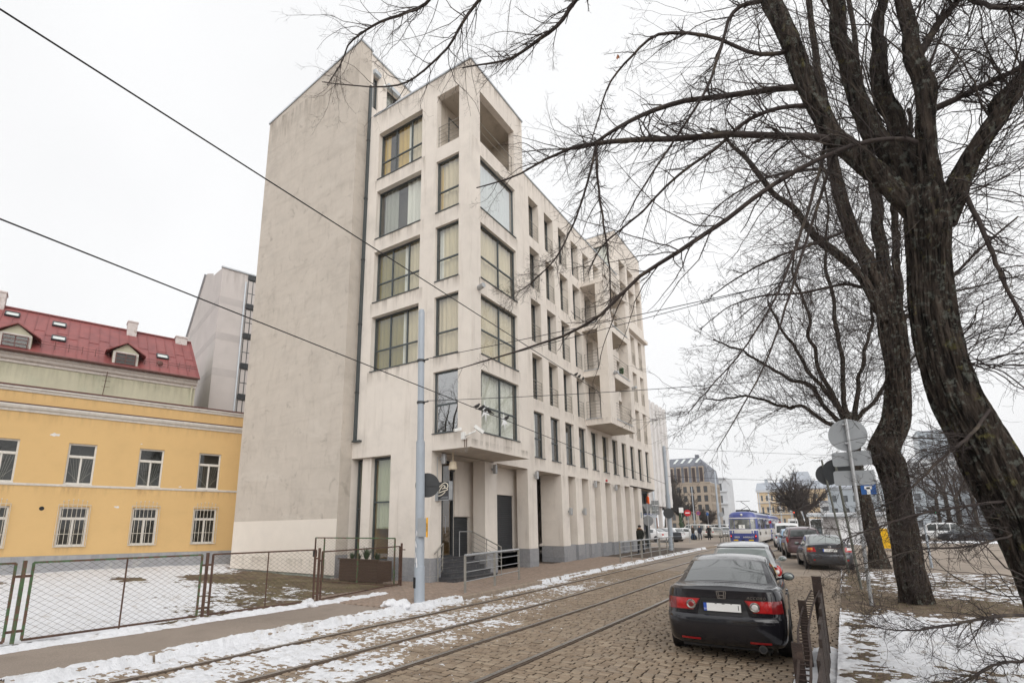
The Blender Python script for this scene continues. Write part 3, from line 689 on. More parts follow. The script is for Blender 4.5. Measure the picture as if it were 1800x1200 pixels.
al = MB(); al.ball((-16.1, 15.42, 23.2), .10, 10, 8); bpart(al, 'wall_lamp', M['cur_white'], smooth=True)
gut = MB(); gut.box(-16.05, -15.94, 14.38, 14.5, 5.42, 22.4); gut.box(-16.1, -15.65, 14.36, 14.5, 5.36, 5.42); bpart(gut, 'downpipe', M['frame'])
for z in (7.4, 10.4, 13.4, 16.4, 19.4): jb = MB(); jb.box(-16.065, -15.925, 14.365, 14.5, z, z+.06); bpart(jb, 'pipe_clip', M['dark'])

# --- windows of the front
cu_o, cu_b, cu_w, cu_y, cu_g, cu_t = M['cur_olive'], M['cur_beige'], M['cur_white'], M['cur_yellow'], M['cur_grey'], M['cur_tan']
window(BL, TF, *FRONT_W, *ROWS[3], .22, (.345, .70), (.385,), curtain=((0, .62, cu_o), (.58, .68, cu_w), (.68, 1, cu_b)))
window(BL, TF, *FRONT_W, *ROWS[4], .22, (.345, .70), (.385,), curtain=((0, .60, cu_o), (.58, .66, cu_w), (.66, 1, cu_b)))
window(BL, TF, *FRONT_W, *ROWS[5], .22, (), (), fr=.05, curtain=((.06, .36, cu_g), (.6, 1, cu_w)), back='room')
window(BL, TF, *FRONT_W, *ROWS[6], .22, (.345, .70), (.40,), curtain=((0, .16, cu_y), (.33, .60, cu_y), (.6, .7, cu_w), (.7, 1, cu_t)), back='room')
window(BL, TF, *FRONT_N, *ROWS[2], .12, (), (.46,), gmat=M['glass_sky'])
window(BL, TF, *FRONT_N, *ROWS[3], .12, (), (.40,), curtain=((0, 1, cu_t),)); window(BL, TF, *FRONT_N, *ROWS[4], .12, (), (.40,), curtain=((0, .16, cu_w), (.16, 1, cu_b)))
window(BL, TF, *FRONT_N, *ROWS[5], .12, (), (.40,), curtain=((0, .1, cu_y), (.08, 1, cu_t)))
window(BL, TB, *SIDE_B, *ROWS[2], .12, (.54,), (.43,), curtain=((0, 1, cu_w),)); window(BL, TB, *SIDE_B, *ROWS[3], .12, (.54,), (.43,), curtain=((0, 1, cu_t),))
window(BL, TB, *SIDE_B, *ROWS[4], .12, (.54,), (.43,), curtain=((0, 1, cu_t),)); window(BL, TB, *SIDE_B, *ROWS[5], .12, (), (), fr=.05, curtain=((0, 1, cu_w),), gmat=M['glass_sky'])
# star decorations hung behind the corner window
M['paper'] = pm('white_paper', (.85, .85, .86), .8, .03)
for y, z, s in ((15.62, 6.15, .42), (16.95, 6.0, .40)):
    st = MB(); pts = []
    for k in range(12): a = math.pi/2+k*math.pi/6+.2; r = s*(1 if k % 2 == 0 else .3); pts.append((y+r*math.cos(a)*.8, z+r*math.sin(a)))
    st.prism(pts, -10.40, -10.41, 'x'); bpart(st, 'paper_star', M['paper'])
# loggia at the top corner
lg = MB()
lg.box(-12.1, -10.55, 14.79, 18.35, 17.0, 17.19); lg.quad((-12.0, 14.75, 19.72), (-12.0, 18.4, 19.72), (-10.55, 18.4, 19.72), (-10.55, 14.75, 19.72)); lg.quad((-12.0, 14.77, 17.19), (-12.0, 18.4, 17.19), (-12, 18.4, 19.72), (-12, 14.77, 19.72)); lg.quad((-12, 18.38, 17.19), (-10.55, 18.38, 17.19), (-10.55, 18.38, 19.72), (-12, 18.38, 19.72))
bpart(lg, 'loggia', M['concrete_soffit'])
window(BL, frame_T(-11.985, 0, math.pi/2), 15.3, 17.2, 17.22, 19.3, .0, (.5,), (), sill=False, back=None, gmat=M['glass_dark'])
grille_rail(BL, TF, -11.98, -10.83, 17.2, 1.05, .12, 6); grille_rail(BL, TB, 15.17, 17.9, 17.2, 1.05, .12, 3)
# --- windows of the long facade
for i, c in enumerate(COLS):
    for r in (2, 3, 4, 5, 6):
        if r == 6 and i >= 8: continue
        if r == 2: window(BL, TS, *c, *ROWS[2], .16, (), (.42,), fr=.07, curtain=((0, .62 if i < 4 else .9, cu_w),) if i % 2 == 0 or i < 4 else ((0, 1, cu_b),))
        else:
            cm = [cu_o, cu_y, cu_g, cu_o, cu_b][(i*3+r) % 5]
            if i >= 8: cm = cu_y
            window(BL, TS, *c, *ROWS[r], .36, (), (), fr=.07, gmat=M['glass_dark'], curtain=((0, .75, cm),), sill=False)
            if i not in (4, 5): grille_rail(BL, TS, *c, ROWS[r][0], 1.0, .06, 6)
for a, b in ((36.8, 38.3), (38.72, 40.2), (40.6, 41.85)): window(BL, TS, a, b, 17.97, 21.4, 1.35, (.5,), (.6,), sill=False)
window(BL, TT, -15.6, -12.5, 21.0, 23.5, .1, (.33, .66), (), sill=False, curtain=((0, 1, cu_w),))
# --- balcony stack with its terrace
bs = MB(); XA, XB, YA, YB = -12.0, -10.43, 28.9, 33.3
bs.bbox(XA, XB, YA, YB, 7.85, 8.24, .01); bs.bbox(XA, XB+.03, YA-.03, YB+.03, 16.75, 17.02, .01)
for z0, z1 in ((8.24, 10.83), (11.22, 13.8), (14.24, 16.75)):
    bs.box(-11.0, XB, YA, 29.88, z0, z1); bs.box(-11.05, XB, 32.75, YB, z0, z1)
for z0 in (10.83, 13.8): bs.bbox(XA, XB, YA, YB, z0, z0+.41, .01)
bpart(bs, 'balcony', M['plaster'])
for z in (7.846, 10.826, 13.796): bpart(MB().quad((XA, YA+.02, z), (XA, YB-.02, z), (XB-.02, YB-.02, z), (XB-.02, YA+.02, z)), 'soffit', M['concrete_soffit'])
TSt = frame_T(0, 28.9, 0); TSs = frame_T(-10.43, 0, math.pi/2)
for z0 in (8.24, 11.24, 14.25):
    grille_rail(BL, TSt, -11.95, -11.0, z0, 1.05, .06, 6); grille_rail(BL, TSs, 29.9, 32.73, z0, 1.05, .06, 6)
    k = MB(); k.box(-11.97, -11.0, 28.86, 28.95, z0-.02, z0+.02); k.box(-10.5, -10.39, 29.88, 32.75, z0-.02, z0+.02); bpart(k, 'sill', M['zinc'])
tr_ = MB()
for p0, p1 in (((-11.9, 28.98), (-10.5, 28.98)), ((-10.5, 28.98), (-10.5, 33.25)), ((-10.5, 33.25), (-11.9, 33.25))):
    d = Vector((p1[0]-p0[0], p1[1]-p0[1], 0)); nseg = max(1, int(d.length/1.1))
    for q in range(nseg+1): x = p0[0]+d.x*q/nseg; y = p0[1]+d.y*q/nseg; tr_.cyl((x, y, 17.02), (x, y, 18.05), .016, 6)
    for z in (17.2, 17.4, 17.6, 17.8, 18.05): tr_.cyl((p0[0], p0[1], z), (p1[0], p1[1], z), .011 if z < 18 else .02, 6)
bpart(tr_, 'railing', M['steelw'])
ct = MB(); ct.bbox(-12, -11.72, 33.34, 42.25, 16.78, 17.02, .01); bpart(ct, 'cornice', M['plaster'])
pl = MB(); 
for k in range(70): a = RNG.uniform(0, 6.28); q = RNG.uniform(.02, .22); c = (-10.55+.1*math.cos(a), 31.6+q*math.sin(a), 11.55+RNG.uniform(-.05, .3)); pl.ball(c, .05, 5, 4)
M['leaf'] = pm('dark_green_leaf', (.035, .075, .03), .7, .4, 20)
bpart(pl, 'balcony_plant', M['leaf'])
# --- ground floor columns, niches and recessed wall
COLU = [(17.97, 18.88, .6), (21.6, 22.47, .62)]+[(25.22+1.815*k, 26.09+1.80*k, 1.25) for k in range(8)]
for i, (a, b, dp) in enumerate(COLU):
    g = gzf(a)+.08; zp = .98 if i < 3 else 1.0
    c = MB(); c.bbox(-12-dp, -12.0, a, b, zp, 4.66, .008); o = bpart(c, 'column', M['plaster'])
    # stone slabs round the foot: two courses on each visible face
    gx_ = .012
    for (u0, u1, f) in ((a, b, 's'), (-12-dp, -12, 'f')):
        nn = 2 if f == 's' else 2
        for q in range(nn):
            s0 = u0+(u1-u0)*q/nn; s1 = u0+(u1-u0)*(q+1)/nn
            for z0, z1 in ((g, g+.24), (g+.24, zp)):
                m = MB()
                if f == 's': m.box(-12.001, -11.985, s0+.003, s1-.003, z0+.003, z1-.003)
                else: m.box(s0+.003, s1-.003, a-.016, a+.001, z0+.003, z1-.003)
                bpart(m, 'plinth_slab', M['plinth'])
    c = MB(); c.box(-12-dp, -12.0, a, b, g-.2, zp); bpart(c, 'column_foot', M['granite'])
# back walls
bw = MB()
bw.box(-16.1, -12.0, 14.52, 15.1, -.05, 4.66) if False else None
bw.quad((-12.0, 14.5, 0), (-12.0, 15.1, 0), (-12.0, 15.1, 4.68), (-12.0, 14.5, 4.68)); bw.quad((-12, 15.1, 0), (-12.9, 15.1, 0), (-12.9, 15.1, 4.68), (-12, 15.1, 4.68))
bw.T = frame_T(-12.9, 0, math.pi/2)
facade(bw, 15.1, 23.0, 0, 4.68, [(16.2, 16.98, .8, 4.6, .05), (17.03, 18.1, .8, 2.38, .12), (20.25, 21.75, .8, 3.42, .14)])
bw.T = frame_T(-14.2, 0, math.pi/2); facade(bw, 23.0, 26.2, 0, 4.68, [])
bw.T = None
bw.quad((-12.9, 23.0, 0), (-14.2, 23, 0), (-14.2, 23, 4.68), (-12.9, 23, 4.68))
bw.T = frame_T(-13.2, 0, math.pi/2); facade(bw, 26.2, 38.7, 0, 4.68, [])
bw.T = None; bw.box(-12.9, -12.86, 17.05, 18.4, 2.4, 4.3)
bpart(bw, 'wall', M['plaster'])
niche = MB()
for k in range(7):
    y0 = 26.09+1.80*k+.02; y1 = 25.22+1.815*(k+1)-.02; g = gzf(y0)+.06
    for q in range(2): m = MB(); m.box(-12.35, -12.12, y0+(y1-y0)*q/2+.003, y0+(y1-y0)*(q+1)/2-.003, g, 1.02); bpart(m, 'plinth_slab', M['plinth'])
    window(BL, frame_T(-13.2, 0, math.pi/2), y0-.1, y1+.1, 1.2, 4.4, -.06, (), (.3,), sill=False)
# front wall plinth
for q in range(6):
    s0 = -14.02+q*(2.02/6); 
    for z0, z1 in ((.02, .30), (.30, .92)): m = MB(); m.box(s0+.003, s0+2.02/6-.003, 14.482, 14.5, z0+.003, z1-.003); bpart(m, 'plinth_slab', M['plinth'])
for q in range(2):
    for z0, z1 in ((.02, .30), (.30, .92)): m = MB(); m.box(-12.0, -11.984, 14.5+.3*q+.003, 14.8+.3*q-.003, z0+.003, z1-.003); bpart(m, 'plinth_slab', M['plinth'])
for z0, z1 in ((-.1, .30), (.30, .95)):
    m = MB(); m.box(-16.2, -16.18, 13.9, 14.5, z0, z1-.004); bpart(m, 'plinth_slab', M['plinth'])
# ground floor corner windows
window(BL, TF, -16.16, -15.72, .35, 4.62, .34, (), (.55,), fr=.06, curtain=((0, 1, M['cur_green'], .55),), sill=False, name='window')
window(BL, TF, -15.22, -14.04, .75, 4.66, .34, (), (.56,), fr=.07, curtain=((0, 1, M['cur_green'], .30),), sill=False, back='room_warm', bdepth=1.2)
cm_ = MB(); cm_.box(-15.72, -15.22, 14.66, 14.95, .02, 4.69); cm_.box(-15.22, -14.04, 14.66, 14.9, .02, .75); bpart(cm_, 'pier', M['plaster'])
# entrance: glazed door, shutters, steps
M['door_glass'] = glass_mat('door_glass', tint=(.7, .7, .66), ior=1.9)
TD = frame_T(-12.9, 0, math.pi/2)
d = window(BL, TD, 16.2, 16.98, .82, 4.58, -.02, (), (.61,), fr=.09, fd=.1, mat=M['dark'], gmat=M['door_glass'], sill=False, name='door', back='room_warm')
hd = MB(); hd.tube([(-12.86, 16.36, 1.75), (-12.80, 16.36, 1.75), (-12.80, 16.36, 2.4), (-12.86, 16.36, 2.4)], .014, 6); bpart(hd, 'door_handle', M['steel'])
for nm, y0, y1, z0, z1 in (('shutter', 17.03, 18.1, .8, 2.38), ('shutter', 20.25, 21.75, .8, 3.42)):
    m = MB(); z = z0
    while z < z1-.01: h = min(.095, z1-z); m.bbox(-13.03, -12.985, y0, y1, z+.004, z+h-.002, .012); z += .095
    m.box(-13.06, -13.03, y0, y1, z0, z1); bpart(m, nm, M['shutter'])
sy = [(-11.28, 14.95, 17.7), (-11.62, 15.12, 17.75), (-11.95, 15.14, 17.8), (-12.22, 15.14, 17.85), (-12.5, 15.14, 17.9)]
for k, (xf, ya, yb) in enumerate(sy):
    z1 = .10+.15*(k+1)
    m = MB(); m.bbox(-12.9, xf, ya if k < 1 else ya-.0, yb, z1-.15-(.1 if k == 0 else 0), z1-.035, .006); m.bbox(-12.9, xf+.03, ya, yb+.02, z1-.035, z1, .008)
    bpart(m, 'step', M['granite'])
ld = MB(); ld.box(-12.9, -12.62, 15.14, 21.6, 0, .845); ld.box(-12.88, -12.62, 18.9, 21.58, .02, .86); bpart(ld, 'landing', M['granite'])
# passage between the columns: low stone wall and hand rail
for q in range(4): m = MB(); m.box(-14.2, -13.9, 23.02+.78*q, 23.02+.78*q+.77, .05, 1.0); bpart(m, 'plinth_slab', M['plinth'])
hr = MB(); hr.tube([(-13.6, 22.8, 1.45), (-13.6, 25.1, 1.15)], .022, 8); hr.cyl((-13.6, 23.2, .1), (-13.6, 23.2, 1.4), .016, 6); bpart(hr, 'handrail', M['steelw'])
# overhang at the far end with a glazed entrance behind
ge = MB(); ge.T = frame_T(-12.6, 0, math.pi/2)
facade(ge, 38.7, 42.2, 0, 4.7, [(39.0, 41.9, .4, 2.6, .2), (39.0, 41.9, 2.8, 4.5, .2)]); ge.T = None; bpart(ge, 'entrance_wall', M['frame'])
window(BL, frame_T(-12.6, 0, math.pi/2), 39.0, 41.9, 2.8, 4.5, .1, (.33, .66), (), sill=False); window(BL, frame_T(-12.6, 0, math.pi/2), 39.0, 41.9, .4, 2.6, .1, (.33, .66), (), sill=False)

# --- fittings on the building, each its own part
def wall_lamp(x, y, z): m = MB(); m.bbox(x-.02, x+.14, y-.07, y+.07, z-.19, z+.19, .02); m.box(x-.1, x-.02, y-.04, y+.04, z-.05, z+.05); bpart(m, 'wall_lamp', M['steel'])
for x, y, z in ((-11.9, 18.5, 4.35), (-11.9, 22.2, 4.38), (-11.9, 25.9, 2.75), (-11.9, 27.75, 2.78), (-11.9, 29.5, 4.4), (-11.9, 32.95, 4.4), (-11.85, 14.95, 4.42)): wall_lamp(x, y, z)
for x, y, z in ((-10.24, 15.0, 10.75), (-11.96, 20.9, 11.4), (-10.38, 29.75, 11.05), (-10.4, 33.15, 10.85)):
    m = MB(); m.cyl((x-.02, y, z), (x+.26, y-.06, z+.03), .10, 12); bpart(m, 'flood_lamp', M['steel'], smooth=True)
cc = MB(); cc.box(-10.6, -10.45, 14.38, 14.5, 4.95, 5.2); cc.tube([(-10.5, 14.44, 5.05), (-10.2, 14.3, 5.08), (-10.0, 14.45, 5.2)], .025, 6); cc.beam((-10.62, 14.42, 5.33), (-10.74, 14.18, 5.25), .10, .10); cc.beam((-10.05, 14.42, 5.36), (-9.85, 14.66, 5.15), .10, .11); bpart(cc, 'security_camera', M['cur_white'])
cb = MB(); cb.tube([(-10.5, 14.46, 4.98), (-10.5, 14.46, 4.68)], .012, 5); cb.tube([(-10.42, 14.46, 4.98), (-10.42, 14.46, 4.68)], .012, 5); bpart(cb, 'cable', M['rust'])
M['ice'] = glass_mat('ice', (.95, .97, 1), 1.4, .1)
ic = MB()
for x, y, l in ((-10.95, 14.55, .42), (-10.7, 14.53, .2), (-10.5, 14.52, .22), (-10.44, 14.52, .26), (-10.6, 14.55, .15), (-11.15, 14.55, .12)): ic.tube([(x, y, 4.68), (x, y, 4.68-l)], [.018, .003], 6)
bpart(ic, 'icicle', M['ice'])
dm = MB(); dm.cyl((-11.6, 15.25, 4.66), (-11.6, 15.25, 4.32), .022, 8); dm.lathe([(.10, 4.34), (.13, 4.30), (.165, 4.08), (.16, 4.04), (.10, 4.02)], (-11.6, 15.25, 0), 16); dm.ball((-11.6, 15.25, 4.03), .09, 12, 8, 1); bpart(dm, 'dome_camera', [M['cur_tan'], M['dark']], smooth=True)
M['boxgrey'] = pm('grey_box', (.34, .36, .38), .5)
eb = MB(); eb.box(-12.02, -11.93, 14.72, 14.82, 2.9, 3.5); eb.tube([(-11.97, 14.8, 3.5), (-11.97, 14.8, 4.5)], .012, 5); bpart(eb, 'cable_box', M['boxgrey'])
np_ = MB(); np_.box(-11.995, -11.985, 38.15, 38.45, 2.55, 2.95); bpart(np_, 'number_plate', M['boxgrey'])
rd = MB(); rd.box(-12, -11.94, 31.6, 31.8, 4.72, 4.84); bpart(rd, 'alarm_box', pm('red_plastic', (.45, .03, .03), .5))
# stair rails
def stair_rail(y, xs):
    m = MB(); z0 = .3
    pts = [(xs[0], y, .25+.95), (xs[1], y, .85+.95)]
    m.tube(pts, .024, 8); m.cyl((xs[0]-.02, y, .12), (xs[0]-.02, y, 1.2), .02, 8); m.cyl((xs[1]+.0, y, .8), (xs[1], y, 1.8), .02, 8); m.cyl(((xs[0]+xs[1])/2, y, .45), ((xs[0]+xs[1])/2, y, 1.5), .018, 8)
    for k in range(1, 5): m.tube([(xs[0], y, .25+.19*k), (xs[1], y, .85+.19*k)], .009, 6)
    bpart(m, 'stair_railing', M['steelw'])
stair_rail(17.75, (-11.1, -12.5))
m = MB(); a_ = on_y(764, 973, 14.62); b_ = on_y(779, 955, 15.14); m.tube([a_, b_], .026, 8); f0 = Vector((a_.x+.06, 14.75, .12)); f1 = Vector((b_.x, 15.12, .6)); m.cyl(f0, a_.lerp(b_, .35), .017, 6); m.cyl(f1, b_, .017, 6)
for k in range(4):
    q0 = f0.lerp(a_.lerp(b_, .35), .15+.2*k); q1 = f1.lerp(b_, .15+.2*k); mid_ = q0.lerp(q1, .5)+Vector((.16, -.1, .02)); m.tube([q0, mid_, q1], .011, 6)
bpart(m, 'stair_railing', M['steelw'])
m = MB(); m.tube([(-12.5, 17.75, 1.8), (-12.55, 16.95, 1.8)], .02, 8); m.cyl((-12.55, 16.95, .8), (-12.55, 16.95, 1.8), .018, 8); bpart(m, 'stair_railing', M['steel'])

# rain streaks that run down from sills, coping and the bay edge
_sc = {}
def stain_mat(h, col, amt):
    k = (round(h, 2), col, amt)
    if k in _sc: return _sc[k]
    m = bpy.data.materials.new('rain_streak'); m.use_nodes = True; t = m.node_tree; b = t.nodes['Principled BSDF']; b.inputs['Base Color'].default_value = (*col, 1); b.inputs['Roughness'].default_value = .95
    tc = _n(t, 'ShaderNodeTexCoord'); sx_ = _n(t, 'ShaderNodeSeparateXYZ'); t.links.new(tc.outputs['Object'], sx_.inputs[0]); gi = _n(t, 'ShaderNodeNewGeometry'); mp = _n(t, 'ShaderNodeMapping'); mp.inputs['Scale'].default_value = (5, 5, .5); t.links.new(gi.outputs['Position'], mp.inputs[0])
    n = _n(t, 'ShaderNodeTexNoise', Scale=1.0, Detail=6.0, Roughness=.6); t.links.new(mp.outputs[0], n.inputs['Vector'])
    g = _n(t, 'ShaderNodeMapRange'); g.inputs['From Min'].default_value = -h; g.inputs['From Max'].default_value = 0; t.links.new(sx_.outputs['Z'], g.inputs['Value'])
    r = _n(t, 'ShaderNodeMapRange', interpolation_type='SMOOTHSTEP'); r.inputs['From Min'].default_value = .38; r.inputs['From Max'].default_value = .80; r.inputs['To Max'].default_value = amt*.62; t.links.new(n.outputs['Fac'], r.inputs['Value'])
    mu_ = _n(t, 'ShaderNodeMath', operation='MULTIPLY'); t.links.new(g.outputs[0], mu_.inputs[0]); t.links.new(r.outputs[0], mu_.inputs[1]); t.links.new(mu_.outputs[0], b.inputs['Alpha']); _sc[k] = m; return m
def stain(par, T, u0, u1, z, h, col=(.30, .255, .21), amt=.8, world=True):
    w = u1-u0; o = obj('rain_streak', MB().grid(lambda u, v: (w*u, 0, -h*v), 1, 1).mesh('rain_streak', stain_mat(h, col, amt)), par)
    if world: o.matrix_parent_inverse = Matrix.LocRotScale(par.location, par.rotation_euler, par.scale).inverted()
    loc, rot, _s = (T @ Matrix.Translation((u0, -.003, z))).decompose(); o.location = loc; o.rotation_euler = rot.to_euler()
for r in (3, 4, 5, 6): stain(BL, TF, -15.5, -12.6, ROWS[r][0]-.03, .62)
for r in (2, 3, 4, 5): stain(BL, TF, -12.0, -10.75, ROWS[r][0]-.03, .5); stain(BL, TB, 15.05, 18.05, ROWS[r][0]-.03, .58 if r > 2 else .5, amt=1.0)
stain(BL, TB, 14.52, 18.6, 17.15, .6); stain(BL, TB, 14.52, 18.64, 20.58, .8); stain(BL, TF, -15.7, -10.3, 20.58, .7); stain(BL, TS, 18.7, 36.1, 20.58, .7); stain(BL, TB, 14.55, 18.6, 4.98, .28, (.22, .18, .14), 1.0)
for c in COLS:
    for r in (2, 3, 4, 5): stain(BL, TS, c[0]-.06, c[1]+.06, ROWS[r][0]-.03, .45)
stain(BL, frame_T(0, 13.9, 0), -23.2, -16.25, 23.5, 2.2, (.27, .23, .19), .8); stain(BL, frame_T(0, 13.895, 0), -23.2, -16.25, .75, .5, (.38, .34, .29), .7)
stain(BL, frame_T(0, 28.9, 0), -11.98, -10.45, 8.22, .36); stain(BL, frame_T(-10.43, 0, math.pi/2), 28.95, 33.25, 8.22, .36); stain(BL, frame_T(-10.40, 0, math.pi/2), 28.95, 33.25, 16.98, .22)
for q in range(8): stain(BL, TS, COLU[q+2][0]+.02, COLU[q+2][1]-.02, 4.62, .7)

# projecting company sign: anthracite box with pale tube letters
SG = thing('hanging_sign', 'anthracite square sign with a pale looped letter mark beside the entrance', 'sign', (-11.75, 14.9, 3.26))
M['sign_face'] = pm('anthracite_sign_face', (.05, .05, .055), .5, .05); M['sign_tube'] = pm('cream_letter', (.86, .80, .68), .4, .03)
m = MB(); m.box(-.30, .30, -.06, .06, -.31, .31); m.build('panel', M['sign_face'], SG)
m = MB(); m.box(.305, .34, -.09, .09, -.33, .33); m.box(-.32, .34, -.07, .09, -.345, -.315); m.build('edge_trim', M['steel'], SG)
m = MB(); m.box(-.43, -.3, -.02, .02, -.05, .0); m.build('bracket', M['steel'], SG)
def sgp(x, y): return ((x-400)/420*.58, -.075, -(y-640)/560*.62)
m = MB()
loops = [[(560, 555), (585, 500), (560, 430), (490, 395), (400, 430), (300, 520), (225, 620), (205, 680)],
         [(295, 655), (345, 570), (390, 500), (430, 480), (480, 490), (485, 530), (450, 565), (390, 585), (460, 565), (530, 570), (572, 600), (545, 635), (450, 655), (340, 690), (230, 715), (170, 735)],
         [(205, 745), (235, 790), (300, 805), (380, 780), (450, 730), (495, 685)]]
for lp in loops:
    P = [Vector(sgp(*q)) for q in lp]; S = []
    for i in range(len(P)-1):
        p0 = P[max(i-1, 0)]; p1 = P[i]; p2 = P[i+1]; p3 = P[min(i+2, len(P)-1)]
        for q in range(5): t = q/5; S.append(.5*((2*p1)+(p2-p0)*t+(2*p0-5*p1+4*p2-p3)*t*t+(3*p1-p0-3*p2+p3)*t**3))
    S.append(P[-1]); m.tube(S, .0165, 6)
m.build('letter_mark', M['sign_tube'], SG, smooth=True)
m = MB()
for r_ in range(2):
    x = -.08+.06*(1-r_)
    while x < .24: w = RNG.uniform(.012, .03); m.box(x, x+w, -.064, -.06, -.235-.035*r_, -.217-.035*r_); x += w+.009
m.build('small_print', M['boxgrey'], SG)
# ------------------------------------------------------------------ yellow office house with barred windows (own axes)
YA_ = math.atan2(.9608, .2772); YO = Vector((-28.2, 9.77, 0))
def yb_part(mb, name, mats, par, **k): return mb.build(name, mats, par, **k)
I4 = Matrix.Identity(4)
M['yellow'] = pm('ochre_render', (.65, .435, .195), .9, .06, .8, .1, 60, col2=(.57, .38, .17), c2t=(.5, .8), c2s=.8, grain=.04)
M['trim'] = pm('weathered_white_trim', (.62, .585, .54), .85, .12, 5, .2, 40, col2=(.45, .41, .36), c2t=(.55, .75), c2s=4)
M['greyplinth'] = pm('grey_painted_plinth', (.33, .335, .35), .9, .08, 2, .1, 50, col2=(.42, .41, .40), c2t=(.5, .7), c2s=1.5)
M['whitewood'] = pm('old_white_window_wood', (.66, .63, .58), .7, .12, 12, .15, 40)
M['tin'] = pm('brown_red_tin', (.13, .055, .045), .6, .2, 6)
M['bars'] = pm('pale_iron_bars', (.58, .54, .46), .6, .15, 12)
M['patch'] = pm('bare_plaster_patch', (.68, .66, .64), .9, .1, 10)
YB = thing('office_house', 'two storey ochre yellow house with white cornices and barred ground floor windows', 'building', YO, YA_)
WS = [-5.55, -2.89-.94, -1.0, 1.72, 4.33]       # left edges of window bays
WS = [-6.4, -3.72, -1.0, 1.72, 4.33]
w = MB()
ops = [(a, a+1.04, 3.93, 5.77, .12) for a in WS]+[(a+.02, a+1.08, 1.22, 2.93, .1) for a in WS]
facade(w, -8, 8.3, .83, 7.2, ops); w.quad((-8, 0, 7.2), (8.3, 0, 7.2), (8.3, 0, 8.1), (-8, 0, 8.1)); w.quad((8.3, 0, -.2), (8.3, 3, -.2), (8.3, 3, 8.1), (8.3, 0, 8.1)); weld(yb_part(w, 'wall', M['yellow'], YB).data)
m = MB(); m.box(-8, 8.32, -.05, .0, -.3, .83); m.quad((-8, -.05, .83), (8.32, -.05, .83), (8.32, 0, .84), (-8, 0, .84)); yb_part(m, 'plinth', M['greyplinth'], YB)
def molding(name, z, prof, par, s0=-8, s1=8.3, mat=None):
    mm_ = MB(); mm_.T = Matrix.Rotation(0, 4, 'Z'); mm_.prism([(-d, z+h) for d, h in prof]+[(.02, z+prof[-1][1]), (.02, z+prof[0][1])], s0, s1, 'x'); return yb_part(mm_, name, mat or M['trim'], par)
molding('string_course', 3.80, [(0, 0), (.05, .02), (.06, .09), (.0, .11)], YB)
molding('cornice', 6.98, [(0, 0), (.05, .0), (.06, .08), (.16, .14), (.20, .22), (.20, .29), (0, .31)], YB)
molding('tin_flashing', 7.29, [(0, 0), (.22, .0), (.22, .03), (0, .06)], YB, mat=M['tin'])
molding('parapet_cornice', 7.86, [(0, 0), (.05, .0), (.08, .10), (.14, .13), (.14, .20), (0, .21)], YB)
molding('tin_flashing', 8.07, [(-.6, 0.02), (.17, .0), (.17, .035), (-.6, .1)], YB, mat=M['tin'])
for i, a in enumerate(WS):
    window(YB, I4, a, a+1.04, 3.93, 5.77, .1, (.5,), (.68,), fr=.075, fd=.06, mat=M['whitewood'], curtain=(), back='room', sill=True, world=False, gmat=M['glass_old'], tee=True)
    window(YB, I4, a+.02, a+1.08, 1.22, 2.93, .08, (.5,), (.70,), fr=.08, fd=.06, mat=M['whitewood'], back='room', sill=True, world=False, gmat=M['glass_old'], tee=True)
    # projecting grille with spear tops on the ground floor
    g = MB(); x0, x1, yy = a-.02, a+1.12, -.1
    for k in range(8): x = x0+(x1-x0)*k/7; g.cyl((x, yy, 1.2), (x, yy, 3.03 if k in (0, 7) else 3.02), .012, 5)
    for z in (1.2, 1.75, 3.02): g.cyl((x0, yy, z), (x1, yy, z), .013, 5)
    for x in (x0, x1): g.cyl((x, yy, 1.25), (x, 0, 1.25), .01, 5); g.cyl((x, yy, 2.95), (x, 0, 2.95), .01, 5)
    for k in range(6): x = x0+(x1-x0)*(k+.9)/6.8; h = .13+.07*math.sin(math.pi*k/5); g.cyl((x, yy, 3.02), (x, yy-.03, 3.02+h), .008, 5); g.ball((x, yy-.03, 3.04+h), .028, 6, 4)
    yb_part(g, 'window_grille', M['bars'], YB)
    # fan shaped grille inside the upper windows
    g = MB(); yy = .16; cx_, cz_ = a+.52, 4.5
    for q in (-1, 1):
        for k in range(4): g.cyl((cx_+q*.05*k, yy, 4.02), (cx_+q*(.08+.11*k), yy, 5.1), .004, 4)
        g.cyl((cx_, yy, 4.02), (cx_+q*.42, yy, 4.5), .006, 4)
    g.cyl((a+.06, yy-.1, 5.12), (a+.98, yy-.1, 5.12), .012, 5); yb_part(g, 'inner_grille', M['bars'], YB)
def blot(s, z, r, seed):
    rr = np.random.default_rng(seed); pts = []
    for k in range(11): a = 2*math.pi*k/11; q = r*rr.uniform(.5, 1.1); pts.append((s+q*math.cos(a)*1.25, z+q*math.sin(a)*.55))
    m = MB(); m.prism(pts, -.004, .002); yb_part(m, 'plaster_patch', M['patch'], YB)
blot(-1.55, 6.08, .16, 1); blot(1.1, 2.95, .11, 2); blot(1.75, 5.98, .05, 3); blot(3.6, 4.0, .06, 4)
m = MB(); m.lathe([(.09, -.006), (.085, .01), (.07, .012)], (-1.59, 0, 2.84), 14, 'y'); yb_part(m, 'vent_hole', M['black'], YB)
m = MB(); m.box(-8, 8.3, 0, 9, 7.9, 7.95); yb_part(m, 'flat_roof', M['tin'], YB)

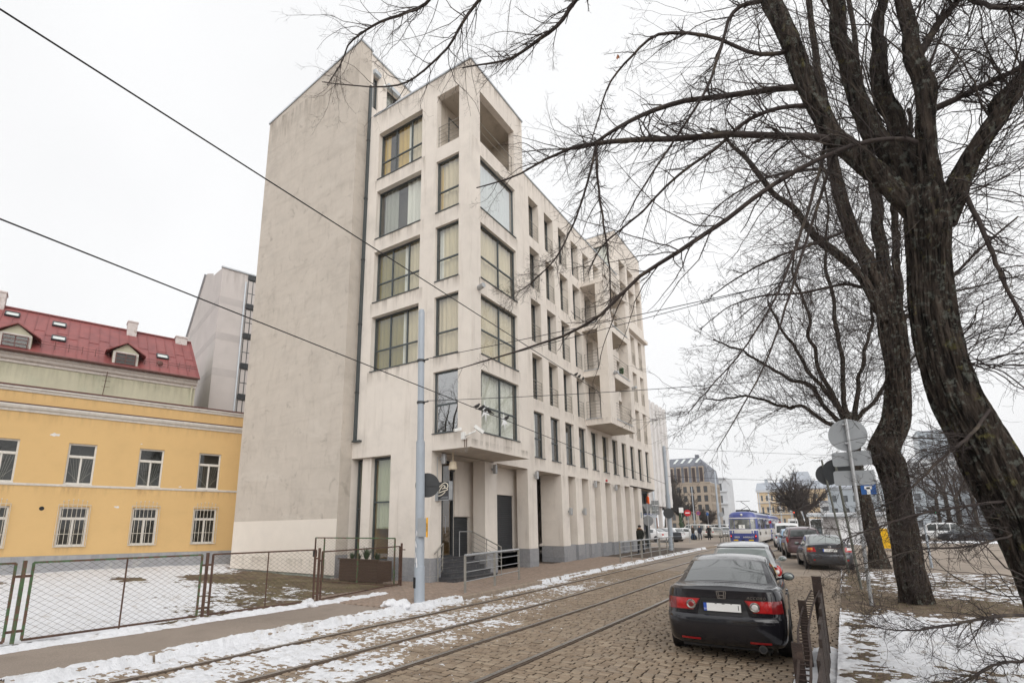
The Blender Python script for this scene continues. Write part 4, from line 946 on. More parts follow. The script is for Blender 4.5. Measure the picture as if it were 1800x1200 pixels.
# ------------------------------------------------------------------ pale green house with a red tin roof, behind the yellow one
M['palegreen'] = pm('pale_green_render', (.53, .51, .385), .9, .08, .9, .1, 50, col2=(.46, .475, .36), c2t=(.5, .75), c2s=.8)
M['redroof'] = pm('red_tin_roof', (.265, .075, .070), .5, .16, 1.5, .03, 20, col2=(.22, .062, .062), c2t=(.45, .7), c2s=.8)
M['chimney'] = pm('whitewashed_chimney', (.62, .57, .55), .9, .15, 5, .3, 40, col2=(.40, .33, .30), c2s=4)
M['skyl'] = pm('roof_light_glass', (.62, .66, .64), .12, .05, 2)
GB = thing('house', 'pale green house with a red tin roof, two dormers and roof lights', 'building', YO, YA_)
m = MB(); m.quad((-9, 7, 7), (5.06, 7, 7), (5.06, 7, 11.2), (-9, 7, 11.2)); m.quad((5.06, 7, 7), (5.06, 15, 7), (5.06, 15, 11.2), (5.06, 7, 11.2)); m.poly([(5.06, 7, 11.2), (5.06, 15, 11.2), (5.06, 11, 15.0)]); yb_part(m, 'wall', M['palegreen'], GB)
mm_ = MB(); mm_.prism([(7-d, 10.75+h) for d, h in [(-.02, 0), (.06, 0), (.08, .12), (.2, .2), (.26, .34), (.34, .4), (.34, .55), (-.02, .6)]], -9, 5.1, 'x'); yb_part(mm_, 'cornice', M['trim'], GB)
mm_ = MB(); mm_.tube([(-9, 6.5, 11.32), (5.15, 6.5, 11.32)], .075, 8); yb_part(mm_, 'gutter', M['tin'], GB)
zr = lambda t: 11.36+(t-6.55)*(15.02-11.36)/(11-6.55)
# each standing-seam sheet of the front slope is its own piece
s = -9.0; k = 0
while s < 5.1:
    e = min(s+.52, 5.16); m = MB(); dz = .004*(k % 2)
    m.quad((s, 6.55, zr(6.55)+dz), (e, 6.55, zr(6.55)+dz), (e, 11, zr(11)+dz), (s, 11, zr(11)+dz)); m.beam((s, 6.55, zr(6.55)+.02), (s, 11, zr(11)+.02), .025, .045); m.beam((s, 8.6+.4*(k % 2), zr(8.6+.4*(k % 2))+.008), (e, 8.6+.4*(k % 2), zr(8.6+.4*(k % 2))+.008), .05, .012, up=(0, 0, 1))
    yb_part(m, 'roof_sheet', M['redroof'], GB); s = e; k += 1
m = MB(); m.quad((-9, 15.5, 11.2), (-9, 11, 15.02), (5.16, 11, 15.02), (5.16, 15.5, 11.2)); m.beam((-9, 11, 15.05), (5.16, 11, 15.05), .22, .08); m.prism([(6.55, 11.30), (11, 14.96), (11, 15.06), (6.55, 11.40)], 5.12, 5.18, 'x'); yb_part(m, 'roof', M['redroof'], GB)
def dormer(sc, w=1.30):
    z0, zw = 11.5, 12.32; y0 = 6.85; hw = w/2
    yb = lambda z: 6.55+(z-11.36)/(15.02-11.36)*4.45
    m = MB(); m.poly([(sc-hw, y0, z0), (sc+hw, y0, z0), (sc+hw, y0, zw), (sc, y0, zw+.55), (sc-hw, y0, zw)])
    for q in (-1, 1): m.poly([(sc+q*hw, y0, z0), (sc+q*hw, yb(z0)+.1, z0), (sc+q*hw, yb(zw)+.1, zw), (sc+q*hw, y0, zw)])
    d = yb_part(m, 'dormer', M['palegreen'], GB)
    m = MB(); ov = .36
    for q in (-1, 1):
        p = [(sc, zw+.62), (sc+q*(hw+ov), zw+.62-(hw+ov)*.65), (sc+q*(hw+ov), zw+.55-(hw+ov)*.65), (sc, zw+.55)]
        m.prism(p if q > 0 else p[::-1], y0-.22, yb(zw+.5))
    yb_part(m, 'dormer_roof', M['redroof'], d)
    m = MB(); 
    m.box(sc-hw+.02, sc-hw+.14, y0-.03, y0, z0+.02, zw); m.box(sc+hw-.14, sc+hw-.02, y0-.03, y0, z0+.02, zw); m.box(sc-hw+.14, sc+hw-.14, y0-.03, y0, zw-.1, zw+.02)
    yb_part(m, 'dormer_trim', M['trim'], d)
    window(GB, I4, sc-hw+.14, sc+hw-.14, z0+.05, zw-.1, -.13+y0, (.5,), (.33, .66), bdepth=.11, fr=.045, fd=.05, mat=M['tin'], gmat=M['glass_old'], sill=False, world=False)
dormer(1.14); dormer(-3.86, 1.36)
def skylight(sc, z, w=.62, h=.55):
    t = 6.55+(z-11.36)/(15.02-11.36)*4.45; sl = Vector((0, 4.45, 3.66)).normalized(); nn = Vector((0, -3.66, 4.45)).normalized()
    c = Vector((sc, t, z))+nn*.05; m = MB()
    for u, v, a, b in ((-w/2, 0, .05, h), (w/2, 0, .05, h)): m.beam(c+Vector((u, 0, 0))-sl*h/2, c+Vector((u, 0, 0))+sl*h/2, .06, .14, up=nn)
    for v in (-h/2, h/2): m.beam(c+sl*v-Vector((w/2, 0, 0)), c+sl*v+Vector((w/2, 0, 0)), .06, .14, up=nn)
    o = yb_part(m, 'roof_light', M['dark'], GB)
    m = MB(); a = Vector((w/2, 0, 0)); b = sl*h/2; e = nn*.03; m.quad(c-a-b+e, c+a-b+e, c+a+b+e, c-a+b+e); yb_part(m, 'pane', M['skyl'], o)
for sc, z in ((-4.4, 14.35), (-2.2, 14.2), (-2.1, 12.85), (3.2, 12.85)): skylight(sc, z)
def chimney(s0, s1, y0, y1, z0, z1):
    m = MB(); m.bbox(s0, s1, y0, y1, z0, z1, .01); m.bbox(s0-.04, s1+.04, y0-.04, y1+.04, z1, z1+.12, .02); o = yb_part(m, 'chimney', M['chimney'], GB)
chimney(1.28, 1.82, 10.4, 11.2, 14, 15.45); chimney(4.15, 4.85, 10.5, 11.1, 14.2, 15.1); chimney(-5.5, -4.85, 10.6, 11.4, 14.3, 15.75)
m = MB()
for z in (12.1, 12.3):
    t = 6.55+(z-11.36-.25)/(15.02-11.36)*4.45; m.cyl((-9, t, z), (5.1, t, z), .012, 4)
for s in np.arange(-9, 5.1, .62): t0 = 6.55+(11.86-11.36)/(3.66)*4.45; m.cyl((s, t0, 11.8), (s, t0-.05, 12.32), .012, 4)
yb_part(m, 'snow_guard', M['tin'], GB)
m = MB(); m.cyl((4.85, 6.92, 7), (4.85, 6.92, 10.9), .055, 8); yb_part(m, 'downpipe', M['palegreen'], GB)
m = MB(); m.cyl((.2, 6.6, 8.2), (.35, 6.5, 10.9), .02, 6)
for z in (10.0, 10.35, 10.7): m.cyl((-.1+.25, 6.55, z), (.55, 6.55, z), .01, 4)
yb_part(m, 'aerial', M['rust'], GB)
m = MB(); m.ball((2.95, 7.0, 12.05), .17, 10, 8, sc=(1, .4, 1)); yb_part(m, 'dish', M['tin'], GB)

# ------------------------------------------------------------------ tall grey block with a glazed stair bay
M['greywall'] = pm('grey_pink_render', (.565, .525, .505), .9, .06, .6, .1, 50, col2=(.51, .475, .455), c2t=(.5, .72), c2s=.5)
TG = thing('tower_block', 'tall plain grey gable block with a glazed stair bay behind the stained wall', 'building', YO, YA_)
m = MB(); s0 = 6.53
m.quad((s0, 10, 0), (9.6, 10, 0), (9.6, 10, 20.98), (s0, 10, 20.98))
m.poly([(s0, 21.5, 0), (s0, 10, 0), (s0, 10, 20.98), (s0, 12.95, 21.5), (s0, 13.0, 21.7), (s0, 15.3, 22.6), (s0, 15.9, 22.7), (s0, 21.5, 18.57)]); m.poly([(s0, 10, 20.98), (9.6, 10, 20.98), (9.6, 21, 20.98), (s0, 12.95, 21.5)])
m.quad((s0, 15.9, 22.7), (9.6, 15.9, 22.7), (9.6, 21.5, 18.57), (s0, 21.5, 18.57))
m.quad((9.6, 10, 0), (9.6, 12, 0), (9.6, 12, 20.98), (9.6, 10, 20.98)); yb_part(m, 'wall', M['greywall'], TG)
M['greyband'] = pm('darker_grey_band', (.50, .465, .45), .9, .06, 1)
for z in (18.2, 15.4, 12.7):
    m = MB(); m.box(s0-.006, 8.15, 9.993, 10.0, z, z+.55); yb_part(m, 'string_course', M['greyband'], TG)
    m = MB(); m.box(s0-.006, s0, 10, 20, z, z+.55); yb_part(m, 'string_course', M['greyband'], TG)
m = MB(); m.box(s0-.08, 9.6, 9.9, 10.1, 20.98, 21.08); m.beam((s0, 15.8, 22.72), (s0, 21.5, 18.6), .3, .07, up=(0, .6, .8)); yb_part(m, 'coping', M['zinc'], TG)
m = MB(); m.cyl((8.22, 9.92, 8), (8.22, 9.92, 20.3), .07, 8); yb_part(m, 'downpipe', M['zinc'], TG)
for k in range(5):
    z = 9.2+k*2.35
    window(TG, I4, 8.38, 9.6, z, z+1.95, 9.98, (.3, .65), (.45,), fr=.05, mat=M['frame'], sill=False, world=False, curtain=((0, .4, M['cur_white'], .4),))
    m = MB(); m.box(8.34, 9.6, 9.9, 9.98, z+1.97, z+2.33); yb_part(m, 'spandrel', M['dark'], TG)

for z, h, a in ((6.97, .5, .55), (3.79, .4, .4), (7.84, .4, .5)): stain(YB, I4, -7.9, 8.2, z, h, (.46, .31, .15), a*.8, world=False)
for a in WS: stain(YB, I4, a-.05, a+1.1, 3.78, .5, (.46, .31, .15), .6, world=False); stain(YB, I4, a-.05, a+1.15, 1.18, .35, (.44, .30, .15), .6, world=False)
stain(YB, frame_T(0, -.05, 0), -7.9, 8.2, .82, .6, (.2, .19, .18), .5, world=False); stain(GB, frame_T(0, 7, 0), -8.9, 5, 10.74, 1.2, (.30, .31, .20), .5, world=False)
stain(TG, frame_T(0, 10, 0), 6.6, 8.1, 20.95, 2.5, (.33, .29, .27), .5, world=False)
# ------------------------------------------------------------------ chain link fence of welded frames along the yard
def chain_mesh(mb, p0, p1, z0a, z1a, z0b, z1b, cell=.072, r=.0024):
    """diagonal wire net between two posts"""
    p0 = Vector(p0); p1 = Vector(p1); L = (p1-p0).length; H = z1a-z0a; n = int((L+H)/cell)
    def P(u, v): f = u/L; q = p0.lerp(p1, f); zlo = z0a+(z0b-z0a)*f; zhi = z1a+(z1b-z1a)*f; return Vector((q.x, q.y, zlo+(zhi-zlo)*v/H))
    asp = .62
    for sgn in (1, -1):
        c = -H/asp
        while c < L+H/asp:
            a, b = (c, c+H/asp) if sgn > 0 else (c+H/asp, c)
            # clip param along v: u = a+(b-a)*v/H
            t0, t1 = 0.0, 1.0; d = b-a
            for lim, s_ in ((0, 1), (L, -1)):
                tv = (lim-a)/d
                if s_*d > 0: t0 = max(t0, tv) 
                else: t1 = min(t1, tv)
            if t1-t0 > .02:
                q0 = P(a+d*t0, H*t0); q1 = P(a+d*t1, H*t1); mb.tube([q0, q1], r, 3, False)
            c += cell/asp*1.35
FX = -11.42
FP = [(-11.75, -1.2), (-11.68, 3.26), (-11.60, 6.4), (-11.45, 9.3), (-12.33, 13.4)]
def fence_panel(a, b, ztop=1.42, mid=True, matf='greenpaint', label='', gate=False):
    p0 = Vector((*a, 0)); p1 = Vector((*b, 0)); d = (p1-p0).normalized(); q0 = p0+d*.12; q1 = p1-d*.12
    F = thing('yard_fence', label, 'fence', ((p0.x+p1.x)/2, (p0.y+p1.y)/2, 0), 0, 'chain link fence panels along the yard')
    z0 = .16; L = (q1-q0).length
    for q in (q0, q1): m = MB(); m.beam(q+Vector((0, 0, z0)), q+Vector((0, 0, ztop)), .036, .036, up=(1, 0, 0)); m.build('frame_upright', M[matf], F, world=True)
    m = MB(); m.beam(q0+Vector((0, 0, ztop)), q1+Vector((0, 0, ztop)), .036, .034); m.build('top_rail', M[matf], F, world=True)
    m = MB(); m.beam(q0+Vector((0, 0, z0)), q1+Vector((0, 0, z0)), .036, .036); m.build('bottom_rail', M['rust'], F, world=True)
    if mid: c = (q0+q1)/2; m = MB(); m.cyl(c+Vector((0, 0, .05)), c+Vector((0, 0, ztop)), .016, 6); m.build('middle_rod', M['rust'], F, world=True)
    m = MB(); chain_mesh(m, q0, q1, z0, ztop, z0, ztop); tag(m.build('wire_mesh', M['wire'], F, world=True), kind='stuff')
    for q, pp in ((q0, p0), (q1, p1)):
        m = MB(); m.beam(q+Vector((0, 0, ztop-.22)), pp+Vector((0, 0, ztop-.22)), .04, .04); m.beam(q+Vector((0, 0, z0+.15)), pp+Vector((0, 0, z0+.15)), .04, .04); m.build('clamp', M['rust'], F, world=True)
    return F
labs = ['chain link fence panel with green frame running out of frame beside the snowy yard', 'longest chain link fence panel with a rusty middle rod in front of the snowy yard', 'rusty framed chain link fence panel before the white wall base', 'short rusty topped chain link fence panel bending towards the planter']
for i in range(4): fence_panel(FP[i], FP[i+1], 1.42 if i < 3 else 1.36, i < 3, 'greenpaint' if i < 2 else 'rust', labs[i])
for i, (x, y) in enumerate(FP[1:]):
    P = thing('fence_post', ['green and rusty fence post between the two snowiest panels', 'brown steel fence post in the middle of the yard fence', 'rusty fence post next to the small snow heap', 'corner fence post with a rusty latch near the planter'][i], 'fence post', (x, y, 0), 0, 'posts of the yard fence')
    m = MB(); m.beam((0, 0, -.1), (0, 0, 1.46), .05, .05, up=(1, 0, 0)); m.build('post', M['rust' if i else 'greenpaint'], P)
    if i == 3: m = MB(); m.beam((-.05, 0, 1.25), (.16, 0, 1.25), .03, .03); m.build('latch', M['rust'], P)
# gate frame standing across, before the planter
G = thing('fence_gate', 'green framed chain link gate standing in front of the brown planter', 'gate', (-14.2, 13.1, 0))
ga, gb = Vector((-15.95, 12.75, 0)), Vector((-12.5, 13.25, 0))
for q, mt in ((ga, 'rust'), (ga+(gb-ga)*.12, 'greenpaint'), (ga+(gb-ga)*.56, 'greenpaint'), (gb, 'greenpaint')): m = MB(); m.beam(q+Vector((0, 0, .05)), q+Vector((0, 0, 1.62)), .04, .04, up=(1, 0, 0)); m.build('frame_upright', M[mt], G, world=True)
m = MB(); m.beam(ga+Vector((0, 0, 1.62)), gb+Vector((0, 0, 1.62)), .04, .04); m.build('top_rail', M['greenpaint'], G, world=True)
m = MB(); m.beam(ga+Vector((0, 0, .1)), gb+Vector((0, 0, .1)), .04, .04); m.build('bottom_rail', M['rust'], G, world=True)
m = MB(); chain_mesh(m, ga, gb, .1, 1.62, .1, 1.62); tag(m.build('wire_mesh', M['wire'], G, world=True), kind='stuff')
m = MB(); m.box(-15.98, -15.82, 12.68, 12.74, .95, 1.18); m.build('lock_box', M['black'], G, world=True)

# planter with evergreen plants
PLN = thing('planter', 'large brown wooden planter with evergreen plants below the corner window', 'planter', (-14.5, 13.85, .08))
M['planterwood'] = pm('brown_planter_board', (.085, .052, .035), .7, .2, 3, .2, 30, stretch=(1, 1, 14))
for k in range(7): m = MB(); z = .03+k*.105; m.bbox(-.98, .98, -.36, -.32, z, z+.097, .008); m.build('board', M['planterwood'], PLN)
m = MB(); m.box(-.97, .97, -.32, .36, .0, .72); m.build('box', M['planterwood'], PLN)
m = MB(); m.box(-1.02, 1.02, -.4, -.3, .765, .80); m.build('rim', M['planterwood'], PLN)
def spiky(mb, c, n, h, w, seed, lean=.6):
    rr = np.random.default_rng(seed)
    for k in range(n):
        a = rr.uniform(0, 6.28); l = h*rr.uniform(.5, 1); d = Vector((math.cos(a), math.sin(a), 0)); s = Vector((-d.y, d.x, 0))*w; le = rr.uniform(.1, lean)*l
        p0 = Vector(c)+d*.03; p1 = p0+d*le*.4+Vector((0, 0, l*.6)); p2 = p0+d*le+Vector((0, 0, l)); mb.add([p0-s, p0+s, p1+s*.8, p1-s*.8, p2], [(0, 1, 2, 3), (3, 2, 4)])
for c, h, sd in (((.05, 0, .72), .55, 1), ((-.75, .05, .72), .3, 2), ((.6, 0, .72), .35, 3), ((-.35, 0, .72), .28, 4)):
    m = MB(); spiky(m, c, 70, h, .015, sd, .8); m.build('evergreen_plant', M['leaf'], PLN)

# ------------------------------------------------------------------ tram poles
M['polepaint'] = pm('blue_grey_pole_paint', (.36, .40, .45), .5, .06, 3, .05, 40, col2=(.44, .46, .48), c2t=(.55, .75), c2s=2)
def tram_pole(loc, h, label, r0=.125, r1=.085, base=True, lean=(0, 0)):
    P = thing('tram_pole', label, 'pole', loc, 0, 'tram line poles along the pavement')
    top = Vector((lean[0], lean[1], h)); m = MB()
    m.tube([Vector((0, 0, -.1)), top*.11, top*.111, top*.52, top*.521, top*.99, top], [r0*1.12, r0*1.12, r0, r0*.96, r1*1.08, r1*1.05, r1*.8], 18); m.build('shaft', M['polepaint'], P, smooth=True)
    return P
P1 = tram_pole((-9.25, 10.77, .1), 8.05, 'thick blue grey tram pole at the kerb in front of the entrance', lean=(-.12, 0))
m = MB(); m.box(-.1, -.02, -.142, -.10, .35, .62); m.build('hatch', M['black'], P1)
for z in (6.5, 5.28): m = MB(); m.lathe([(.115, z-.03), (.115, z+.03)], (-.12*z/8, 0, 0), 14); m.box(.1-.12*z/8, .26-.12*z/8, -.02, .02, z-.015, z+.015); m.build('clamp', M['dark'], P1)
M['peel'] = pm('torn_paper', (.75, .75, .76), .9, .1, 10)
m = MB(); 
for k in range(14): a = -1.9+RNG.uniform(-.5, .35); z = RNG.uniform(.75, 1.75); r = .142; m.quad(*[(r*math.cos(a+q)*1.0, r*math.sin(a+q), z+w_) for q, w_ in ((0, 0), (.28, .02), (.25, .11), (.03, .08+RNG.uniform(0, .1)))])
m.build('torn_poster', M['peel'], P1)
# signs clamped to the pole
def sign_back_disc(name, label, loc, r, n_, grp=None, mat='signback'):
    S = thing(name, label, 'sign', loc, 0, grp); d = Vector(n_).normalized(); m = MB()
    T = Matrix.Identity(4); q = d.to_track_quat('Z', 'Y').to_matrix().to_4x4(); m.T = q
    m.lathe([(r*.98, -.012), (r, -.006), (r, .008), (r*.97, .008), (r*.96, .002)], n=36); m.build('disc', M[mat], S); m2 = MB(); m2.T = q
    m2.box(-r*.8, r*.8, -.03, .03, .003, .022); m2.build('bracket', M[mat], S); return S
sign_back_disc('traffic_sign', 'dark back of a round traffic sign on the thick tram pole', (-9.22, 10.98, 3.10), .33, (.55, -.83, 0), mat='dark')
M['signorange'] = pm('orange_yellow_plate', (.85, .42, .015), .5, .03)
NP = thing('notice_plate', 'narrow orange plate with black characters strapped to the tram pole', 'sign', (-9.09, 10.66, 1.98))
m = MB(); m.box(-.13, .10, -.02, .02, -.24, .24); m.build('back_plate', M['signback'], NP, rz=.5); m = MB(); m.box(.10, .135, -.035, .035, -.25, .25); m.build('edge_plate', M['signorange'], NP, rz=.5)
t = text_mesh('ELEKTRO', .05, M['black'], .003); o = obj('lettering', t, NP, loc=(.085, .03, 0)); o.rotation_euler = (math.pi/2, math.pi/2, .5); 
o.location = (.115*math.cos(.5)+.037*math.sin(.5), .115*math.sin(.5)-.037*math.cos(.5), 0); o.rotation_euler = Matrix.Rotation(.5, 3, 'Z').to_4x4().to_3x3().__matmul__(Matrix.Rotation(math.pi/2, 3, 'X')).__matmul__(Matrix.Rotation(-math.pi/2, 3, 'Z')).to_euler()

P2 = tram_pole((-10.2, 38.9, .30), 7.4, 'grey tram pole leaning slightly beside the overhang at the end of the apartment block', .16, .11, lean=(.0, 0))
sign_back_disc('traffic_sign', 'round grey sign back on the tram pole past the apartment block', (-10.15, 38.6, 2.85), .36, (.4, -.9, 0), mat='dark')
P3 = tram_pole((-16.49, 92.7, .2), 10.4, 'far grey tram pole in front of the brown stone building', .2, .13)
for loc, h, lb, a in (((-24.5, 112, .2), 9.5, 'thin far lamp post before the brown stone building', .1), ((4.4, 52, .2), 9, 'slim grey post behind the leaning lime trunks', .07), ((3.0, 31.0, .1), 2.6, 'short leaning grey post in the road behind the trees', .05), ((-7.2, 140, .2), 11, 'far grey post beside the round topped tree', .14)):
    tram_pole(loc, h, lb, a, a*.7)

# ------------------------------------------------------------------ pedestrian railings along the kerb
def railing(name, label, pts, h=1.06, npost=3, bars=(.3, .55, .8), r=.026, grp='pedestrian railings at the kerb'):
    A = Vector(pts[0]); B = Vector(pts[1]); R = thing(name, label, 'railing', A, 0, grp); D = B-A
    for k in range(npost): q = D*k/(npost-1); m = MB(); m.beam(q+Vector((0, 0, -.05)), q+Vector((0, 0, h)), .055, .055, up=(1, 0, 0)); m.build('post', M['steelw'], R)
    m = MB(); m.cyl(Vector((0, 0, h)), D+Vector((0, 0, h)), .038, 10); m.build('handrail', M['steel'], R)
    for z in bars: m = MB(); m.cyl(Vector((0, 0, h*z)), D+Vector((0, 0, h*z)), .013, 6); m.build('bar', M['steel'], R)
    return R
railing('kerb_railing', 'grey steel railing of three posts in front of the entrance steps', ((-9.34, 12.9, .1), (-9.85, 16.9, .12)))
ry = [(26.1, 29.45), (29.6, 32.9), (33.1, 36.2)]
for i, (a, b) in enumerate(ry):
    railing('kerb_railing', ['weathered kerb railing panel nearest the columns of the apartment block', 'middle kerb railing panel in front of the walking person in dark parka', 'last kerb railing panel ending by the leaning tram pole'][i], ((-9.36, a, .09+gzf(a)), (-9.36, b, .09+gzf(b))), 1.0, 3, (.28, .52, .76))
for i, (a, b) in enumerate(((56, 61.5), (61.8, 67.5), (67.8, 73.5))):
    railing('kerb_railing', ['far kerb railing panel before the three walkers', 'far kerb railing panel behind the parked white saloon', 'farthest kerb railing panel close to the blue tram'][i], ((-10.0, a, .3), (-10.2-.02*i, b, .3)), 1.0, 4, (.3, .55, .8), .03)

# ------------------------------------------------------------------ overhead wires
M['cablebk'] = pm('black_cable', (.02, .02, .022), .6, 0)
def wire(label, p0, p1, r=.012, sag=.0, name='overhead_wire'):
    p0 = Vector(p0); p1 = Vector(p1); m = MB(); n = 24; pts = []
    for k in range(n+1): t = k/n; q = p0.lerp(p1, t); q.z -= sag*4*t*(1-t); pts.append(q-p0)
    m.tube(pts, r, 5, False); o = m.build(name, M['cablebk'], None, loc=tuple(p0)); return tag(o, label, 'wire', 'overhead wires of the tram line')
# long wires along the track: seen from the upper picture edge towards the far street
def trackwire(label, a, b, X, r, Yfar):
    p = on_x(*a, X); q = on_x(*b, X); d = (q-p); t0 = (-4-p.y)/d.y; t1 = (Yfar-p.y)/d.y
    return p, q
w1a = on_x(0, 15, -5.9); w1b = on_x(640, 412, -6.1)
wire('upper long overhead wire crossing the grey gable wall', on_x(-60, -22, -5.9), on_y(1290, 838, 100) if False else on_x(1055, 690, -6.4), .010, 0)
wire('lower long overhead wire with small birds perched on it', on_x(-60, 361, -7.0), on_x(1170, 850, -7.3), .010, 0)
wire('span wire from the upper clamp of the tram pole over the street', (-9.15, 10.77, 6.62), on_y(1625, 440, 10.9), .009, .05)
wire('span wire from the lower clamp of the tram pole over the street', (-9.1, 10.77, 5.40), on_y(1560, 650, 17.4), .009, .10)
wire('dark rising cable crossing in front of the lime branches', on_y(760, 658, 16), on_y(1700, 410, 17.5), .012, .0)
wire('thin far wire crossing above the brown stone building', on_y(1165, 787, 38.9), on_y(1600, 803, 62), .012, .1)
wire('thin lower far wire reaching the far tram pole', (-10.2, 38.9, 5.5), on_y(1600, 846, 92), .014, .2)
wire('thin cable hanging against the corner bay window', on_y(846, 655, 14.2), on_y(846, 697, 14.0), .012, 0)

# small birds on the wires
M['bird'] = pm('dark_bird', (.03, .027, .026), .8, .3, 30)
def bird(loc, rz, label, s=1.0, grp='small birds perched on the wires'):
    m = MB(); pts = [(-.085, 0, .045), (-.05, 0, .05), (0, 0, .065), (.04, 0, .085), (.065, 0, .115), (.085, 0, .12)]
    m.tube(pts, [.008, .028, .045, .042, .03, .012], 8); m.ball((.075, 0, .128), .027, 8, 6); m.cyl((.095, 0, .128), (.118, 0, .123), .006, 5, r1=.001)
    m.beam((-.07, 0, .048), (-.16, 0, .02), .03, .008); m.cyl((0, .012, .03), (0, .012, -.005), .003, 4); m.cyl((0, -.012, .03), (0, -.012, -.005), .003, 4)
    m.v = [(x*s, y*s, z*s) for x, y, z in m.v]
    return tag(m.build('bird', M['bird'], None, loc=tuple(loc), rz=rz, smooth=True), label, 'bird', grp)
def lower_wire_pt(px_):
    a = on_x(-60, 361, -7.0); b = on_x(1170, 850, -7.3); best = None
    for k in range(2001):
        q = a.lerp(b, k/2000); c = q-CV; x = PPX+FPX*c.dot(_r)/c.dot(_f)
        if best is None or abs(x-px_) < best[0]: best = (abs(x-px_), q)
    return best[1]
for i, x in enumerate((838, 846, 854, 861)): bird(lower_wire_pt(x), [1.2, .9, 1.5, -1.7][i], ['first of the four small birds sitting side by side on the lower wire', 'second of the four small birds on the lower wire', 'third of the four small birds on the lower wire', 'last of the four small birds, facing the other way'][i], .95)
bird(lower_wire_pt(890), 1.3, 'single small bird sitting apart on the lower wire', 1.0)
for i, x in enumerate((1012, 1018, 1025)): bird(on_y(x, 661+ (x-1012)*.55, 26), 1.0+i*.4, ['uppermost of the three birds perched by the balcony stack', 'middle of the three birds perched by the balcony stack', 'lowest of the three birds perched by the balcony stack'][i], 1.5)
wire('short slack wire by the balconies carrying three birds', on_y(1003, 655.5, 26), on_y(1032, 671.5, 26), .012, 0)

# ------------------------------------------------------------------ traffic signs at the verge (seen from behind)
M['polegreen'] = pm('grey_green_pole', (.13, .135, .115), .7, .15, 5)
def sign_post(loc, top, label, r=.035, mat='steel'): 
    P = thing('sign_post', label, 'sign post', loc, 0); d = Vector(top)-Vector(loc)
    m = MB(); m.cyl((0, 0, -.05), d, r, 12); m.build('pole', M[mat], P, smooth=True); return P, d
SP, d = sign_post((.34, 16.55, .08), (.385, 16.55, 4.72), 'galvanised sign post carrying a round and two oblong sign backs', r=.042)
def plate(par, c, w, h, rc, name='sign_plate', mat='signback', tilt=0.0, yoff=.05):
    pts = []
    for sx_, sy_, a0 in ((1, 1, 0), (-1, 1, 90), (-1, -1, 180), (1, -1, 270)):
        for k in range(5): a = math.radians(a0+k*22.5); pts.append((sx_*(w/2-rc)+rc*math.cos(a), sy_*(h/2-rc)+rc*math.sin(a)))
    m = MB(); m.prism(pts, .0, .012); m2 = [(p[0]*.96, p[1]*.94) for p in pts]
    o = m.build(name, M[mat], par, loc=(c[0], yoff, c[2])); o.rotation_euler = (0, tilt, 0); return o
m = MB(); m.lathe([(.42, 0), (.425, .006), (.425, .012), (.41, .02)], (0, 0, 0), 40, 'y'); m.build('sign_disc', M['signback'], SP, loc=(.03, .05, 4.22))
for z in (4.5, 4.0): m = MB(); m.box(-.05, .05, -.045, .05, z-.02, z+.02); m.build('clamp', M['steel'], SP)
plate(SP, (.04, 0, 3.60), .84, .37, .06, tilt=-.01); plate(SP, (.03, 0, 3.10), .86, .38, .06, tilt=.02)
SP2, _ = sign_post((.22, 20.0, .1), (.0, 20.0, 4.2), 'middle grey post of the three sign posts', mat='polegreen')
m = MB(); m.lathe([(.40, 0), (.405, .012), (.39, .02)], (0, 0, 0), 40, 'y'); m.build('sign_disc', M['dark'], SP2, loc=(-.18, .05, 3.55))
SP3, _ = sign_post((-.03, 25.5, .15), (-.42, 25.5, 4.6), 'farthest thin grey post of the three sign posts', mat='polegreen')
m = MB(); m.lathe([(.42, 0), (.425, .012), (.41, .02)], (0, 0, 0), 40, 'y'); m.build('sign_disc', M['dark'], SP3, loc=(-.25, .05, 3.85))
M['signblue'] = pm('blue_sign_face', (.02, .10, .33), .4, .03); M['signwhite'] = pm('white_sign', (.8, .8, .8), .4, .02); M['signred'] = pm('red_sign_face', (.55, .02, .03), .4, .02)
BS, _ = sign_post((1.45, 24.2, .15), (1.15, 24.2, 4.0), 'post behind the lime trunk carrying a blue rectangular sign')
_bx = on_y(1526, 856, 24.2); plate(BS, (_bx.x-1.45, 0, _bx.z-.15), .46, .52, .04, mat='signblue', yoff=-.05); m = MB(); _q = _bx.x-1.45; _w = _bx.z-.15; m.box(_q-.06, _q+.05, -.064, -.051, _w-.26, _w); m.box(_q-.12, _q+.11, -.064, -.051, _w-.07, _w+.04); m.build('sign_symbol', M['signwhite'], BS)

# low rusty barrier beside the parked car: channel posts, planks and a sagging ladder-like rail
M['rustdark'] = pm('dark_rusty_iron', (.040, .025, .020), .85, .35, 7, .5, 60, col2=(.075, .05, .038), c2s=5)
BR = thing('rusty_barrier', 'low rusty barrier with channel posts and a sagging ladder rail beside the dark saloon', 'barrier', (-.30, 8.5, 0))
M['oldwood'] = pm('weathered_brown_board', (.045, .030, .024), .85, .3, 3, .5, 30, stretch=(1, 1, 8), col2=(.075, .058, .048), c2s=3)
for x, y, h, w_ in ((-.42, 6.75, .78, .1), (-.50, 9.3, .92, .1), (-.33, 10.4, 1.18, .13)):
    m = MB(); m.box(x-w_/2, x+w_/2, y-.015, y+.015, -.1, h); m.box(x-w_/2, x-w_/2+.015, y, y+.07, -.1, h); m.box(x+w_/2-.015, x+w_/2, y, y+.07, -.1, h); m.build('post', M['rustdark'], BR, world=True)
lad = [(-.36, 5.6, .42), (-.35, 6.3, .55), (-.37, 7.0, .66), (-.42, 7.8, .72), (-.44, 8.6, .78), (-.43, 9.4, .84), (-.36, 10.3, .95)]
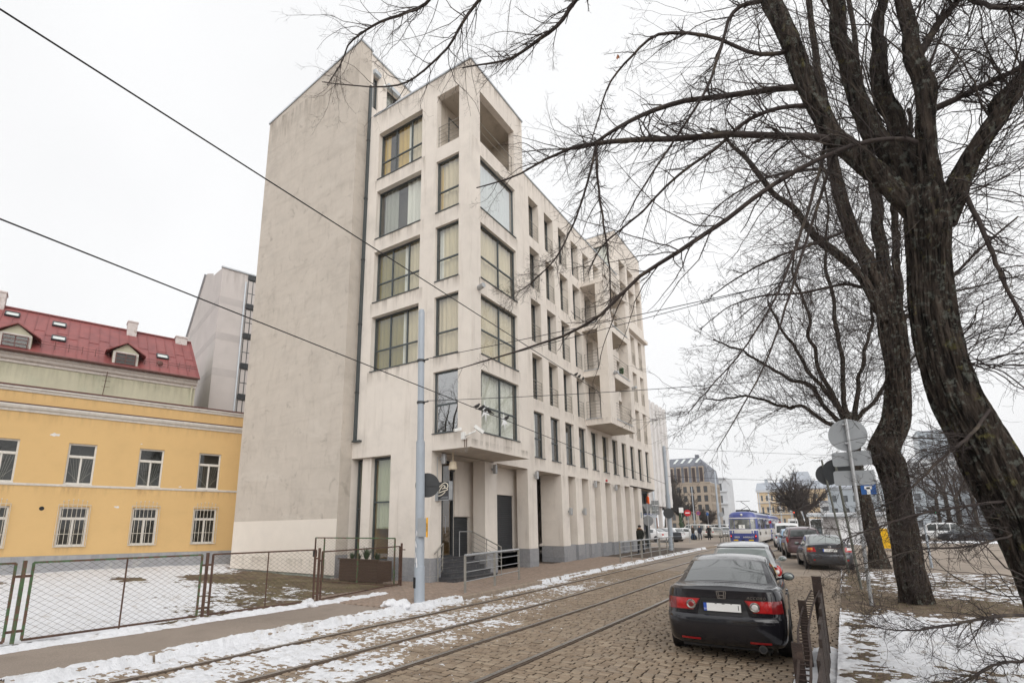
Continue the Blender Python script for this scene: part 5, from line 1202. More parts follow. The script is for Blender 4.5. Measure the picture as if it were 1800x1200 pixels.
for off in (-.055, .055):
    m = MB(); m.tube([(x+off, y, z+.02*math.sin(y*5)) for x, y, z in lad], .013, 6); m.build('rail', M['rustdark'], BR, world=True)
for k in range(34):
    t = k/33*(len(lad)-1); i = min(int(t), len(lad)-2); q = Vector(lad[i]).lerp(Vector(lad[i+1]), t-i); m = MB(); m.cyl(q+Vector((-.055, 0, 0)), q+Vector((.055, 0, 0)), .008, 5); m.build('rung', M['rustdark'], BR, world=True)
for k in range(7):
    y0 = 5.4+k*.72; m = MB(); x = -.24+.015*(k % 2)-.012*k; m.box(x, x+.035, y0, y0+.70, -.05, .48+.07*k+RNG.uniform(-.03, .04)); m.build('plank', M['oldwood'], BR, world=True)
BR.location.x -= .14
# ------------------------------------------------------------------ bare lime trees
def bark_mat(name, dark, light, lichen, lt=(.60, .70), stretch=(7, 7, 1.1), gry=(.17, .18, .155)):
    m = bpy.data.materials.new(name); m.use_nodes = True; t = m.node_tree; b = t.nodes['Principled BSDF']; b.inputs['Roughness'].default_value = .95; b.inputs['Specular IOR Level'].default_value = .2
    tc = _n(t, 'ShaderNodeTexCoord'); mp = _n(t, 'ShaderNodeMapping'); mp.inputs['Scale'].default_value = stretch; t.links.new(tc.outputs['Object'], mp.inputs[0])
    n1 = _n(t, 'ShaderNodeTexNoise', Scale=2.2, Detail=9.0, Roughness=.7); t.links.new(mp.outputs[0], n1.inputs['Vector'])
    v = _n(t, 'ShaderNodeTexVoronoi', Scale=1.7, feature='DISTANCE_TO_EDGE'); t.links.new(mp.outputs[0], v.inputs['Vector'])
    cr = _n(t, 'ShaderNodeValToRGB'); e = cr.color_ramp.elements; e[0].position = .40; e[0].color = (*dark, 1); e[1].position = .62; e[1].color = (*light, 1); t.links.new(n1.outputs['Fac'], cr.inputs[0])
    n2 = _n(t, 'ShaderNodeTexNoise', Scale=5.5, Detail=6.0, Roughness=.65); t.links.new(tc.outputs['Object'], n2.inputs['Vector'])
    r2 = _n(t, 'ShaderNodeMapRange'); r2.inputs['From Min'].default_value = lt[0]; r2.inputs['From Max'].default_value = lt[1]; t.links.new(n2.outputs['Fac'], r2.inputs['Value'])
    mx = _n(t, 'ShaderNodeMixRGB'); t.links.new(r2.outputs[0], mx.inputs['Fac']); t.links.new(cr.outputs[0], mx.inputs['Color1']); mx.inputs['Color2'].default_value = (*lichen, 1)
    n3 = _n(t, 'ShaderNodeTexNoise', Scale=9.0, Detail=7.0, Roughness=.7); t.links.new(tc.outputs['Object'], n3.inputs['Vector'])
    r3 = _n(t, 'ShaderNodeMapRange'); r3.inputs['From Min'].default_value = .54; r3.inputs['From Max'].default_value = .61; r3.inputs['To Max'].default_value = .75; t.links.new(n3.outputs['Fac'], r3.inputs['Value'])
    m2 = _n(t, 'ShaderNodeMixRGB'); t.links.new(r3.outputs[0], m2.inputs['Fac']); t.links.new(mx.outputs[0], m2.inputs['Color1']); m2.inputs['Color2'].default_value = (*gry, 1)
    t.links.new(m2.outputs[0], b.inputs['Base Color'])
    ad = _n(t, 'ShaderNodeMath', operation='ADD'); t.links.new(n1.outputs['Fac'], ad.inputs[0]); t.links.new(v.outputs['Distance'], ad.inputs[1])
    bp = _n(t, 'ShaderNodeBump', Strength=1.0, Distance=.10); t.links.new(ad.outputs[0], bp.inputs['Height']); t.links.new(bp.outputs[0], b.inputs['Normal']); return m
M['bark'] = bark_mat('lime_bark', (.0085, .0065, .0055), (.098, .077, .062), (.17, .155, .06))
M['bark2'] = bark_mat('brown_bark', (.010, .0075, .006), (.092, .069, .054), (.10, .085, .038), lt=(.66, .8))
M['twig'] = pm('dark_twig', (.042, .031, .028), .85, .3, 6, .1, 60, col2=(.085, .068, .048), c2t=(.5, .7), c2s=3)

WK = .93
class Tubes:
    def __init__(s): s.V = []; s.F = []; s.n = 0
    def batch(s, P, R, k):
        """P (N,K,3), R (N,K): N tubes of k sides"""
        N, K, _ = P.shape
        if N == 0: return
        T = np.empty_like(P); T[:, 1:-1] = P[:, 2:]-P[:, :-2]; T[:, 0] = P[:, 1]-P[:, 0]; T[:, -1] = P[:, -1]-P[:, -2]
        T /= np.linalg.norm(T, axis=2, keepdims=True)+1e-9
        ref = np.zeros((N, 1, 3)); m = np.abs(T.mean(1)); ref[np.arange(N), 0, np.argmin(m, 1)] = 1
        A = np.cross(T, np.broadcast_to(ref, T.shape)); A /= np.linalg.norm(A, axis=2, keepdims=True)+1e-9; B = np.cross(T, A)
        q = 2*np.pi*np.arange(k)/k
        V = P[:, :, None]+(A[:, :, None]*np.cos(q)[None, None, :, None]+B[:, :, None]*np.sin(q)[None, None, :, None])*R[:, :, None, None]
        I = np.arange(N*K*k).reshape(N, K, k)+s.n; J = np.roll(I, -1, 2)
        F = np.stack([I[:, :-1], J[:, :-1], J[:, 1:], I[:, 1:]], -1).reshape(-1, 4)
        s.V.append(V.reshape(-1, 3)); s.F.append(F); s.n += N*K*k
    def mesh(s, name, mat): return np_mesh(name, np.concatenate(s.V), np.concatenate(s.F), mat, True)
def unit(v): return v/(np.linalg.norm(v, axis=-1, keepdims=True)+1e-9)
def grow(rg, P0, D0, L, R0, K, wander=.12, trop=(0, 0, .05), rend=.25, zig=0.0):
    N = len(P0); P = np.empty((N, K, 3)); P[:, 0] = P0; D = unit(D0); st = (L/(K-1))[:, None]; tr = np.array(trop)
    for i in range(1, K):
        D = unit(D+rg.normal(0, wander, (N, 3))+tr)
        z = unit(np.cross(D, rg.normal(0, 1, (N, 3))))*zig*(1 if i % 2 else -1)
        P[:, i] = P[:, i-1]+unit(D+z)*st
    t = np.linspace(0, 1, K)[None]; R = R0[:, None]*(1-(1-rend)*t); return P, R
def children(rg, P, R, per, t0, t1, ang, Lf, rf, jit=.3):
    """start points, directions, lengths and radii of side shoots along parents"""
    N, K, _ = P.shape; n = max(0, int(N*per)); idx = rg.integers(0, N, n); t = rg.uniform(t0, t1, n)*(K-1); i = np.minimum(t.astype(int), K-2); f = (t-i)[:, None]
    S = P[idx, i]*(1-f)+P[idx, i+1]*f; T = unit(P[idx, i+1]-P[idx, i]); side = unit(np.cross(T, rg.normal(0, 1, (n, 3)))); a = rg.normal(ang, jit*ang, n)[:, None]
    D = T*np.cos(a)+side*np.sin(a); PL = np.linalg.norm(P[:, -1]-P[:, 0], axis=1)[idx]
    L = PL*Lf*rg.uniform(.45, 1.15, n)*(1.15-.6*t/(K-1)); r = (R[idx, i]*(1-f[:, 0])+R[idx, i+1]*f[:, 0])*rf*rg.uniform(.7, 1.1, n); return S, D, L, r
def spline(pts, rad, n):
    P = np.array(pts, float); R = np.array(rad, float); k = len(P); out = []; ro = []
    for u in np.linspace(0, k-1, n):
        i = min(int(u), k-2); t = u-i; p0 = P[max(i-1, 0)]; p1 = P[i]; p2 = P[i+1]; p3 = P[min(i+2, k-1)]
        out.append(.5*((2*p1)+(p2-p0)*t+(2*p0-5*p1+4*p2-p3)*t*t+(3*p1-p0-3*p2+p3)*t**3)); ro.append(R[i]*(1-t)+R[i+1]*t)
    return np.array(out), np.array(ro)
def px_limb(L, Y0):
    """limb measured in the photo: (px, py, offset of the depth plane, half width in px) -> points and radii in metres"""
    pts = []; rad = []
    for x, y, dy, hw in L:
        q = on_y(x, y, Y0+dy); dep = (q-CV).dot(_f); pts.append(tuple(q)); rad.append(hw*dep/FPX/math.sqrt(1+((x-PPX)/FPX)**2)*WK)
    return pts, rad
def rough_tube(P, R, n, amp, seed, freq=9.0):
    """trunk with ridged bark and lumps: returns verts, quads"""
    K = len(P); T = np.gradient(P, axis=0); T = unit(T); ref = np.array([0, 1.0, 0.12]); A = unit(np.cross(T, ref)); B = np.cross(T, A); th = np.linspace(0, 2*np.pi, n, endpoint=False)
    s = np.concatenate([[0], np.cumsum(np.linalg.norm(np.diff(P, axis=0), axis=1))])
    TH, S = np.meshgrid(th, s); c = np.cos(TH); d = np.sin(TH)
    ring = freq/6.28*4
    def per(f, zs, o, off):  # noise periodic in the angle
        return fbm(c*f+off+seed*3.1, d*f+S*zs+off, o)
    ridge = np.minimum(1, np.abs(per(freq*.95, .9, 2, 3.)-.5)*5); fine = per(freq*1.3, 5, 3, 11.); lump = per(.9, .8, 2, 7.)
    rr = R[:, None]*(1+.30*(lump-.5)*1.6)+amp*(ridge-.75)+amp*.8*(fine-.5)
    V = P[:, None]+(A[:, None]*c[..., None]+B[:, None]*d[..., None])*rr[..., None]
    I = np.arange(K*n).reshape(K, n); J = np.roll(I, -1, 1); F = np.stack([I[:-1], J[:-1], J[1:], I[1:]], -1).reshape(-1, 4); return V.reshape(-1, 3), F
def lime_tree(name, label, base, trunk, limbs, extra, Y0, seed, bark='bark', shoots=1.0, minr=.0022, sh_len=3.2, knob=None, group='bare lime trees on the verge', sprouts=(), twigk=1.0, trn=150, amp=.05, bend=.07, extra_k=1.0, sh_up=.35, side_bias=(0, 0, 0)):
    rg = np.random.default_rng(seed); T = thing(name, label, 'tree', base, 0, group); off = np.array(base)
    Vs = []; Fs = []; nv = 0
    def addrt(pts, rad, n, K, a, sd, bd=0.0):
        nonlocal nv
        P, R = spline(pts, rad, K); tt = np.linspace(0, 1, K)
        if bd: P = P+np.stack([(fbm(tt*5+sd*3.7, tt*0+q*9.1, 3)-.5)*4*bd*np.minimum(1, tt*3) for q in range(3)], 1)
        V, F = rough_tube(P, R, n, a, sd); Vs.append(V-off); Fs.append(F+nv); nv += len(V); return P, R
    pts, rad = px_limb(trunk, Y0); addrt(pts, rad, trn, 240, amp, seed)
    par = []
    for k, L in enumerate(limbs):
        pts, rad = px_limb(L, Y0); rad = [r_*(.97-.13*q_/len(rad)) for q_, r_ in enumerate(rad)]; P, R = addrt(pts, rad, 40, 90, amp*.6, seed+k+1, bend); par.append(spline(P, R, 24))
    o = obj('trunk', np_mesh('trunk', np.concatenate(Vs), np.concatenate(Fs), M[bark]), T)
    tb = Tubes(); LP = np.array([p for p, r in par]); LR = np.array([r for p, r in par])
    EP = []; ER = []
    for L in extra:
        pts, rad = px_limb(L, Y0); P, R = spline(pts, rad, 24); P = P+rg.normal(0, .005, P.shape)*np.minimum(1, R[:, None]/.02); R = R*.66; EP.append(P); ER.append(R)
    if EP: EP = np.array(EP); ER = np.array(ER); tb.batch(EP, ER, 8)
    # long shoots from the limbs
    S, D, L, r = children(rg, LP, LR, 32*shoots, .12, 1.0, .75, .5, .22)
    L = sh_len*rg.uniform(.45, 1.15, len(S)); r = rg.uniform(.006, .0145, len(S))*sh_len/3.2; D = unit(D+np.array([0, 0, sh_up])+np.array(side_bias)); P1, R1 = grow(rg, S, D, L, r, 16, .12, (0, 0, .015), .28, .09); tb.batch(P1, R1, 5)
    # twigs on shoots and on the long traced branches
    def twigs(P, R, per, Lmul, kk, lvl):
        S, D, L, r = children(rg, P, R, per, .08, 1.0, .8, Lmul, .55); L = np.clip(L, .12, 1.6); r = np.maximum(r*.8, minr); P2, R2 = grow(rg, S, D, L, r, 7, .16, (0, 0, .01), .45, .16); R2 = np.maximum(R2, minr*.8); tb.batch(P2, R2, kk); return P2, R2
    Pa, Ra = twigs(P1, R1, 12*twigk, .30, 3, 1); Pb, Rb = twigs(Pa, Ra, 2.6*twigk, .5, 3, 2)
    if len(EP):
        # secondary branches from the traced ones, fanning and drooping
        S, D, L, r = children(rg, EP, ER, 13*extra_k, .12, .98, .75, .28, .6); L = np.clip(L, .5, 2.6); r = np.clip(r*.8, .003, .011); P3, R3 = grow(rg, S, D, L, r, 12, .12, (0, 0, -.012), .3, .08); tb.batch(P3, R3, 5)
        Pc, Rc = twigs(P3, R3, 10*twigk, .34, 3, 1); Pd, Rd = twigs(Pc, Rc, 2.2*twigk, .55, 3, 2); Pe, Re = twigs(EP, ER, 24*twigk, .09, 3, 1); twigs(Pe, Re, 4*twigk, .5, 3, 2)
    for (x, y, dy, nn, ln, dirv, spread) in sprouts:
        c = np.array(on_y(x, y, Y0+dy)); S = c+rg.normal(0, .10, (nn, 3)); D = unit(np.array(dirv)[None]+rg.normal(0, spread, (nn, 3))); L = ln*rg.uniform(.4, 1.1, nn); r = rg.uniform(.004, .010, nn)
        P4, R4 = grow(rg, S, D, L, r, 14, .15, (0, 0, .022), .3, .10); tb.batch(P4, R4, 4); Pf, Rf = twigs(P4, R4, 6*twigk, .32, 3, 1); twigs(Pf, Rf, 1.5*twigk, .5, 3, 2)
    me = tb.mesh('crown', M['twig']); c = obj('crown', me, T); 
    co = np.empty(len(me.vertices)*3, np.float32); me.vertices.foreach_get('co', co); me.vertices.foreach_set('co', (co.reshape(-1, 3)-off).ravel().astype(np.float32)); me.update()
    return T

big_trunk = [(1930, 1275, 0, 87.4), (1885, 1130, 0, 73.9), (1815, 965, 0, 64.7), (1738, 815, 0, 58.0), (1672, 690, 0, 48.7), (1640, 570, 0, 42.0), (1634, 460, 0, 41.2), (1633, 390, 0, 47.0), (1632, 340, 0, 37.0), (1632, 322, 0, 16.8)]
big_limbs = [
 [(1628, 390, 0, 30.4), (1565, 322, 0, 24.8), (1495, 255, 0, 24.8), (1442, 178, 0, 21.6), (1392, 82, 0, 20.0), (1347, 0, 0, 18.4), (1312, -80, .1, 16.0), (1285, -200, .2, 11.2), (1262, -330, .3, 5.6)],
 [(1625, 375, .1, 25.6), (1565, 275, .2, 23.2), (1512, 192, .3, 21.6), (1482, 90, .4, 17.6), (1462, 10, .4, 16.0), (1440, -100, .5, 12.8), (1425, -260, .5, 6.4)],
 [(1635, 360, .2, 22.4), (1585, 245, .4, 17.6), (1548, 172, .5, 20.0), (1556, 60, .6, 13.6), (1546, -20, .6, 12.0), (1540, -200, .7, 6.4)],
 [(1640, 370, 0, 28.8), (1622, 250, -.1, 21.6), (1613, 160, -.1, 22.4), (1601, 70, -.1, 17.6), (1586, -20, 0, 16.0), (1570, -160, 0, 10.4), (1560, -320, 0, 5.6)],
 [(1650, 390, 0, 33.6), (1702, 282, 0, 24.0), (1745, 218, 0, 23.2), (1776, 180, 0, 29.6), (1830, 130, 0, 20.0), (1905, 70, .1, 16.0), (2000, -10, .2, 9.6)]]
big_extra = [
 [(1478, 250, 0, 13), (1440, 242, -.05, 12), (1380, 240, -.1, 11), (1290, 236, -.2, 10), (1210, 243, -.3, 9), (1120, 246, -.4, 7.5), (1050, 252, -.4, 6.5), (1000, 262, -.4, 4.5), (950, 285, -.4, 3.2), (900, 312, -.4, 2.4), (838, 330, -.4, 1.6)],
 [(1628, 262, 0, 11), (1600, 246, -.2, 8.5), (1545, 246, -.28, 8), (1480, 262, -.45, 8), (1400, 300, -.6, 8), (1330, 345, -.7, 7.6), (1250, 405, -.8, 7.5), (1180, 450, -.9, 6.5), (1120, 490, -.9, 5.5), (1060, 550, -1, 4.8), (1000, 585, -1, 4), (930, 610, -1, 3), (860, 632, -1, 2.2), (800, 650, -1, 1.4)],
 [(1440, 165, 0, 12), (1405, 153, -.05, 11), (1340, 160, 0, 9), (1270, 170, -.1, 8), (1200, 178, -.2, 7.5), (1140, 198, -.3, 6.5), (1090, 222, -.4, 5.5), (1045, 252, -.4, 4), (1010, 262, -.4, 2.5), (960, 262, -.4, 1.6), (918, 268, -.4, 1.2)],
 [(1432, 185, 0, 8), (1370, 190, -.1, 6.5), (1310, 215, -.1, 6), (1260, 260, -.2, 5), (1190, 310, -.3, 4), (1120, 380, -.3, 3), (1060, 430, -.4, 2.4), (1035, 480, -.4, 1.6)],
 [(1330, -60, .1, 9), (1230, -50, 0, 7.5), (1110, -42, -.1, 6.5), (1020, -5, -.2, 6), (985, 40, -.2, 5.5), (945, 72, -.2, 4.8), (900, 102, -.3, 3.6), (860, 112, -.3, 2.6), (812, 119, -.3, 1.6)],
 [(1310, -120, .1, 9), (1120, -150, -.1, 7), (950, -110, -.2, 5.5), (845, -2, -.3, 4.8), (812, 42, -.3, 4), (790, 80, -.3, 3.4), (740, 128, -.3, 2.8), (700, 150, -.3, 2.4), (640, 152, -.3, 1.9), (567, 144, -.3, 1.3)],
 [(1300, -170, .1, 9), (1050, -230, -.1, 7), (860, -120, -.3, 5.5), (756, 0, -.4, 4.6), (715, 22, -.4, 4), (672, 38, -.4, 3.5), (640, 55, -.4, 3), (612, 80, -.4, 2.4), (600, 110, -.4, 1.8), (575, 150, -.4, 1.2)],
 [(1460, 200, .3, 6), (1440, 300, .1, 5.5), (1412, 395, -.2, 4.6), (1368, 512, -.4, 3.6), (1308, 612, -.6, 2.6), (1240, 690, -.7, 1.7), (1205, 730, -.7, 1.1)],
 [(1470, 260, .2, 6), (1425, 400, 0, 4.8), (1388, 520, -.2, 3.6), (1345, 640, -.4, 2.6), (1290, 740, -.5, 1.7), (1260, 790, -.5, 1.1)],
 [(1048, 252, -.4, 4.5), (1052, 330, -.4, 3.6), (1062, 400, -.4, 3), (1071, 470, -.4, 2.4), (1073, 545, -.4, 1.4)],
 [(1048, 254, -.4, 4), (1030, 330, -.5, 3.2), (1005, 400, -.5, 2.6), (975, 455, -.6, 2), (930, 500, -.6, 1.4), (912, 512, -.6, 1)],
 [(1395, 90, 0, 7), (1330, 95, -.2, 6), (1250, 65, -.3, 5), (1160, 60, -.4, 4.2), (1110, 100, -.5, 3.4), (1070, 150, -.5, 2.8), (1050, 215, -.5, 2), (1035, 260, -.5, 1.2)],
 [(1345, 0, 0, 8), (1290, 20, -.2, 6), (1265, 90, -.3, 5), (1240, 160, -.4, 4.2), (1190, 240, -.5, 3.3), (1130, 330, -.6, 2.4), (1090, 400, -.6, 1.5)],
 [(1615, 100, 0, 15), (1650, 42, 0, 13), (1690, -5, 0, 11), (1745, -65, 0, 9)],
 [(1636, 195, 0, 13), (1700, 165, 0, 11), (1750, 140, 0, 10), (1805, 116, 0, 9), (1890, 88, 0, 6)],
 [(1600, -60, 0, 12), (1690, -10, -.3, 9), (1745, 12, -.4, 8), (1815, 16, -.5, 7), (1900, 30, -.5, 5)],
 [(1690, 330, 0, 9), (1735, 420, -.2, 8), (1775, 520, -.3, 6.5), (1830, 620, -.3, 4.5)],
 [(1740, 720, -.2, 7), (1700, 770, -.4, 6), (1660, 800, -.5, 5), (1610, 850, -.6, 3.6), (1570, 880, -.6, 2.4), (1510, 905, -.6, 1.4)],
 [(1770, 880, -.2, 6), (1690, 890, -.6, 5), (1610, 905, -.8, 4), (1530, 930, -.9, 3), (1480, 950, -1, 1.6)],
 [(1830, 1080, -.3, 7), (1740, 1085, -.8, 6), (1660, 1100, -1, 4.5), (1590, 1108, -1.1, 2.8), (1530, 1100, -1.2, 1.4)],
 [(1840, 1160, -.4, 7), (1760, 1165, -.9, 5.5), (1690, 1200, -1.1, 4), (1640, 1230, -1.2, 3)],
 [(1780, 940, -.2, 5), (1700, 960, -.5, 4), (1620, 965, -.7, 3), (1540, 985, -.8, 2), (1480, 1000, -.8, 1.2)]]
lime_tree('lime_tree', 'nearest large bare lime with a thick leaning lichen covered trunk', (1.9, 8.8, 0), big_trunk, big_limbs, big_extra, 8.8, 21, shoots=.8, sh_len=3.0, extra_k=2.1, twigk=.9, minr=.0019,
 sprouts=[(1700, 780, -.2, 7, 1.4, (-1, -.1, .12), .35), (1760, 930, -.3, 8, 1.5, (-1, -.2, .08), .3), (1800, 1040, -.4, 8, 1.5, (-1, -.3, .05), .28), (1650, 380, 0, 26, 2.6, (.5, .1, .5), .6), (1600, 420, 0, 10, 1.6, (-.7, -.2, .1), .5), (1690, 600, 0, 16, 2.2, (.9, .1, .25), .4), (1048, 252, -.4, 24, 1.7, (-.6, 0, -.35), .5), (1776, 180, 0, 26, 2.4, (.1, 0, .9), .6), (1442, 235, 0, 10, 3.0, (-.7, -.1, .2), .5), (1548, 165, .5, 22, 3.0, (-.3, .2, .9), .5),
 (1615, 150, 0, 26, 3.2, (.7, 0, .55), .5), (1565, 320, 0, 6, 2.8, (-.8, 0, .05), .4), (1500, 250, 0, 8, 3.0, (-.85, .1, .35), .45), (1720, 260, 0, 24, 2.6, (.8, .1, .35), .5), (1660, 330, 0, 24, 2.6, (.9, 0, .1), .45), (1395, 90, 0, 14, 3.0, (-.8, 0, .2), .5), (1350, 10, 0, 16, 3.2, (-.8, 0, .0), .5), (1690, 640, 0, 20, 2.4, (.9, .1, .1), .4), (1200, 243, -.3, 10, 1.8, (-.5, 0, -.3), .6)])

t2_trunk = [(1613, 1080, 0, 42.8), (1606, 1045, 0, 33.1), (1592, 960, 0, 29.7), (1581, 880, 0, 29.7), (1566, 818, 0, 32.4), (1553, 790, 0, 33.8), (1574, 735, 0, 28.3), (1578, 650, 0, 24.8), (1573, 585, 0, 26.2), (1567, 552, 0, 24.8), (1565, 536, 0, 11.0)]
t2_limbs = [[(1568, 585, 0, 18.5), (1532, 475, 0, 16.5), (1502, 400, 0, 15.8), (1472, 300, 0, 11.9), (1452, 200, 0, 9.9), (1432, 60, 0, 7.3), (1420, -80, 0, 4.0)],
 [(1574, 580, .2, 15.8), (1557, 470, .3, 13.2), (1546, 380, .3, 11.9), (1522, 250, .3, 9.2), (1502, 120, .4, 6.6), (1490, -20, .4, 3.3)],
 [(1556, 565, -.2, 11.9), (1507, 482, -.2, 9.9), (1452, 427, -.2, 8.6), (1402, 372, -.3, 6.6), (1352, 332, -.3, 5.3), (1302, 272, -.3, 4.0), (1245, 222, -.3, 2.3)],
 [(1582, 580, .1, 10.6), (1572, 440, .2, 7.3), (1577, 330, .2, 5.9), (1605, 190, .2, 3.3)]]
t2_extra = [[(1500, 400, 0, 6.4), (1440, 425, -.2, 4.8), (1370, 450, -.4, 4.0), (1310, 480, -.5, 2.8), (1250, 520, -.6, 1.6)], [(1516, 505, 0, 6.5), (1480, 500, 0, 5.6), (1410, 515, -.2, 4.0), (1340, 520, -.3, 3.2), (1280, 540, -.4, 1.9), (1230, 580, -.4, 1.2)],
 [(1470, 300, 0, 5.6), (1400, 300, -.2, 4.0), (1330, 320, -.3, 3.2), (1265, 360, -.4, 2.0), (1210, 420, -.4, 1.2)], [(1590, 560, 0, 6.4), (1660, 500, 0, 5.6), (1720, 440, 0, 4.4), (1790, 380, 0, 3.2)], [(1590, 540, 0, 5.6), (1650, 520, 0, 4.4), (1730, 500, 0, 3.2), (1810, 480, 0, 2.0)]]
lime_tree('lime_tree', 'second bare lime with a swollen burl halfway up its straight trunk', (1.25, 17.45, .06), t2_trunk, t2_limbs, t2_extra, 17.45, 33, bark='bark2', shoots=1.2, minr=.0038, sh_len=4.0, amp=.05, bend=.09,
 sprouts=[(1545, 800, -.3, 26, 1.9, (-.3, -.5, -.1), .7), (1585, 830, -.3, 20, 1.9, (.8, -.3, .1), .6), (1600, 960, -.4, 16, 1.5, (.5, -.7, .1), .6), (1575, 640, -.2, 24, 3.0, (-.8, -.2, .2), .5), (1590, 640, -.2, 24, 3.2, (.9, -.1, .25), .5), (1610, 1040, -.5, 18, .9, (.2, -.6, .5), .7), (1565, 560, 0, 44, 4.5, (-.8, 0, .5), .5), (1500, 400, 0, 36, 4.5, (-.8, 0, .4), .5), (1470, 300, 0, 30, 4.5, (-.7, 0, .5), .5), (1450, 425, -.2, 26, 3.5, (-.8, 0, .0), .5), (1580, 560, 0, 40, 5, (.9, 0, .4), .5)])

t3_trunk = [(1550, 1008, 0, 26.7), (1540, 965, 0, 16.8), (1524, 900, 0, 14.5), (1510, 850, 0, 13.3), (1502, 800, 0, 13.3), (1494, 760, 0, 16.2), (1491, 735, 0, 14.5), (1490, 724, 0, 7.0)]
t3_limbs = [[(1491, 745, 0, 6.9), (1479, 640, 0, 4.8), (1466, 540, 0, 4.2), (1453, 430, 0, 3.1), (1445, 320, 0, 1.6)], [(1488, 745, 0, 6.3), (1458, 700, 0, 4.8), (1400, 600, 0, 3.1), (1345, 530, 0, 1.6)], [(1484, 748, 0, 5.8), (1420, 690, 0, 4.2), (1340, 640, 0, 2.9), (1255, 590, 0, 1.4)],
 [(1496, 745, 0, 6.3), (1515, 660, 0, 4.2), (1530, 560, 0, 3.1), (1535, 440, 0, 1.6)], [(1480, 752, 0, 5.3), (1410, 725, 0, 3.7), (1330, 700, 0, 2.6), (1250, 695, 0, 1.4)], [(1487, 742, 0, 5.8), (1440, 620, 0, 3.7), (1415, 520, 0, 2.6), (1395, 420, 0, 1.4)], [(1500, 748, 0, 5.3), (1550, 690, 0, 3.7), (1610, 620, 0, 2.6), (1660, 560, 0, 1.6)]]
lime_tree('lime_tree', 'third bare lime standing behind the sign posts with shoots fanning from its cut head', (1.1, 29.6, .15), t3_trunk, t3_limbs, [], 29.6, 47, bark='bark2', shoots=1.5, minr=.006, sh_len=4.2, trn=60, amp=.04, bend=.22, twigk=.8, sh_up=.1,
 sprouts=[(1488, 740, 0, 26, 6.0, (-.8, 0, .2), .5), (1490, 735, 0, 18, 6.0, (-.2, 0, .9), .5), (1500, 745, 0, 16, 4.0, (.8, 0, .5), .5), (1440, 690, 0, 16, 4.0, (-.8, 0, .1), .5), (1400, 600, 0, 14, 4, (-.5, 0, .6), .6), (1470, 600, 0, 16, 4, (-.3, 0, .7), .6), (1340, 640, 0, 14, 3, (-.8, 0, 0), .6)])
M['deadleaf'] = pm('dead_brown_leaf', (.33, .13, .06), .8, .2, 20)
lf = MB(); lf.add([(0, 0, .06), (-.035, 0, -.01), (-.02, .01, -.045), (0, .015, -.02), (.03, .008, -.05), (.03, 0, .0)], [(0, 1, 3), (1, 2, 3), (0, 3, 5), (3, 4, 5)])
tag(lf.build('dead_leaf', M['deadleaf'], None, loc=tuple(on_y(1086, 100, 8.3))), 'single dead brown leaf left hanging on the twigs above the roofline', 'leaf')

# simpler trees further off
def far_tree(label, base, h, rtr, seed, nl=7, spread=.9, minr=.012, shoots=16, tw=10, lean=(0, 0), head=.35, group='bare trees beyond the verge', mat='bark2', fan=1.0):
    rg = np.random.default_rng(seed); T = thing('bare_tree', label, 'tree', base, 0, group); b = np.zeros(3)
    hz = h*head; P, R = spline([(0, 0, -.2), (lean[0]*.4, lean[1]*.4, hz*.5), (lean[0], lean[1], hz)], [rtr*1.35, rtr, rtr*.9], 30); V, F = rough_tube(P, R, 20, rtr*.08, seed)
    obj('trunk', np_mesh('trunk', V, F, M[mat]), T); tb = Tubes()
    S = np.repeat(P[-1:], nl, 0)+rg.normal(0, rtr*.2, (nl, 3)); az = np.arange(nl)/nl*6.283+rg.uniform(0, .5, nl); el = rg.uniform(.35, 1.35, nl); D = np.stack([np.cos(az)*np.cos(el)*spread, np.sin(az)*np.cos(el)*spread, np.sin(el)], 1)
    PL, RL = grow(rg, S, D, h*.55*rg.uniform(.7, 1.1, nl), rtr*rg.uniform(.4, .6, nl), 16, .12, (0, 0, .05), .15); tb.batch(PL, RL, 6)
    S, D, L, r = children(rg, PL, RL, shoots, .1, 1, .7*fan, .5, .4); L = np.clip(L, h*.08, h*.38); r = np.maximum(r, minr*1.3); P1, R1 = grow(rg, S, D, L, r, 9, .12, (0, 0, .03), .4); tb.batch(P1, R1, 4)
    S, D, L, r = children(rg, P1, R1, tw, .1, 1, .8, .42, .6); r = np.maximum(r, minr); P2, R2 = grow(rg, S, D, np.clip(L, .2, h*.2), r, 6, .18, (0, 0, .01), .6); tb.batch(P2, R2, 3)
    S, D, L, r = children(rg, P2, R2, 1.6, .1, 1, .8, .5, .8); r = np.maximum(r, minr*.8); P3, R3 = grow(rg, S, D, np.clip(L, .15, h*.12), r, 5, .18, (0, 0, .01), .7); tb.batch(P3, R3, 3)
    obj('crown', tb.mesh('crown', M['twig']), T); return T
far_tree('round topped bare tree at the tram stop with its trunk leaning right', (on_y(1416, 940, 84).x, 84, .23), 9.6, .42, 5, 13, 1.3, .011, 24, 9, (-.6, 0), .38, fan=1.2)
far_tree('smaller bare tree standing behind the round topped one', (on_y(1424, 935, 118).x, 118, .23), 11, .4, 6, 10, 1.2, .015, 18, 8, (-.4, 0), .40, fan=1.2)
far_tree('tall bare tree in front of the brown stone building', (-41, 152, .3), 19, .38, 7, 12, .8, .02, 26, 14, (.6, 0), .3)
far_tree('bare tree with a forked trunk before the brown stone building corner', (-35.5, 150, .3), 15, .35, 8, 11, 1.0, .02, 26, 14, (-.5, 0), .25)
far_tree('low dense bare tree at the corner behind the thin lamp post', (-31, 156, .3), 8, .25, 9, 12, 1.4, .018, 30, 14, (0, 0), .25)
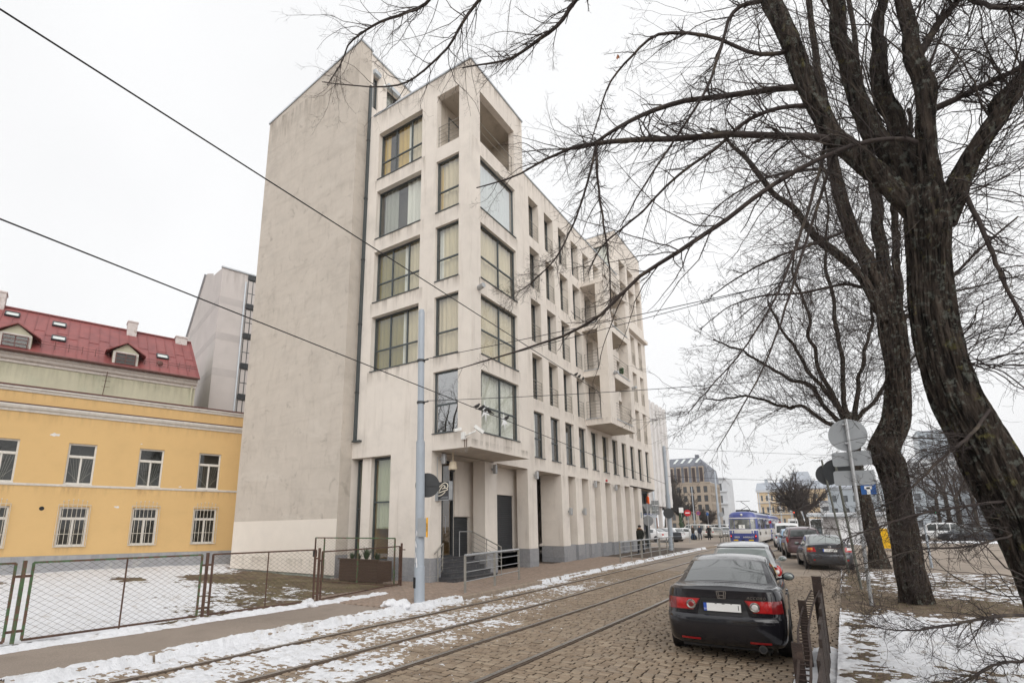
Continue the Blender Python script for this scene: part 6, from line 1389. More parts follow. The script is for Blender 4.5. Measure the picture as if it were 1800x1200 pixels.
for i, (px_, Y, h, lb) in enumerate(((1672, 84, 13, 'first pollard tree on the far side of the wide road'), (1690, 80, 12, 'bare tree between the far road and the leaning lime'), (1655, 105, 14, 'thin bare tree far along the wide road'), (1720, 95, 14, 'bare tree half hidden by the leaning lime trunk'))):
    q = on_y(px_, 930, Y); far_tree(lb, (q.x, Y, .2), h, .22, 20+i, 7, .8, .014, 9, 6, (0, 0), .4)

for i, (x, y, h) in enumerate(((-30, -9, 19), (-22, -14, 17), (3.2, -10, 13), (-2, -26, 15), (-12.5, -24, 15), (7, -20, 14))): far_tree(['big bare tree at the corner of the snowy yard', 'bare tree behind the yard fence', 'bare lime on the verge behind the viewpoint', 'bare street tree farther back along the tram line', 'bare tree beside the pavement farther back', 'bare lime on the verge farther back'][i], (x, y, 0), h, .4, 60+i, 9, .9, .008, 14, 7, (0, 0), .32, group='bare trees back along the street')
# ------------------------------------------------------------------ cars
def paint(name, c, metal=.3, rough=.28): return pm(name, c, rough, .06, 2.5, 0, metal=metal, coat=.7, spec=.5)
M['carglass'] = pm('tinted_car_glass', (.035, .042, .042), .03, .1, 2, spec=1.0, coat=1.0)
M['carglass2'] = pm('pale_car_glass', (.16, .19, .18), .04, .1, 2, spec=1.0, coat=1.0)
M['trimblack'] = pm('black_trim', (.012, .012, .013), .5, .1, 8)
M['tyre'] = pm('tyre_rubber', (.016, .016, .016), .85, .2, 20, .3, 60)
M['alloy'] = pm('dusty_alloy', (.38, .38, .38), .4, .12, 8, metal=.7)
M['lampred'] = pm('red_lamp', (.42, .012, .014), .12, .1, 30, coat=1.0); M['lampdark'] = pm('dark_red_lamp', (.20, .01, .012), .12, .1, 30, coat=1.0); M['lampclear'] = pm('clear_lamp', (.62, .60, .58), .12, .1, 20, coat=1.0); M['lampamber'] = pm('amber_lamp', (.75, .22, .01), .15, .1, 20, coat=1.0)
M['chrome'] = pm('chrome', (.72, .72, .73), .12, .03, 5, metal=1.0); M['plate'] = pm('number_plate_white', (.78, .78, .76), .5, .02); M['euroblue'] = pm('number_plate_blue', (.03, .09, .42), .5, .02)
def interp(x, xs, ys): return float(np.interp(x, xs, ys))
class Car:
    PLAN = [(0, -1.0), (.55, -.992), (.80, -.968), (.93, -.915), (.978, -.80), (1, -.5), (1, 0), (1, .45), (.97, .72), (.90, .86), (.74, .945), (.48, .985), (0, 1)]
    def __init__(s, name, label, spec, pt, loc, rz, group, detail=True, glass='carglass', cat='car'):
        s.sp = spec; L, W = spec['L'], spec['W']; s.L, s.W = L, W
        s.T = thing(name, label, cat, loc, rz, group)
        P, _ = spline([(a, b, 0) for a, b in s.PLAN], [0]*len(s.PLAN), 44); P[0, 0] = 0; P[-1, 0] = 0
        s.px = np.clip(P[:, 0], 0, 1.02)*W/2; s.py = P[:, 1]*L/2; s.paint = pt
        s.body(); s.house(glass)
        s.wheels()
    def zt(s, y): return interp(y/(s.L/2), *s.sp['top'])
    def ringpts(s, f, xs, dr, df):
        out = []
        for x, y in zip(s.px, s.py):
            u = y/(s.L/2); wr = np.clip((-u-.45)/.55, 0, 1); wf = np.clip((u-.45)/.55, 0, 1); yy = y+dr*wr-df*wf; zb = s.sp['zb']; out.append((x*xs, yy, zb+f*(s.zt(yy)-zb)))
        return out
    def body(s):
        R = [s.ringpts(*r) for r in s.sp['rings']]; n = len(R[0]); mb = MB(); vs = []; fs = []
        for r in R: vs += r+[(-x, y, z) for x, y, z in r[-2:0:-1]]
        m = 2*n-2
        for k in range(len(R)-1):
            for i in range(m): j = (i+1) % m; fs.append((k*m+i, k*m+j, (k+1)*m+j, (k+1)*m+i))
        fs.append(tuple(range(m-1, -1, -1))); mb.add(vs, fs)
        top = R[-1]; cr = s.sp.get('crown', .03)
        def cap(u, v):
            i = u*(n-1); a = min(int(i), n-2); t = i-a; x = top[a][0]*(1-t)+top[a+1][0]*t; y = top[a][1]*(1-t)+top[a+1][1]*t; z = top[a][2]*(1-t)+top[a+1][2]*t; w = 2*v-1
            return (x*w, y, z+cr*(1-w*w)*min(1, x/.3))
        mb.grid(cap, n-1, 10); me = mb.mesh('body', s.paint, True, 50); weld(me, .002)
        me.polygons.foreach_set('use_smooth', [True]*len(me.polygons))
        try: me.set_sharp_from_angle(angle=math.radians(48))
        except Exception: pass
        s.bodyo = obj('body', me, s.T)
    def hprof(s, y):
        ys, zs, ws = s.sp['house']; u = y/(s.L/2); return interp(u, ys, zs), interp(u, ys, ws)*s.W/2
    def side(s, y, v, sg=1, off=0.0):
        z1, w1 = s.hprof(y); z0 = s.zt(y)-.015; w0 = s.sp['belt']*s.W/2; z1 = max(z1, z0+.001); bul = .025*math.sin(math.pi*v)
        return ((w0+(w1-w0)*v+bul+off)*sg, y, z0+(z1-z0)*v+off*.3)
    def roofp(s, y, w, off=0.0):
        z1, w1 = s.hprof(y); z1 = max(z1, s.zt(y)-.01); return (w1*w, y, z1+s.sp.get('rcrown', .045)*(1-w*w)+off)
    def house(s, glass):
        ys = s.sp['house'][0]; y0, y1 = ys[0]*s.L/2, ys[-1]*s.L/2; mb = MB(); N = 36
        Y = lambda u: y0+(y1-y0)*u
        mb.grid(lambda u, v: s.roofp(Y(u), 2*v-1), N, 10); mb.grid(lambda u, v: s.side(Y(u), v), N, 5, flip=True); mb.grid(lambda u, v: s.side(Y(u), v, -1), N, 5)
        me = mb.mesh('cabin', s.paint, True, 60); weld(me, .002); me.polygons.foreach_set('use_smooth', [True]*len(me.polygons)); s.cab = obj('cabin', me, s.T)
        g = M[glass]; H = s.L/2
        def rp(name, ya, yb, wa, wb, mat):
            m = MB(); m.grid(lambda u, v: (lambda q, n_: (q[0], q[1]+n_[0], q[2]+n_[1]))(s.roofp(ya+(yb-ya)*u, (2*v-1)*(wa+(wb-wa)*u)), nrm(ya, yb)), 8, 10); return m.build(name, mat, s.cab, smooth=True, angle=60)
        def nrm(ya, yb):
            za, zb = s.hprof(ya)[0], s.hprof(yb)[0]; d = Vector((yb-ya, zb-za)).normalized(); n_ = Vector((-d.y, d.x)); n_ = n_ if n_.y > 0 else -n_; return (n_.x*.006, n_.y*.006)
        ra, rb = s.sp['rglass']; rp('rear_window', ra*H, rb*H, .90, .88, g); fa, fb = s.sp['fglass']; rp('windscreen', fa*H, fb*H, .88, .90, g)
        for a, b in s.sp['sglass']:
            for sg in (1, -1):
                m = MB(); m.grid(lambda u, v: s.side(a*H+(b-a)*H*u, .10+.78*v, sg, .006), 8, 3, flip=sg > 0); m.build('side_window', g, s.cab, smooth=True)
    def rear_y(s, x, z):
        zb = s.sp['zb']; best = None
        f = (z-zb)/(s.zt(-s.L/2*.98)-zb); fr, xs, dr, _ = zip(*s.sp['rings']); X = abs(x)/interp(f, fr, xs); d = interp(f, fr, dr); n = 14
        k = int(np.argmin(s.py)); xs_ = s.px[:26]; ys_ = s.py[:26]; X = min(X, xs_[:20].max()*.999)
        y = interp(X, xs_[:20], ys_[:20]); u = y/(s.L/2); return y+d*np.clip((-u-.45)/.55, 0, 1)
    def patch(s, name, c, mat, off=.006, nu=10, nv=4, parent=None, thick=True):
        """c = 4 corners (x,z) counter-clockwise seen from behind"""
        def P(u, v, o):
            a = Vector(c[0]).lerp(Vector(c[1]), u); b = Vector(c[3]).lerp(Vector(c[2]), u); q = a.lerp(b, v); return (q.x, s.rear_y(q.x, q.y)-o, q.y)
        m = MB(); m.grid(lambda u, v: P(u, v, off), nu, nv, flip=False)
        if thick:
            for e in ([(i/nu, 0) for i in range(nu+1)], [(1, j/nv) for j in range(nv+1)], [(1-i/nu, 1) for i in range(nu+1)], [(0, 1-j/nv) for j in range(nv+1)]):
                for p, q in zip(e[:-1], e[1:]): m.quad(P(*p, -.004), P(*q, -.004), P(*q, off), P(*p, off))
        return m.build(name, mat, parent or s.T, smooth=False)
    def wheels(s):
        r = s.sp['wr']; key = ('wheel', r)
        def mk():
            m = MB(); w = .105
            m.lathe([(r*.62, -w), (r*.93, -w), (r, -w*.7), (r, w*.7), (r*.93, w), (r*.66, w), (r*.62, w*.8)], n=28, axis='x'); return m.mesh('tyre', M['tyre'], True, 40)
        def mkr():
            m = MB(); m.lathe([(r*.645, .05), (r*.645, .095), (r*.60, .1), (r*.57, .05)], n=28, axis='x')
            for k in range(7):
                a = 2*math.pi*k/7; m.beam((.075, 0, 0), (.085, math.cos(a)*r*.6, math.sin(a)*r*.6), .05, .03, up=(1, 0, 0))
            m.lathe([(.05, .06), (.06, .095), (.01, .105)], n=12, axis='x'); return m.mesh('rim', M['alloy'])
        def mka():
            m = MB(); m.lathe([(r*1.16, -.16), (r*1.16, .02), (r*.6, .02)], n=28, axis='x'); return m.mesh('wheel_arch', M['trimblack'])
        for ya in s.sp['axles']:
            for sg in (1, -1):
                x = s.W/2-.105
                a = obj('wheel_arch', cached(('arch', r), mka), s.T, loc=(sg*(s.W/2-.018), ya, r+.01), rz=0 if sg > 0 else math.pi)
                w = obj('wheel', cached(key, mk), s.T, loc=(sg*x, ya, r), rz=0 if sg > 0 else math.pi); obj('rim', cached(('rim', r), mkr), w)
        for sg in (1, -1):
            y = s.sp['mirror']*s.L/2; z = s.zt(y)+.09; x = s.W/2*s.sp['belt']+.04
            m = MB(); m.ball((sg*(x+.11), y, z), .11, 10, 7, sc=(1, .6, .72)); m.beam((sg*(x-.06), y, z-.05), (sg*(x+.06), y, z-.03), .06, .04); o = m.build('mirror', s.paint, s.T, smooth=True)
            m = MB(); m.ball((sg*(x+.11), y-.03, z), .09, 10, 6, sc=(1, .5, .72)); m.build('mirror_glass', M['carglass2'], o, smooth=True)
            sp = s.sp
            for dy in sp['handles']:
                m = MB(); y = dy*s.L/2; m.bbox(-.02, .02, -.09, .09, -.014, .014, .01); m.build('door_handle', s.paint, s.T, loc=(sg*(s.W/2*.985), y, s.zt(y)-.13), rz=0)
            for yy in sp['doors']:
                m = MB(); y = yy*s.L/2; pts = [(sg*s.W/2*interp((z-sp['zb'])/(s.zt(y)-sp['zb']), *list(zip(*sp['rings']))[:2]), y, z) for z in np.linspace(.33, s.zt(y)-.03, 7)]; m.tube([(p[0], p[1], p[2]) for p in pts], .006, 4); m.build('door_seam', M['trimblack'], s.T)
    def plate(s, z, txt='', w=.52, h=.115, bare=None):
        m = MB(); y = s.rear_y(0, z)-.022; m.box(-w/2-.012, w/2+.012, y, y+.03, z-h/2-.012, z+h/2+.012); o = m.build('plate_holder', M['trimblack'], s.T)
        m = MB(); m.box(-w/2+.045, w/2, y-.005, y+.002, z-h/2, z+h/2); m.build('number_plate', M['plate'], o); m = MB(); m.box(-w/2, -w/2+.045, y-.005, y+.002, z-h/2, z+h/2); m.build('euro_band', M['euroblue'], o)
        if txt: q = obj('lettering', text_mesh(txt, h*.62, M['dark'], .002, spacing=1.15), o, loc=(.02, y-.0065, z)); q.rotation_euler = (math.pi/2, 0, 0)
        q = obj('lettering', text_mesh('LV', h*.3, M['plate'], .002), o, loc=(-w/2+.022, y-.0065, z-h*.25)); q.rotation_euler = (math.pi/2, 0, 0)
        return o, y
SEDAN = dict(L=4.66, W=1.76, zb=.20, top=((-1, -.62, -.35, .25, .52, .8, 1), (1.055, 1.05, .97, .93, .92, .82, .68)), crown=.03, wr=.315, axles=(-1.33, 1.38), mirror=.36, handles=(-.18, .16), doors=(-.30, .05, .40), belt=.865,
 rings=[(0, .86, .16, .16), (.05, .94, .06, .06), (.14, .975, .015, .02), (.30, .99, .0, 0), (.46, 1.0, .0, 0), (.515, .998, .012, .01), (.545, .993, .05, .03), (.72, .985, .055, .10), (.88, .965, .062, .2), (.96, .94, .062, .26), (1.0, .87, .105, .36)],
 house=((-.70, -.52, -.36, -.22, -.05, .10, .22, .36, .50, .56), (1.03, 1.22, 1.365, 1.41, 1.43, 1.42, 1.38, 1.24, 1.0, .90), (.80, .74, .69, .675, .67, .67, .675, .71, .76, .78)), rglass=(-.675, -.375), fglass=(.25, .53), sglass=((-.34, -.07), (-.04, .27)))
HATCH = dict(SEDAN, L=4.2, W=1.75, top=((-1, -.62, -.35, .25, .52, .8, 1), (.96, .97, .96, .94, .93, .84, .72)), axles=(-1.25, 1.3), house=((-.985, -.93, -.82, -.70, -.5, -.1, .12, .3, .48, .56), (.97, 1.12, 1.34, 1.43, 1.475, 1.49, 1.45, 1.27, 1.02, .93), (.84, .80, .72, .69, .68, .67, .675, .71, .76, .78)), rglass=(-.965, -.80), sglass=((-.70, -.42), (-.38, -.04), (0, .27)), handles=(-.30, .12), doors=(-.4, -.02, .38))
SUV = dict(HATCH, L=4.5, W=1.82, zb=.28, top=((-1, -.6, .3, .55, .8, 1), (1.08, 1.10, 1.06, 1.05, .98, .85)), house=((-.985, -.95, -.86, -.75, -.5, -.1, .12, .3, .48, .58), (1.09, 1.22, 1.50, 1.62, 1.68, 1.69, 1.66, 1.48, 1.2, 1.06), (.85, .82, .76, .73, .72, .71, .715, .74, .78, .8)), wr=.36, rglass=(-.972, -.83), fglass=(.27, .54))
VAN = dict(HATCH, L=4.8, W=1.88, zb=.25, top=((-1, -.6, .4, .65, .85, 1), (1.0, 1.02, 1.02, 1.0, .95, .8)), house=((-.995, -.97, -.93, -.85, -.5, .1, .36, .5, .66, .74), (1.01, 1.3, 1.75, 1.86, 1.92, 1.92, 1.86, 1.6, 1.2, 1.01), (.90, .88, .84, .82, .81, .80, .79, .79, .8, .82)), wr=.33, rglass=(-.985, -.935), fglass=(.40, .70), sglass=((-.8, -.4), (-.36, .05), (.10, .42)), mirror=.55, handles=(0, .3), doors=(-.4, .08, .45))

P_black = paint('black_metallic_paint', (.009, .009, .013), .1, .2); P_grey = paint('dark_grey_metallic_paint', (.075, .08, .09), .6, .3); P_silver = paint('silver_paint', (.48, .49, .50), .6, .3); P_white = paint('white_paint', (.74, .745, .75), .0, .3); P_maroon = paint('dark_maroon_paint', (.15, .095, .105), .4, .3); P_beige = paint('silver_beige_paint', (.52, .50, .46), .4, .3); P_ltgrey = paint('light_grey_paint', (.58, .58, .57), .3, .3)
G_near = 'cars parked along the tram street'; G_far = 'cars parked on the side square'
M['exhaust'] = pm('sooty_steel', (.10, .095, .09), .5, .2, 20, metal=.7)
# --- black saloon nearest the camera
A = Car('saloon_car', 'black saloon with a pale blanked number plate parked nearest by the rusty barrier', SEDAN, P_black, (-1.86, 11.3, 0.0), math.radians(4.5), G_near)
def rect(x0, x1, z0, z1): return [(x0, z0), (x1, z0), (x1, z1), (x0, z1)]
for sg in (-1, 1):
    def q(c): return c if sg > 0 else [(-c[1][0], c[1][1]), (-c[0][0], c[0][1]), (-c[3][0], c[3][1]), (-c[2][0], c[2][1])]
    A.patch('tail_lamp', q([(.42, .715), (.868, .715), (.874, .89), (.31, .89)]), M['lampdark'], .010, 16, 4)
    A.patch('tail_lamp_inner', q([(.43, .725), (.668, .725), (.668, .88), (.335, .88)]), M['lampred'], .016, 8, 3)
    m = MB(); y = A.rear_y(.44, .8)-.016; m.lathe([(.07, 0), (.07, -.012), (.056, -.014), (.054, -.006)], (sg*.445, y, .80), 20, 'y'); m.build('lamp_ring', M['chrome'], A.T)
    m = MB(); m.lathe([(.054, 0), (.03, -.012), (.004, -.014)], (sg*.445, y, .80), 18, 'y'); m.build('reversing_lamp', M['lampclear'] if sg > 0 else M['lampdark'], A.T)
    m = MB(); y2 = A.rear_y(.59, .8)-.014; m.lathe([(.056, 0), (.05, -.008), (.004, -.016)], (sg*.595, y2+.004, .80), 18, 'y'); m.build('brake_lamp', M['lampred'], A.T)
    A.patch('bumper_reflector', q(rect(.34, .62, .285, .315)), M['lampred'], .006, 8, 2)
    A.patch('boot_seam', q([(.672, .565), (.68, .565), (.68, 1.0), (.672, 1.0)]), M['trimblack'], .004, 2, 8, thick=False)
A.patch('boot_seam', rect(-.672, .672, .562, .570), M['trimblack'], .004, 16, 1, thick=False)
A.patch('plate_recess', [(-.36, .655), (.36, .655), (.30, .90), (-.30, .90)], M['trimblack'], .003, 8, 3, thick=False)
A.patch('plate_lip', [(-.44, .612), (.44, .612), (.36, .66), (-.36, .66)], P_black, .018, 8, 2)
pl_, py_ = A.plate(.775)
qn = obj('lettering', text_mesh('1', .095, M['trimblack'], .002), pl_, loc=(.225, py_-.0065, .775)); qn.rotation_euler = (math.pi/2, 0, 0)
for x, w_ in ((-.10, .03), (.0, .04), (.12, .02)): m = MB(); m.box(x, x+w_, py_-.0065, py_-.004, .822, .831); m.build('lettering', M['trimblack'], pl_)
# badge on the boot lid: chrome letter in a rounded frame
by = A.rear_y(0, .95)-.012; m = MB(); fr_ = [(-.066, .052), (.066, .052), (.052, -.052), (-.052, -.052)]
for i in range(4): a = fr_[i]; b = fr_[(i+1) % 4]; m.beam((a[0], by, .955+a[1]), (b[0], by, .955+b[1]), .012, .012)
m.beam((-.040, by, .998), (-.030, by, .912), .016, .012); m.beam((.040, by, .998), (.030, by, .912), .016, .012); m.beam((-.034, by, .95), (.034, by, .95), .012, .014); m.build('badge', M['chrome'], A.T)
qn = obj('badge_lettering', text_mesh('ACCORD', .055, M['chrome'], .006, font_shear=.3, spacing=1.15), A.T, loc=(.47, A.rear_y(.47, .92)-.006, .925)); qn.rotation_euler = (math.pi/2, 0, .08)
m = MB(); m.lathe([(.052, 0), (.055, -.14), (.043, -.14), (.042, -.02)], (.50, -2.18, .225), 18, 'y'); e_ = m.build('exhaust_pipe', M['exhaust'], A.T); m = MB(); m.lathe([(.0425, -.10), (.002, -.1005)], (.50, -2.22, .225), 18, 'y'); m.build('bore', M['black'], e_)
m = MB(); m.box(-.62, .62, -2.15, -1.2, .17, .26); m.build('underbody', M['trimblack'], A.T)
A.patch('third_brake_lamp', rect(-.12, .12, 1.03, 1.045), M['lampdark'], .0, 4, 1, thick=False) if False else None
m = MB(); m.grid(lambda u, v: A.side(-1.1+1.55*u, .0+.06*v, 1, .010), 12, 1, flip=True); m.build('window_trim', M['chrome'], A.T)
M['stick'] = pm('yellow_sticker', (.75, .50, .03), .5); m = MB(); m.grid(lambda u, v: A.side(.12+.16*u, .35+.35*v, 1, .010), 4, 2, flip=True); m.build('window_sticker', M['stick'], A.T)
# --- silver hatchback in front of it
p = on_y(1332, 960, 16.6)
B = Car('hatchback_car', 'silver grey hatchback parked right in front of the black saloon', HATCH, P_silver, (-2.42, 17.1, .02), math.radians(5), G_near, glass='carglass2')
for sg in (-1, 1):
    m = MB(); m.ball((sg*.76, B.rear_y(.76, .86)+.05, .86), .145, 12, 8, sc=(.8, .7, 1)); m.build('tail_lamp', M['lampred'], B.T, smooth=True); m = MB(); m.ball((sg*.76, B.rear_y(.76, .86)-.03, .84), .06, 10, 7); m.build('reversing_lamp', M['lampclear'], B.T, smooth=True)
B.patch('third_brake_lamp', rect(-.2, .2, .95, .958), M['lampdark'], .004, 4, 1, thick=False)
m = MB(); m.box(-.55, .55, -2.0, -1.9, 1.415, 1.44); m.build('spoiler', M['trimblack'], B.T); B.plate(.75)
# --- dark grey saloon on the far side of the verge
Cc = Car('saloon_car', 'dark grey saloon parked beyond the sign posts with a readable plate', dict(SEDAN, L=4.54, W=1.76), P_grey, (-.95, 29.4, gzf(29)-.012), math.radians(9), G_near, glass='carglass2')
for sg in (-1, 1):
    def q(c): return c if sg > 0 else [(-c[1][0], c[1][1]), (-c[0][0], c[0][1]), (-c[3][0], c[3][1]), (-c[2][0], c[2][1])]
    Cc.patch('tail_lamp', q([(.50, .76), (.86, .74), (.865, .92), (.55, .95)]), M['lampred'], .012, 12, 3); Cc.patch('indicator_lamp', q([(.62, .83), (.80, .83), (.80, .93), (.62, .93)]), M['lampamber'] if sg < 0 else M['lampclear'], .018, 6, 2); Cc.patch('bumper_reflector', q(rect(.56, .64, .40, .45)), M['lampred'], .01, 3, 2)
Cc.plate(.82, 'HA-6991'); Cc.patch('plate_lip', rect(-.42, .42, .895, .915), M['chrome'], .012, 8, 1)
m = MB(); m.lathe([(.06, 0), (.06, -.008), (.045, -.008)], (0, Cc.rear_y(0, .97)-.004, .965), 16, 'y'); m.build('badge', M['chrome'], Cc.T)
D = Car('estate_car', 'dark maroon estate car with roof rails in front of the dark grey saloon', SUV, P_maroon, (-2.2, 36.6, gzf(36)), math.radians(9), G_near)
for sg in (-1, 1): m = MB(); m.tube([(sg*.62, -1.7, 1.72), (sg*.62, -1.6, 1.77), (sg*.62, .4, 1.77), (sg*.62, .5, 1.72)], .02, 6); m.build('roof_rail', M['chrome'], D.T); m = MB(); m.ball((sg*.80, D.rear_y(.78, .95)+.05, 1.0), .12, 10, 7, sc=(.7, .6, 1.5)); m.build('tail_lamp', M['lampred'], D.T, smooth=True)
E_ = Car('taxi_car', 'pale blue topped car between the maroon estate and the white van', HATCH, paint('sky_blue_paint', (.25, .42, .60), .2), (-3.1, 43.2, .23), math.radians(8), G_near)
F_ = Car('delivery_van', 'white van with red rear lamps at the head of the parked row', VAN, P_white, (-4.0, 50.8, .23), math.radians(7), G_near, cat='van')
for sg in (-1, 1): F_.patch('tail_lamp', [(sg*.80-.06, .75), (sg*.80+.06, .75), (sg*.80+.06, 1.15), (sg*.80-.06, 1.15)], M['lampred'], .012, 3, 4)
# --- cars on the side square, seen over the railings
def far_car(label, spec, pt, px_, Y, rz, glass='carglass', nm='parked_car', cat='car', grp=G_far):
    x = on_y(px_, 935, Y).x; c = Car(nm, label, spec, pt, (x, Y, .23), math.radians(rz), grp, glass=glass, cat=cat)
    for sg in (-1, 1): c.patch('tail_lamp', [(sg*.74-.1, .74), (sg*.74+.1, .74), (sg*.74+.1, .9), (sg*.74-.1, .9)], M['lampred'], .012, 4, 2)
    return c
far_car('white saloon half hidden behind the person in the dark parka', SEDAN, P_white, 1147, 60, 62); far_car('dark grey saloon between two white cars on the square', SEDAN, P_grey, 1162, 61, 62); far_car('white car behind the leaning tram pole', HATCH, P_white, 1172, 64, 62)
far_car('white saloon standing side on behind the railing and walkers', SEDAN, P_white, 1200, 71, 98); far_car('silver beige minivan behind the three walkers', VAN, P_beige, 1222, 84, 70, nm='minivan'); far_car('pale estate car nose to the far tram pole', HATCH, P_beige, 1249, 84, 40); far_car('light grey van just past the far tram pole', VAN, P_ltgrey, 1262, 108, 75, nm='minivan', cat='van')
far_car('small silver car with red lamps close to the tram', HATCH, P_silver, 1272, 92, 20); far_car('white hatchback at the end of the row beside the tram', HATCH, P_white, 1283, 96, 25); far_car('dark car far behind the white saloon', SEDAN, P_grey, 1232, 112, 85)
GR = 'cars on the wide road beyond the verge'
for lb, sp, pt, px_, Y, rz in (('white van crossing far beyond the second lime trunk', VAN, P_white, 1652, 78, 85), ('dark hatchback with bright red lamps on the wide road', HATCH, P_grey, 1692, 74, 75), ('grey saloon following on the wide road', SEDAN, P_silver, 1672, 92, 80), ('dark saloon close to the leaning trunk on the wide road', SEDAN, P_black, 1722, 72, 75), ('pale car glimpsed between the lime trunks', SEDAN, P_ltgrey, 1632, 86, 80)): far_car(lb, sp, pt, px_, Y, rz, grp=GR)

# ------------------------------------------------------------------ blue and white tram: two cars
M['tramblue'] = pm('tram_blue', (.055, .075, .27), .35, .08, 3, coat=.4); M['tramcream'] = pm('tram_cream', (.66, .645, .615), .4, .06, 2, coat=.3, col2=(.55, .53, .5), c2t=(.5, .8)); M['tramroof'] = pm('tram_roof_grey', (.36, .385, .45), .5, .1, 2); M['tramglass'] = pm('tram_window_glass', (.09, .095, .09), .06, .3, 1.5, spec=.8, coat=.6, col2=(.30, .30, .27), c2t=(.5, .6), c2s=1.1); M['yellowplate'] = pm('yellow_plate', (.85, .55, .02), .5)
TRM = thing('tram', 'blue and white two car tram showing number five in its rear window', 'tram', (-7.5, 52.6, .235), math.radians(1.2))
def tram_car(y0, name):
    L, W = 13.6, 2.5
    plan = [(0, 0.0), (.55, .02), (.85, .10), (1.08, .28), (1.20, .62), (1.25, 1.4)]
    P, _ = spline([(a, b, 0) for a, b in plan], [0]*6, 18); half = [(x, y) for x, y, _z in P]; right = half+[(x, L-y) for x, y in half[::-1]]
    ring = right+[(-x, y) for x, y in right[-2:0:-1]]; n = len(ring)
    zs = [(.32, .95, .05), (.55, .985, .02), (.95, 1.0, 0), (1.30, 1.0, .0), (1.42, .997, .03), (2.36, .955, .17), (2.44, .95, .19), (2.72, .90, .23), (2.88, .76, .34), (2.98, .5, .7), (3.03, .18, 1.6)]
    m = MB(); vs = []
    for z, sc, ins in zs:
        for x, y in ring: u = (y-L/2)/(L/2); k = max(0, abs(u)-.6)/.4; vs.append((x*sc, y0+y-math.copysign(ins*k, u), z))
    fs = []; ms = []
    for k in range(len(zs)-1):
        for i in range(n):
            j = (i+1) % n; fs.append((k*n+i, k*n+j, (k+1)*n+j, (k+1)*n+i)); x, y = ring[i]; rear = (y < .5 or y > L-.5)
            z = (zs[k][0]+zs[k+1][0])/2
            mi = 1
            if k in (0, 1, 2) and rear: mi = 0
            if k == 3: mi = 1
            if k == 4 and rear: mi = 0
            if 1.36 < z < 2.4: mi = 0
            if z > 2.4: mi = 0 if (z < 2.7 or (rear and z < 2.95)) else 2
            ms.append(mi)
    b = len(m.v); m.v += vs; m.f += fs; m.m += ms; m.f.append(tuple((len(zs)-1)*n+i for i in range(n))); m.m.append(2)
    body = m.build(name, [M['tramblue'], M['tramcream'], M['tramroof']], TRM, smooth=True, angle=40)
    def R(x, z):
        sc = interp(z, [q[0] for q in zs], [q[1] for q in zs]); ins = interp(z, [q[0] for q in zs], [q[2] for q in zs]); X = min(abs(x)/sc, 1.2); y = interp(X, [q[0] for q in half], [q[1] for q in half]); u = (y-L/2)/(L/2); k = max(0, abs(u)-.6)/.4; return y0+y+ins*k
    def rp(nm, x0, x1, z0, z1, mat, off=.012):
        g = MB(); g.grid(lambda u, v: (x0+(x1-x0)*u, R(x0+(x1-x0)*u, z0+(z1-z0)*v)-off, z0+(z1-z0)*v), 10, 3); return g.build(nm, mat, TRM)
    rp('rear_window', -.62, .62, 1.46, 2.30, M['tramglass']); rp('corner_window', -1.06, -.66, 1.46, 2.30, M['tramglass']); rp('corner_window', .66, 1.06, 1.46, 2.30, M['tramglass'])
    rp('waist_band', -1.08, 1.08, 1.06, 1.32, M['tramcream'], .008)
    if name == 'rear_car':
        for sg in (-1, 1):
            rp('tail_lamp', sg*1.0-.05, sg*1.0+.05, .62, .98, M['lampdark'], .02); rp('brake_lamp', sg*1.0-.045, sg*1.0+.045, .76, .86, emis('lit_red_lamp', (.9, .05, .03), 1.2), .03); rp('yellow_reflector', sg*.62-.19, sg*.62+.19, .40, .52, M['yellowplate'], .02)
        g = MB(); g.ball((0, R(0, 2.66)-.0, 2.68), .11, 12, 8); g.build('head_lamp', M['lampclear'], TRM, smooth=True)
        rp('route_board', -.28, .22, 1.47, 1.80, M['plate'], .02); t_ = obj('lettering', text_mesh('5', .34, M['trimblack'], .004, font_shear=.15), TRM, loc=(-.02, R(0, 1.63)-.03, 1.635)); t_.rotation_euler = (math.pi/2-.12, 0, 0)
        t_ = obj('lettering', text_mesh('35029', .17, M['plate'], .004, bold=True), TRM, loc=(-.50, R(.5, .72)-.03, .72)); t_.rotation_euler = (math.pi/2, 0, -.05); t_ = obj('lettering', text_mesh('A.RIGA.LV', .19, M['plate'], .004, bold=True), TRM, loc=(.42, R(.42, .72)-.035, .72)); t_.rotation_euler = (math.pi/2, 0, .06)
        g = MB(); g.box(-.12, .12, y0-.25, y0+.1, .36, .5); g.build('coupler', M['black'], TRM)
    for sg in (1, -1):
        for k in range(7):
            a = y0+1.0+k*1.72
            door = k in (0, 3, 6)
            g = MB(); xw = lambda z: sg*(1.25*interp(z, [q[0] for q in zs], [q[1] for q in zs])+.006)
            if door:
                g.quad((xw(.42), a, .42), (xw(.42), a+1.3, .42), (xw(2.4), a+1.3, 2.4), (xw(2.4), a, 2.4)); g.build('door', M['tramcream'], TRM)
                for q in range(3): g = MB(); o_ = .006*sg; g.quad((xw(.9)+o_, a+.06+q*.42, .9), (xw(.9)+o_, a+.38+q*.42, .9), (xw(2.2)+o_, a+.38+q*.42, 2.2), (xw(2.2)+o_, a+.06+q*.42, 2.2)); g.build('door_window', M['tramglass'], TRM)
            else: g.quad((xw(1.45), a, 1.45), (xw(1.45), a+1.5, 1.45), (xw(2.3), a+1.5, 2.3), (xw(2.3), a, 2.3)); g.build('side_window', M['tramglass'], TRM)
